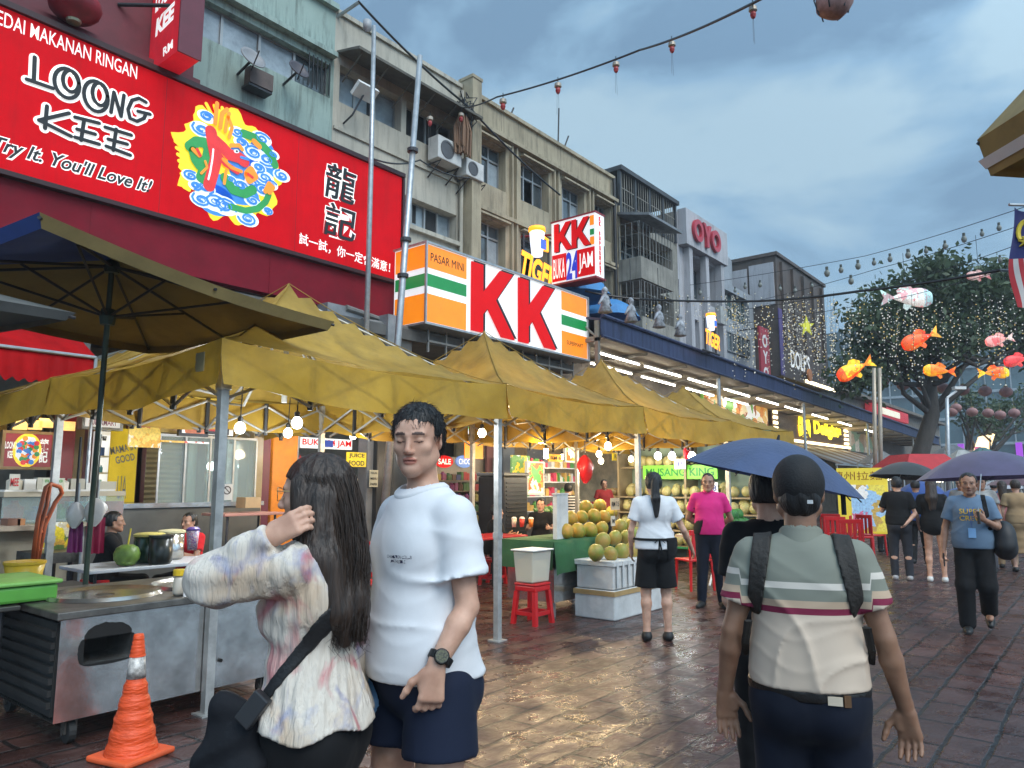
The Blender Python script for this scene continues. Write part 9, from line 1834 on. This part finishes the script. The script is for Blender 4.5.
f = Field(); f.ell(V3(-.30,-.06,1.0),V3(.11,.16,.20),.03); f.ell(V3(-.30,-.06,.93),V3(.12,.17,.14),.03); b_ = p.garment('bag_tmp',f,M('black_bag_nylon',(.010,.010,.012),.55,var=.3),.012,lambda X,Y,Z: .008 * np.sin(22 * Y + 16 * Z)); b_.parent = None; b_.name = 'duffel_bag'; tag(b_,'bulging black bag at the side of the man in blue grey','bag')
hand = p.xf(np.array([p.J['wrL'] + V3(.05,.05,.05)]))[0]
umbrella('large purple umbrella with a maroon underside, over the man in blue grey',at(983,451,d=9.3),V3(.1,-.05,1) + RGT * -.12,.80,.34,umat('purple_umbrella_cloth',(.075,.06,.13)),hand)
# ---- couple in black under the black umbrella
x,y = gp(903,580,z=0); p = Person('man in black T-shirt and dark trousers, back turned, under the black umbrella',x,y,(.98,.2),1.66,J=dict(elL=V3(-.25,.05,1.15),wrL=V3(-.12,.22,1.28),elR=V3(.26,-.06,1.12),wrR=V3(.13,-.16,.97)))
p.body(SKIN_L,.015); p.shirt(BLKC,.014,hem=.92,loose=.03,sleeve=.75); p.trousers(fabric('charcoal_trousers',(.03,.032,.04),fold=.04),.014); p.shoes(M('grey_shoe',(.35,.35,.36),.5),.014); p.hair_cap(HAIRB,.010,front=.06,low=-.06,thick=.014)
hand = p.xf(np.array([p.J['wrL'] + V3(.02,.05,.05)]))[0]
umbrella('black umbrella over the couple dressed in black',at(906,462,d=13.0),V3(.05,.0,1) + RGT * .05,.62,.27,umat('black_umbrella_cloth',(.015,.017,.019)),hand)
x,y = gp(938,582,z=0); p = Person('woman in a short black dress with long hair and bare legs, back turned',x,y,(.98,.15),1.62,J=dict(elL=V3(-.24,.0,1.13),wrL=V3(-.23,.12,.93),elR=V3(.23,.02,1.13),wrR=V3(.18,.18,1.02)))
p.body(SKIN_L,.015,female=True); p.shirt(BLKC,.014,hem=.70,female=True,loose=.03,sleeve=.95,name='dress'); p.shoes(WSHOE,.014); p.hair_cap(HAIRBR,.011,front=.06,low=-.05,thick=.016); c = p.J['head']
f = Field(); f.cone(c + V3(0,-.06,.0),c + V3(0,-.10,-.20),.085,.095,.03); f.cone(c + V3(0,-.10,-.2),c + V3(0,-.12,-.36),.095,.06,.03); p.garment('long_hair',f,HAIRBR,.012,lambda X,Y,Z: .005 * np.sin(70 * X))
# ---- people further off
def extra(label,px,py,facing,h,topm,botm,skin=SKIN_M,female=False,hair=HAIRB,J=None,shirtk=None,res=.018,skirt=None,pos=None,longhair=False):
 x,y = pos if pos else gp(px,py,z=0); p = Person(label,x,y,facing,h,J=J); p.body(skin,res,female=female,hands=None); p.shirt(topm,res * .9,female=female,**(shirtk or dict(loose=.03))); p.trousers(botm,res * .9,skirt=skirt); p.shoes(BLKSHOE,res * .8); p.hair_cap(hair,.012,front=.06,low=-.04,thick=.014)
 if longhair: c = p.J['head']; f = Field(); f.cone(c + V3(0,-.06,.0),c + V3(0,-.10,-.24),.08,.07,.03); p.garment('long_hair',f,hair,.012)
 return p
extra('man with glasses in a pale checked shirt, just behind the purple umbrella',988,572,(-.98,-.1),1.68,fabric('checked_shirt',(.30,.30,.29),var=.5),fabric('grey_trousers',(.08,.08,.09)))
extra('woman in a dusty pink blouse at the right, beyond the black bag',1009,568,(.9,.1),1.6,fabric('dusty_pink',(.40,.16,.16)),fabric('beige_skirt',(.30,.22,.14)),SKIN_L,True,HAIRBR,longhair=True)
extra('person in a tan dress at the right edge of the crowd',1023,572,(.9,.2),1.62,fabric('tan_cloth',(.36,.24,.13)),fabric('tan_cloth2',(.33,.22,.12)),SKIN_L,True,HAIRBR,skirt=(.35,.22,.18))
extra('walker in dark clothes between the couple in black',921,566,(.95,.1),1.62,fabric('blue_jacket',(.03,.07,.22)),BLKC,SKIN_M,J=dict(anR=V3(.11,.22,.10),anL=V3(-.10,-.25,.16),knR=V3(.1,.16,.50),knL=V3(-.1,.0,.48)))
for (px,d,c_,lab) in ((919,17.5,(.02,.07,.28),'small bright blue umbrella between the couple in black'),(958,17.0,(.025,.09,.30),'second blue umbrella showing left of the man in blue grey')):
 u_ = at(px,482 if px < 930 else 489,d=d); umbrella(lab,u_,V3(-.3,0,1),.52,.25,umat('bright_blue_umbrella',c_),u_ - [0,0,.8])
u_ = at(1022,474,d=14.5); umbrella('dull maroon umbrella at the right edge of the picture',u_,V3(0,0,1),.62,.22,umat('maroon_umbrella',(.14,.06,.075)),u_ - [0,0,.85])
u_ = at(1000,480,d=19); umbrella('pale grey umbrella far off behind the purple umbrella',u_,V3(0,0,1),.6,.22,umat('pale_umbrella',(.4,.4,.42)),u_ - [0,0,.85])
for i,(px,py,h,c1,c2,lab) in enumerate(((966,556,1.66,(.25,.24,.23),(.03,.03,.04),'distant walker in grey under the red canopy'),(999,548,1.6,(.05,.09,.16),(.05,.05,.06),'distant walker in navy far down the street'),(1016,545,1.7,(.35,.33,.3),(.06,.05,.05),'distant walker in cream far down the street'),(886,552,1.65,(.1,.03,.03),(.03,.03,.04),'distant walker in dark red by the picture board'))):
 extra(lab,px,py,(.9,-.1) if i % 2 else (-.9,.1),h,fabric('far_top',c1),fabric('far_bottom',c2),res=.022)
def seated(dz=-.39,lean=.05):
 J = {k: v + V3(0,0,dz) for k,v in BASE.items()}
 for k in ('neck','head','shR','shL','chest'): J[k] = J[k] + V3(0,lean,0)
 J.update(knR=V3(.12,.42,.50),knL=V3(-.12,.42,.50),anR=V3(.12,.40,.09),anL=V3(-.12,.40,.09)); return J
def arms(J,elR,wrR,elL,wrL): J.update(elR=V3(*elR),wrR=V3(*wrR),elL=V3(*elL),wrL=V3(*wrL)); return J
def sitter(label,head_px,Y,facing,h,topm,botm,skin=SKIN_M,female=False,reach=None,hair=HAIRB,seat=True,shk=None):
 q = at(*head_px,Y=Y); J = seated(); arms(J,(.26,.08,.76),(.20,.34,.80),(-.26,.08,.76),(-.20,.34,.80))
 if reach: arms(J,*reach)
 k = h / 1.72; off = q[2] - J['head'][2] * k; p = Person(label,q[0],q[1],facing,h,J=J); p.o = V3(q[0],q[1],off); p.root.location = (q[0],q[1],max(0,off)); p.body(skin,.013,female=female,feet=True,headres=.008); p.shirt(topm,.012,hem=.52,female=female,loose=.02,**(shk or {})); p.hair_cap(hair,.009,front=.05,low=-.05,thick=.015)
 f = Field(); JJ = p.J
 for S in 'RL': f.cone(JJ['hip' + S],JJ['kn' + S],.10,.07,.04); f.cone(JJ['kn' + S],JJ['an' + S],.07,.055,.03)
 f.ell(JJ['pelvis'],V3(.17,.13,.13),.05); p.garment('trousers',f,botm,.014);
 return p,q,off
STRIPE = fabric('black_white_stripes',(.6,.6,.6)); t_ = STRIPE.node_tree; at2 = t_.nodes.new('ShaderNodeAttribute'); at2.attribute_name = 'local'; wv = t_.nodes.new('ShaderNodeTexWave'); wv.bands_direction = 'Z'; wv.inputs['Scale'].default_value = 5.5; rp_ = t_.nodes.new('ShaderNodeValToRGB'); rp_.color_ramp.interpolation = 'CONSTANT'; rp_.color_ramp.elements[0].color = (.012,.012,.014,1); rp_.color_ramp.elements[1].color = (.6,.6,.58,1); rp_.color_ramp.elements[1].position = .5
t_.links.new(at2.outputs['Vector'],wv.inputs['Vector']); t_.links.new(wv.outputs['Fac'],rp_.inputs[0]); t_.links.new(rp_.outputs[0],t_.nodes['Principled BSDF'].inputs['Base Color'])
seats = []
def stoolat(q,off,label):
 h = max(.30,.45 + off); c = clone(st0,(q[0],q[1],0),.3,label,'red stools under the seated people',scale=(1,1,h / .45)); return c
P_ = sitter('boy in black T-shirt reaching over the table to the pots',(108,522),7.75,(.92,-.4),1.40,BLKC,BLKC,SKIN_M,reach=((.24,.2,.80),(.20,.46,.86),(-.22,.1,.74),(-.12,.34,.78))); stoolat(P_[1],P_[2],'red stool under the boy in black by the parasol pole')
P_ = sitter('child in red T-shirt with short black hair drinking at the white table',(193,522),7.55,(-.93,-.3),1.35,fabric('red_tee',(.50,.015,.02)),BLKC,SKIN_M,reach=((.20,.16,.80),(.06,.26,.98),(-.22,.14,.76),(-.05,.3,.84))); stoolat(P_[1],P_[2],'red stool under the child in red')
P_ = sitter('diner with black bobbed hair in a black top at the red table',(541,505),7.9,(-.85,-.5),1.58,BLKC,BLKC,SKIN_L,True); stoolat(P_[1],P_[2],'red stool under the diner in black')
P_ = sitter('diner in black at the left end of the red table, half behind the tent post',(493,512),7.7,(.85,-.5),1.6,BLKC,NAVY,SKIN_L); stoolat(P_[1],P_[2],'red stool under the diner half behind the tent post')
P_ = sitter('diner in a black and white striped top beyond the foam panel',(568,489),8.3,(.9,.4),1.6,STRIPE,BLKC,SKIN_L); stoolat(P_[1],P_[2],'red stool under the diner in stripes')
x,y = at(604,490,Y=10.2)[:2]; extra('stall worker in dark red far back between the two tent posts',0,0,(-.6,-.8),1.65,fabric('dark_red_top',(.25,.02,.02)),BLKC,pos=(x,y))
mb = MB(); mb.box(-60,420,-160,200,-1,45); hz = mb.build('haze',bpy.data.materials.new('haze_air')); tag(hz,None,None,kind='stuff')
hm = hz.data.materials[0]; hm.use_nodes = True; hn = hm.node_tree; hn.nodes.clear(); ho = hn.nodes.new('ShaderNodeOutputMaterial'); hv = hn.nodes.new('ShaderNodeVolumePrincipled'); hv.inputs['Density'].default_value = .0014; hv.inputs['Color'].default_value = (.75,.82,.9,1); hn.links.new(hv.outputs[0],ho.inputs['Volume'])
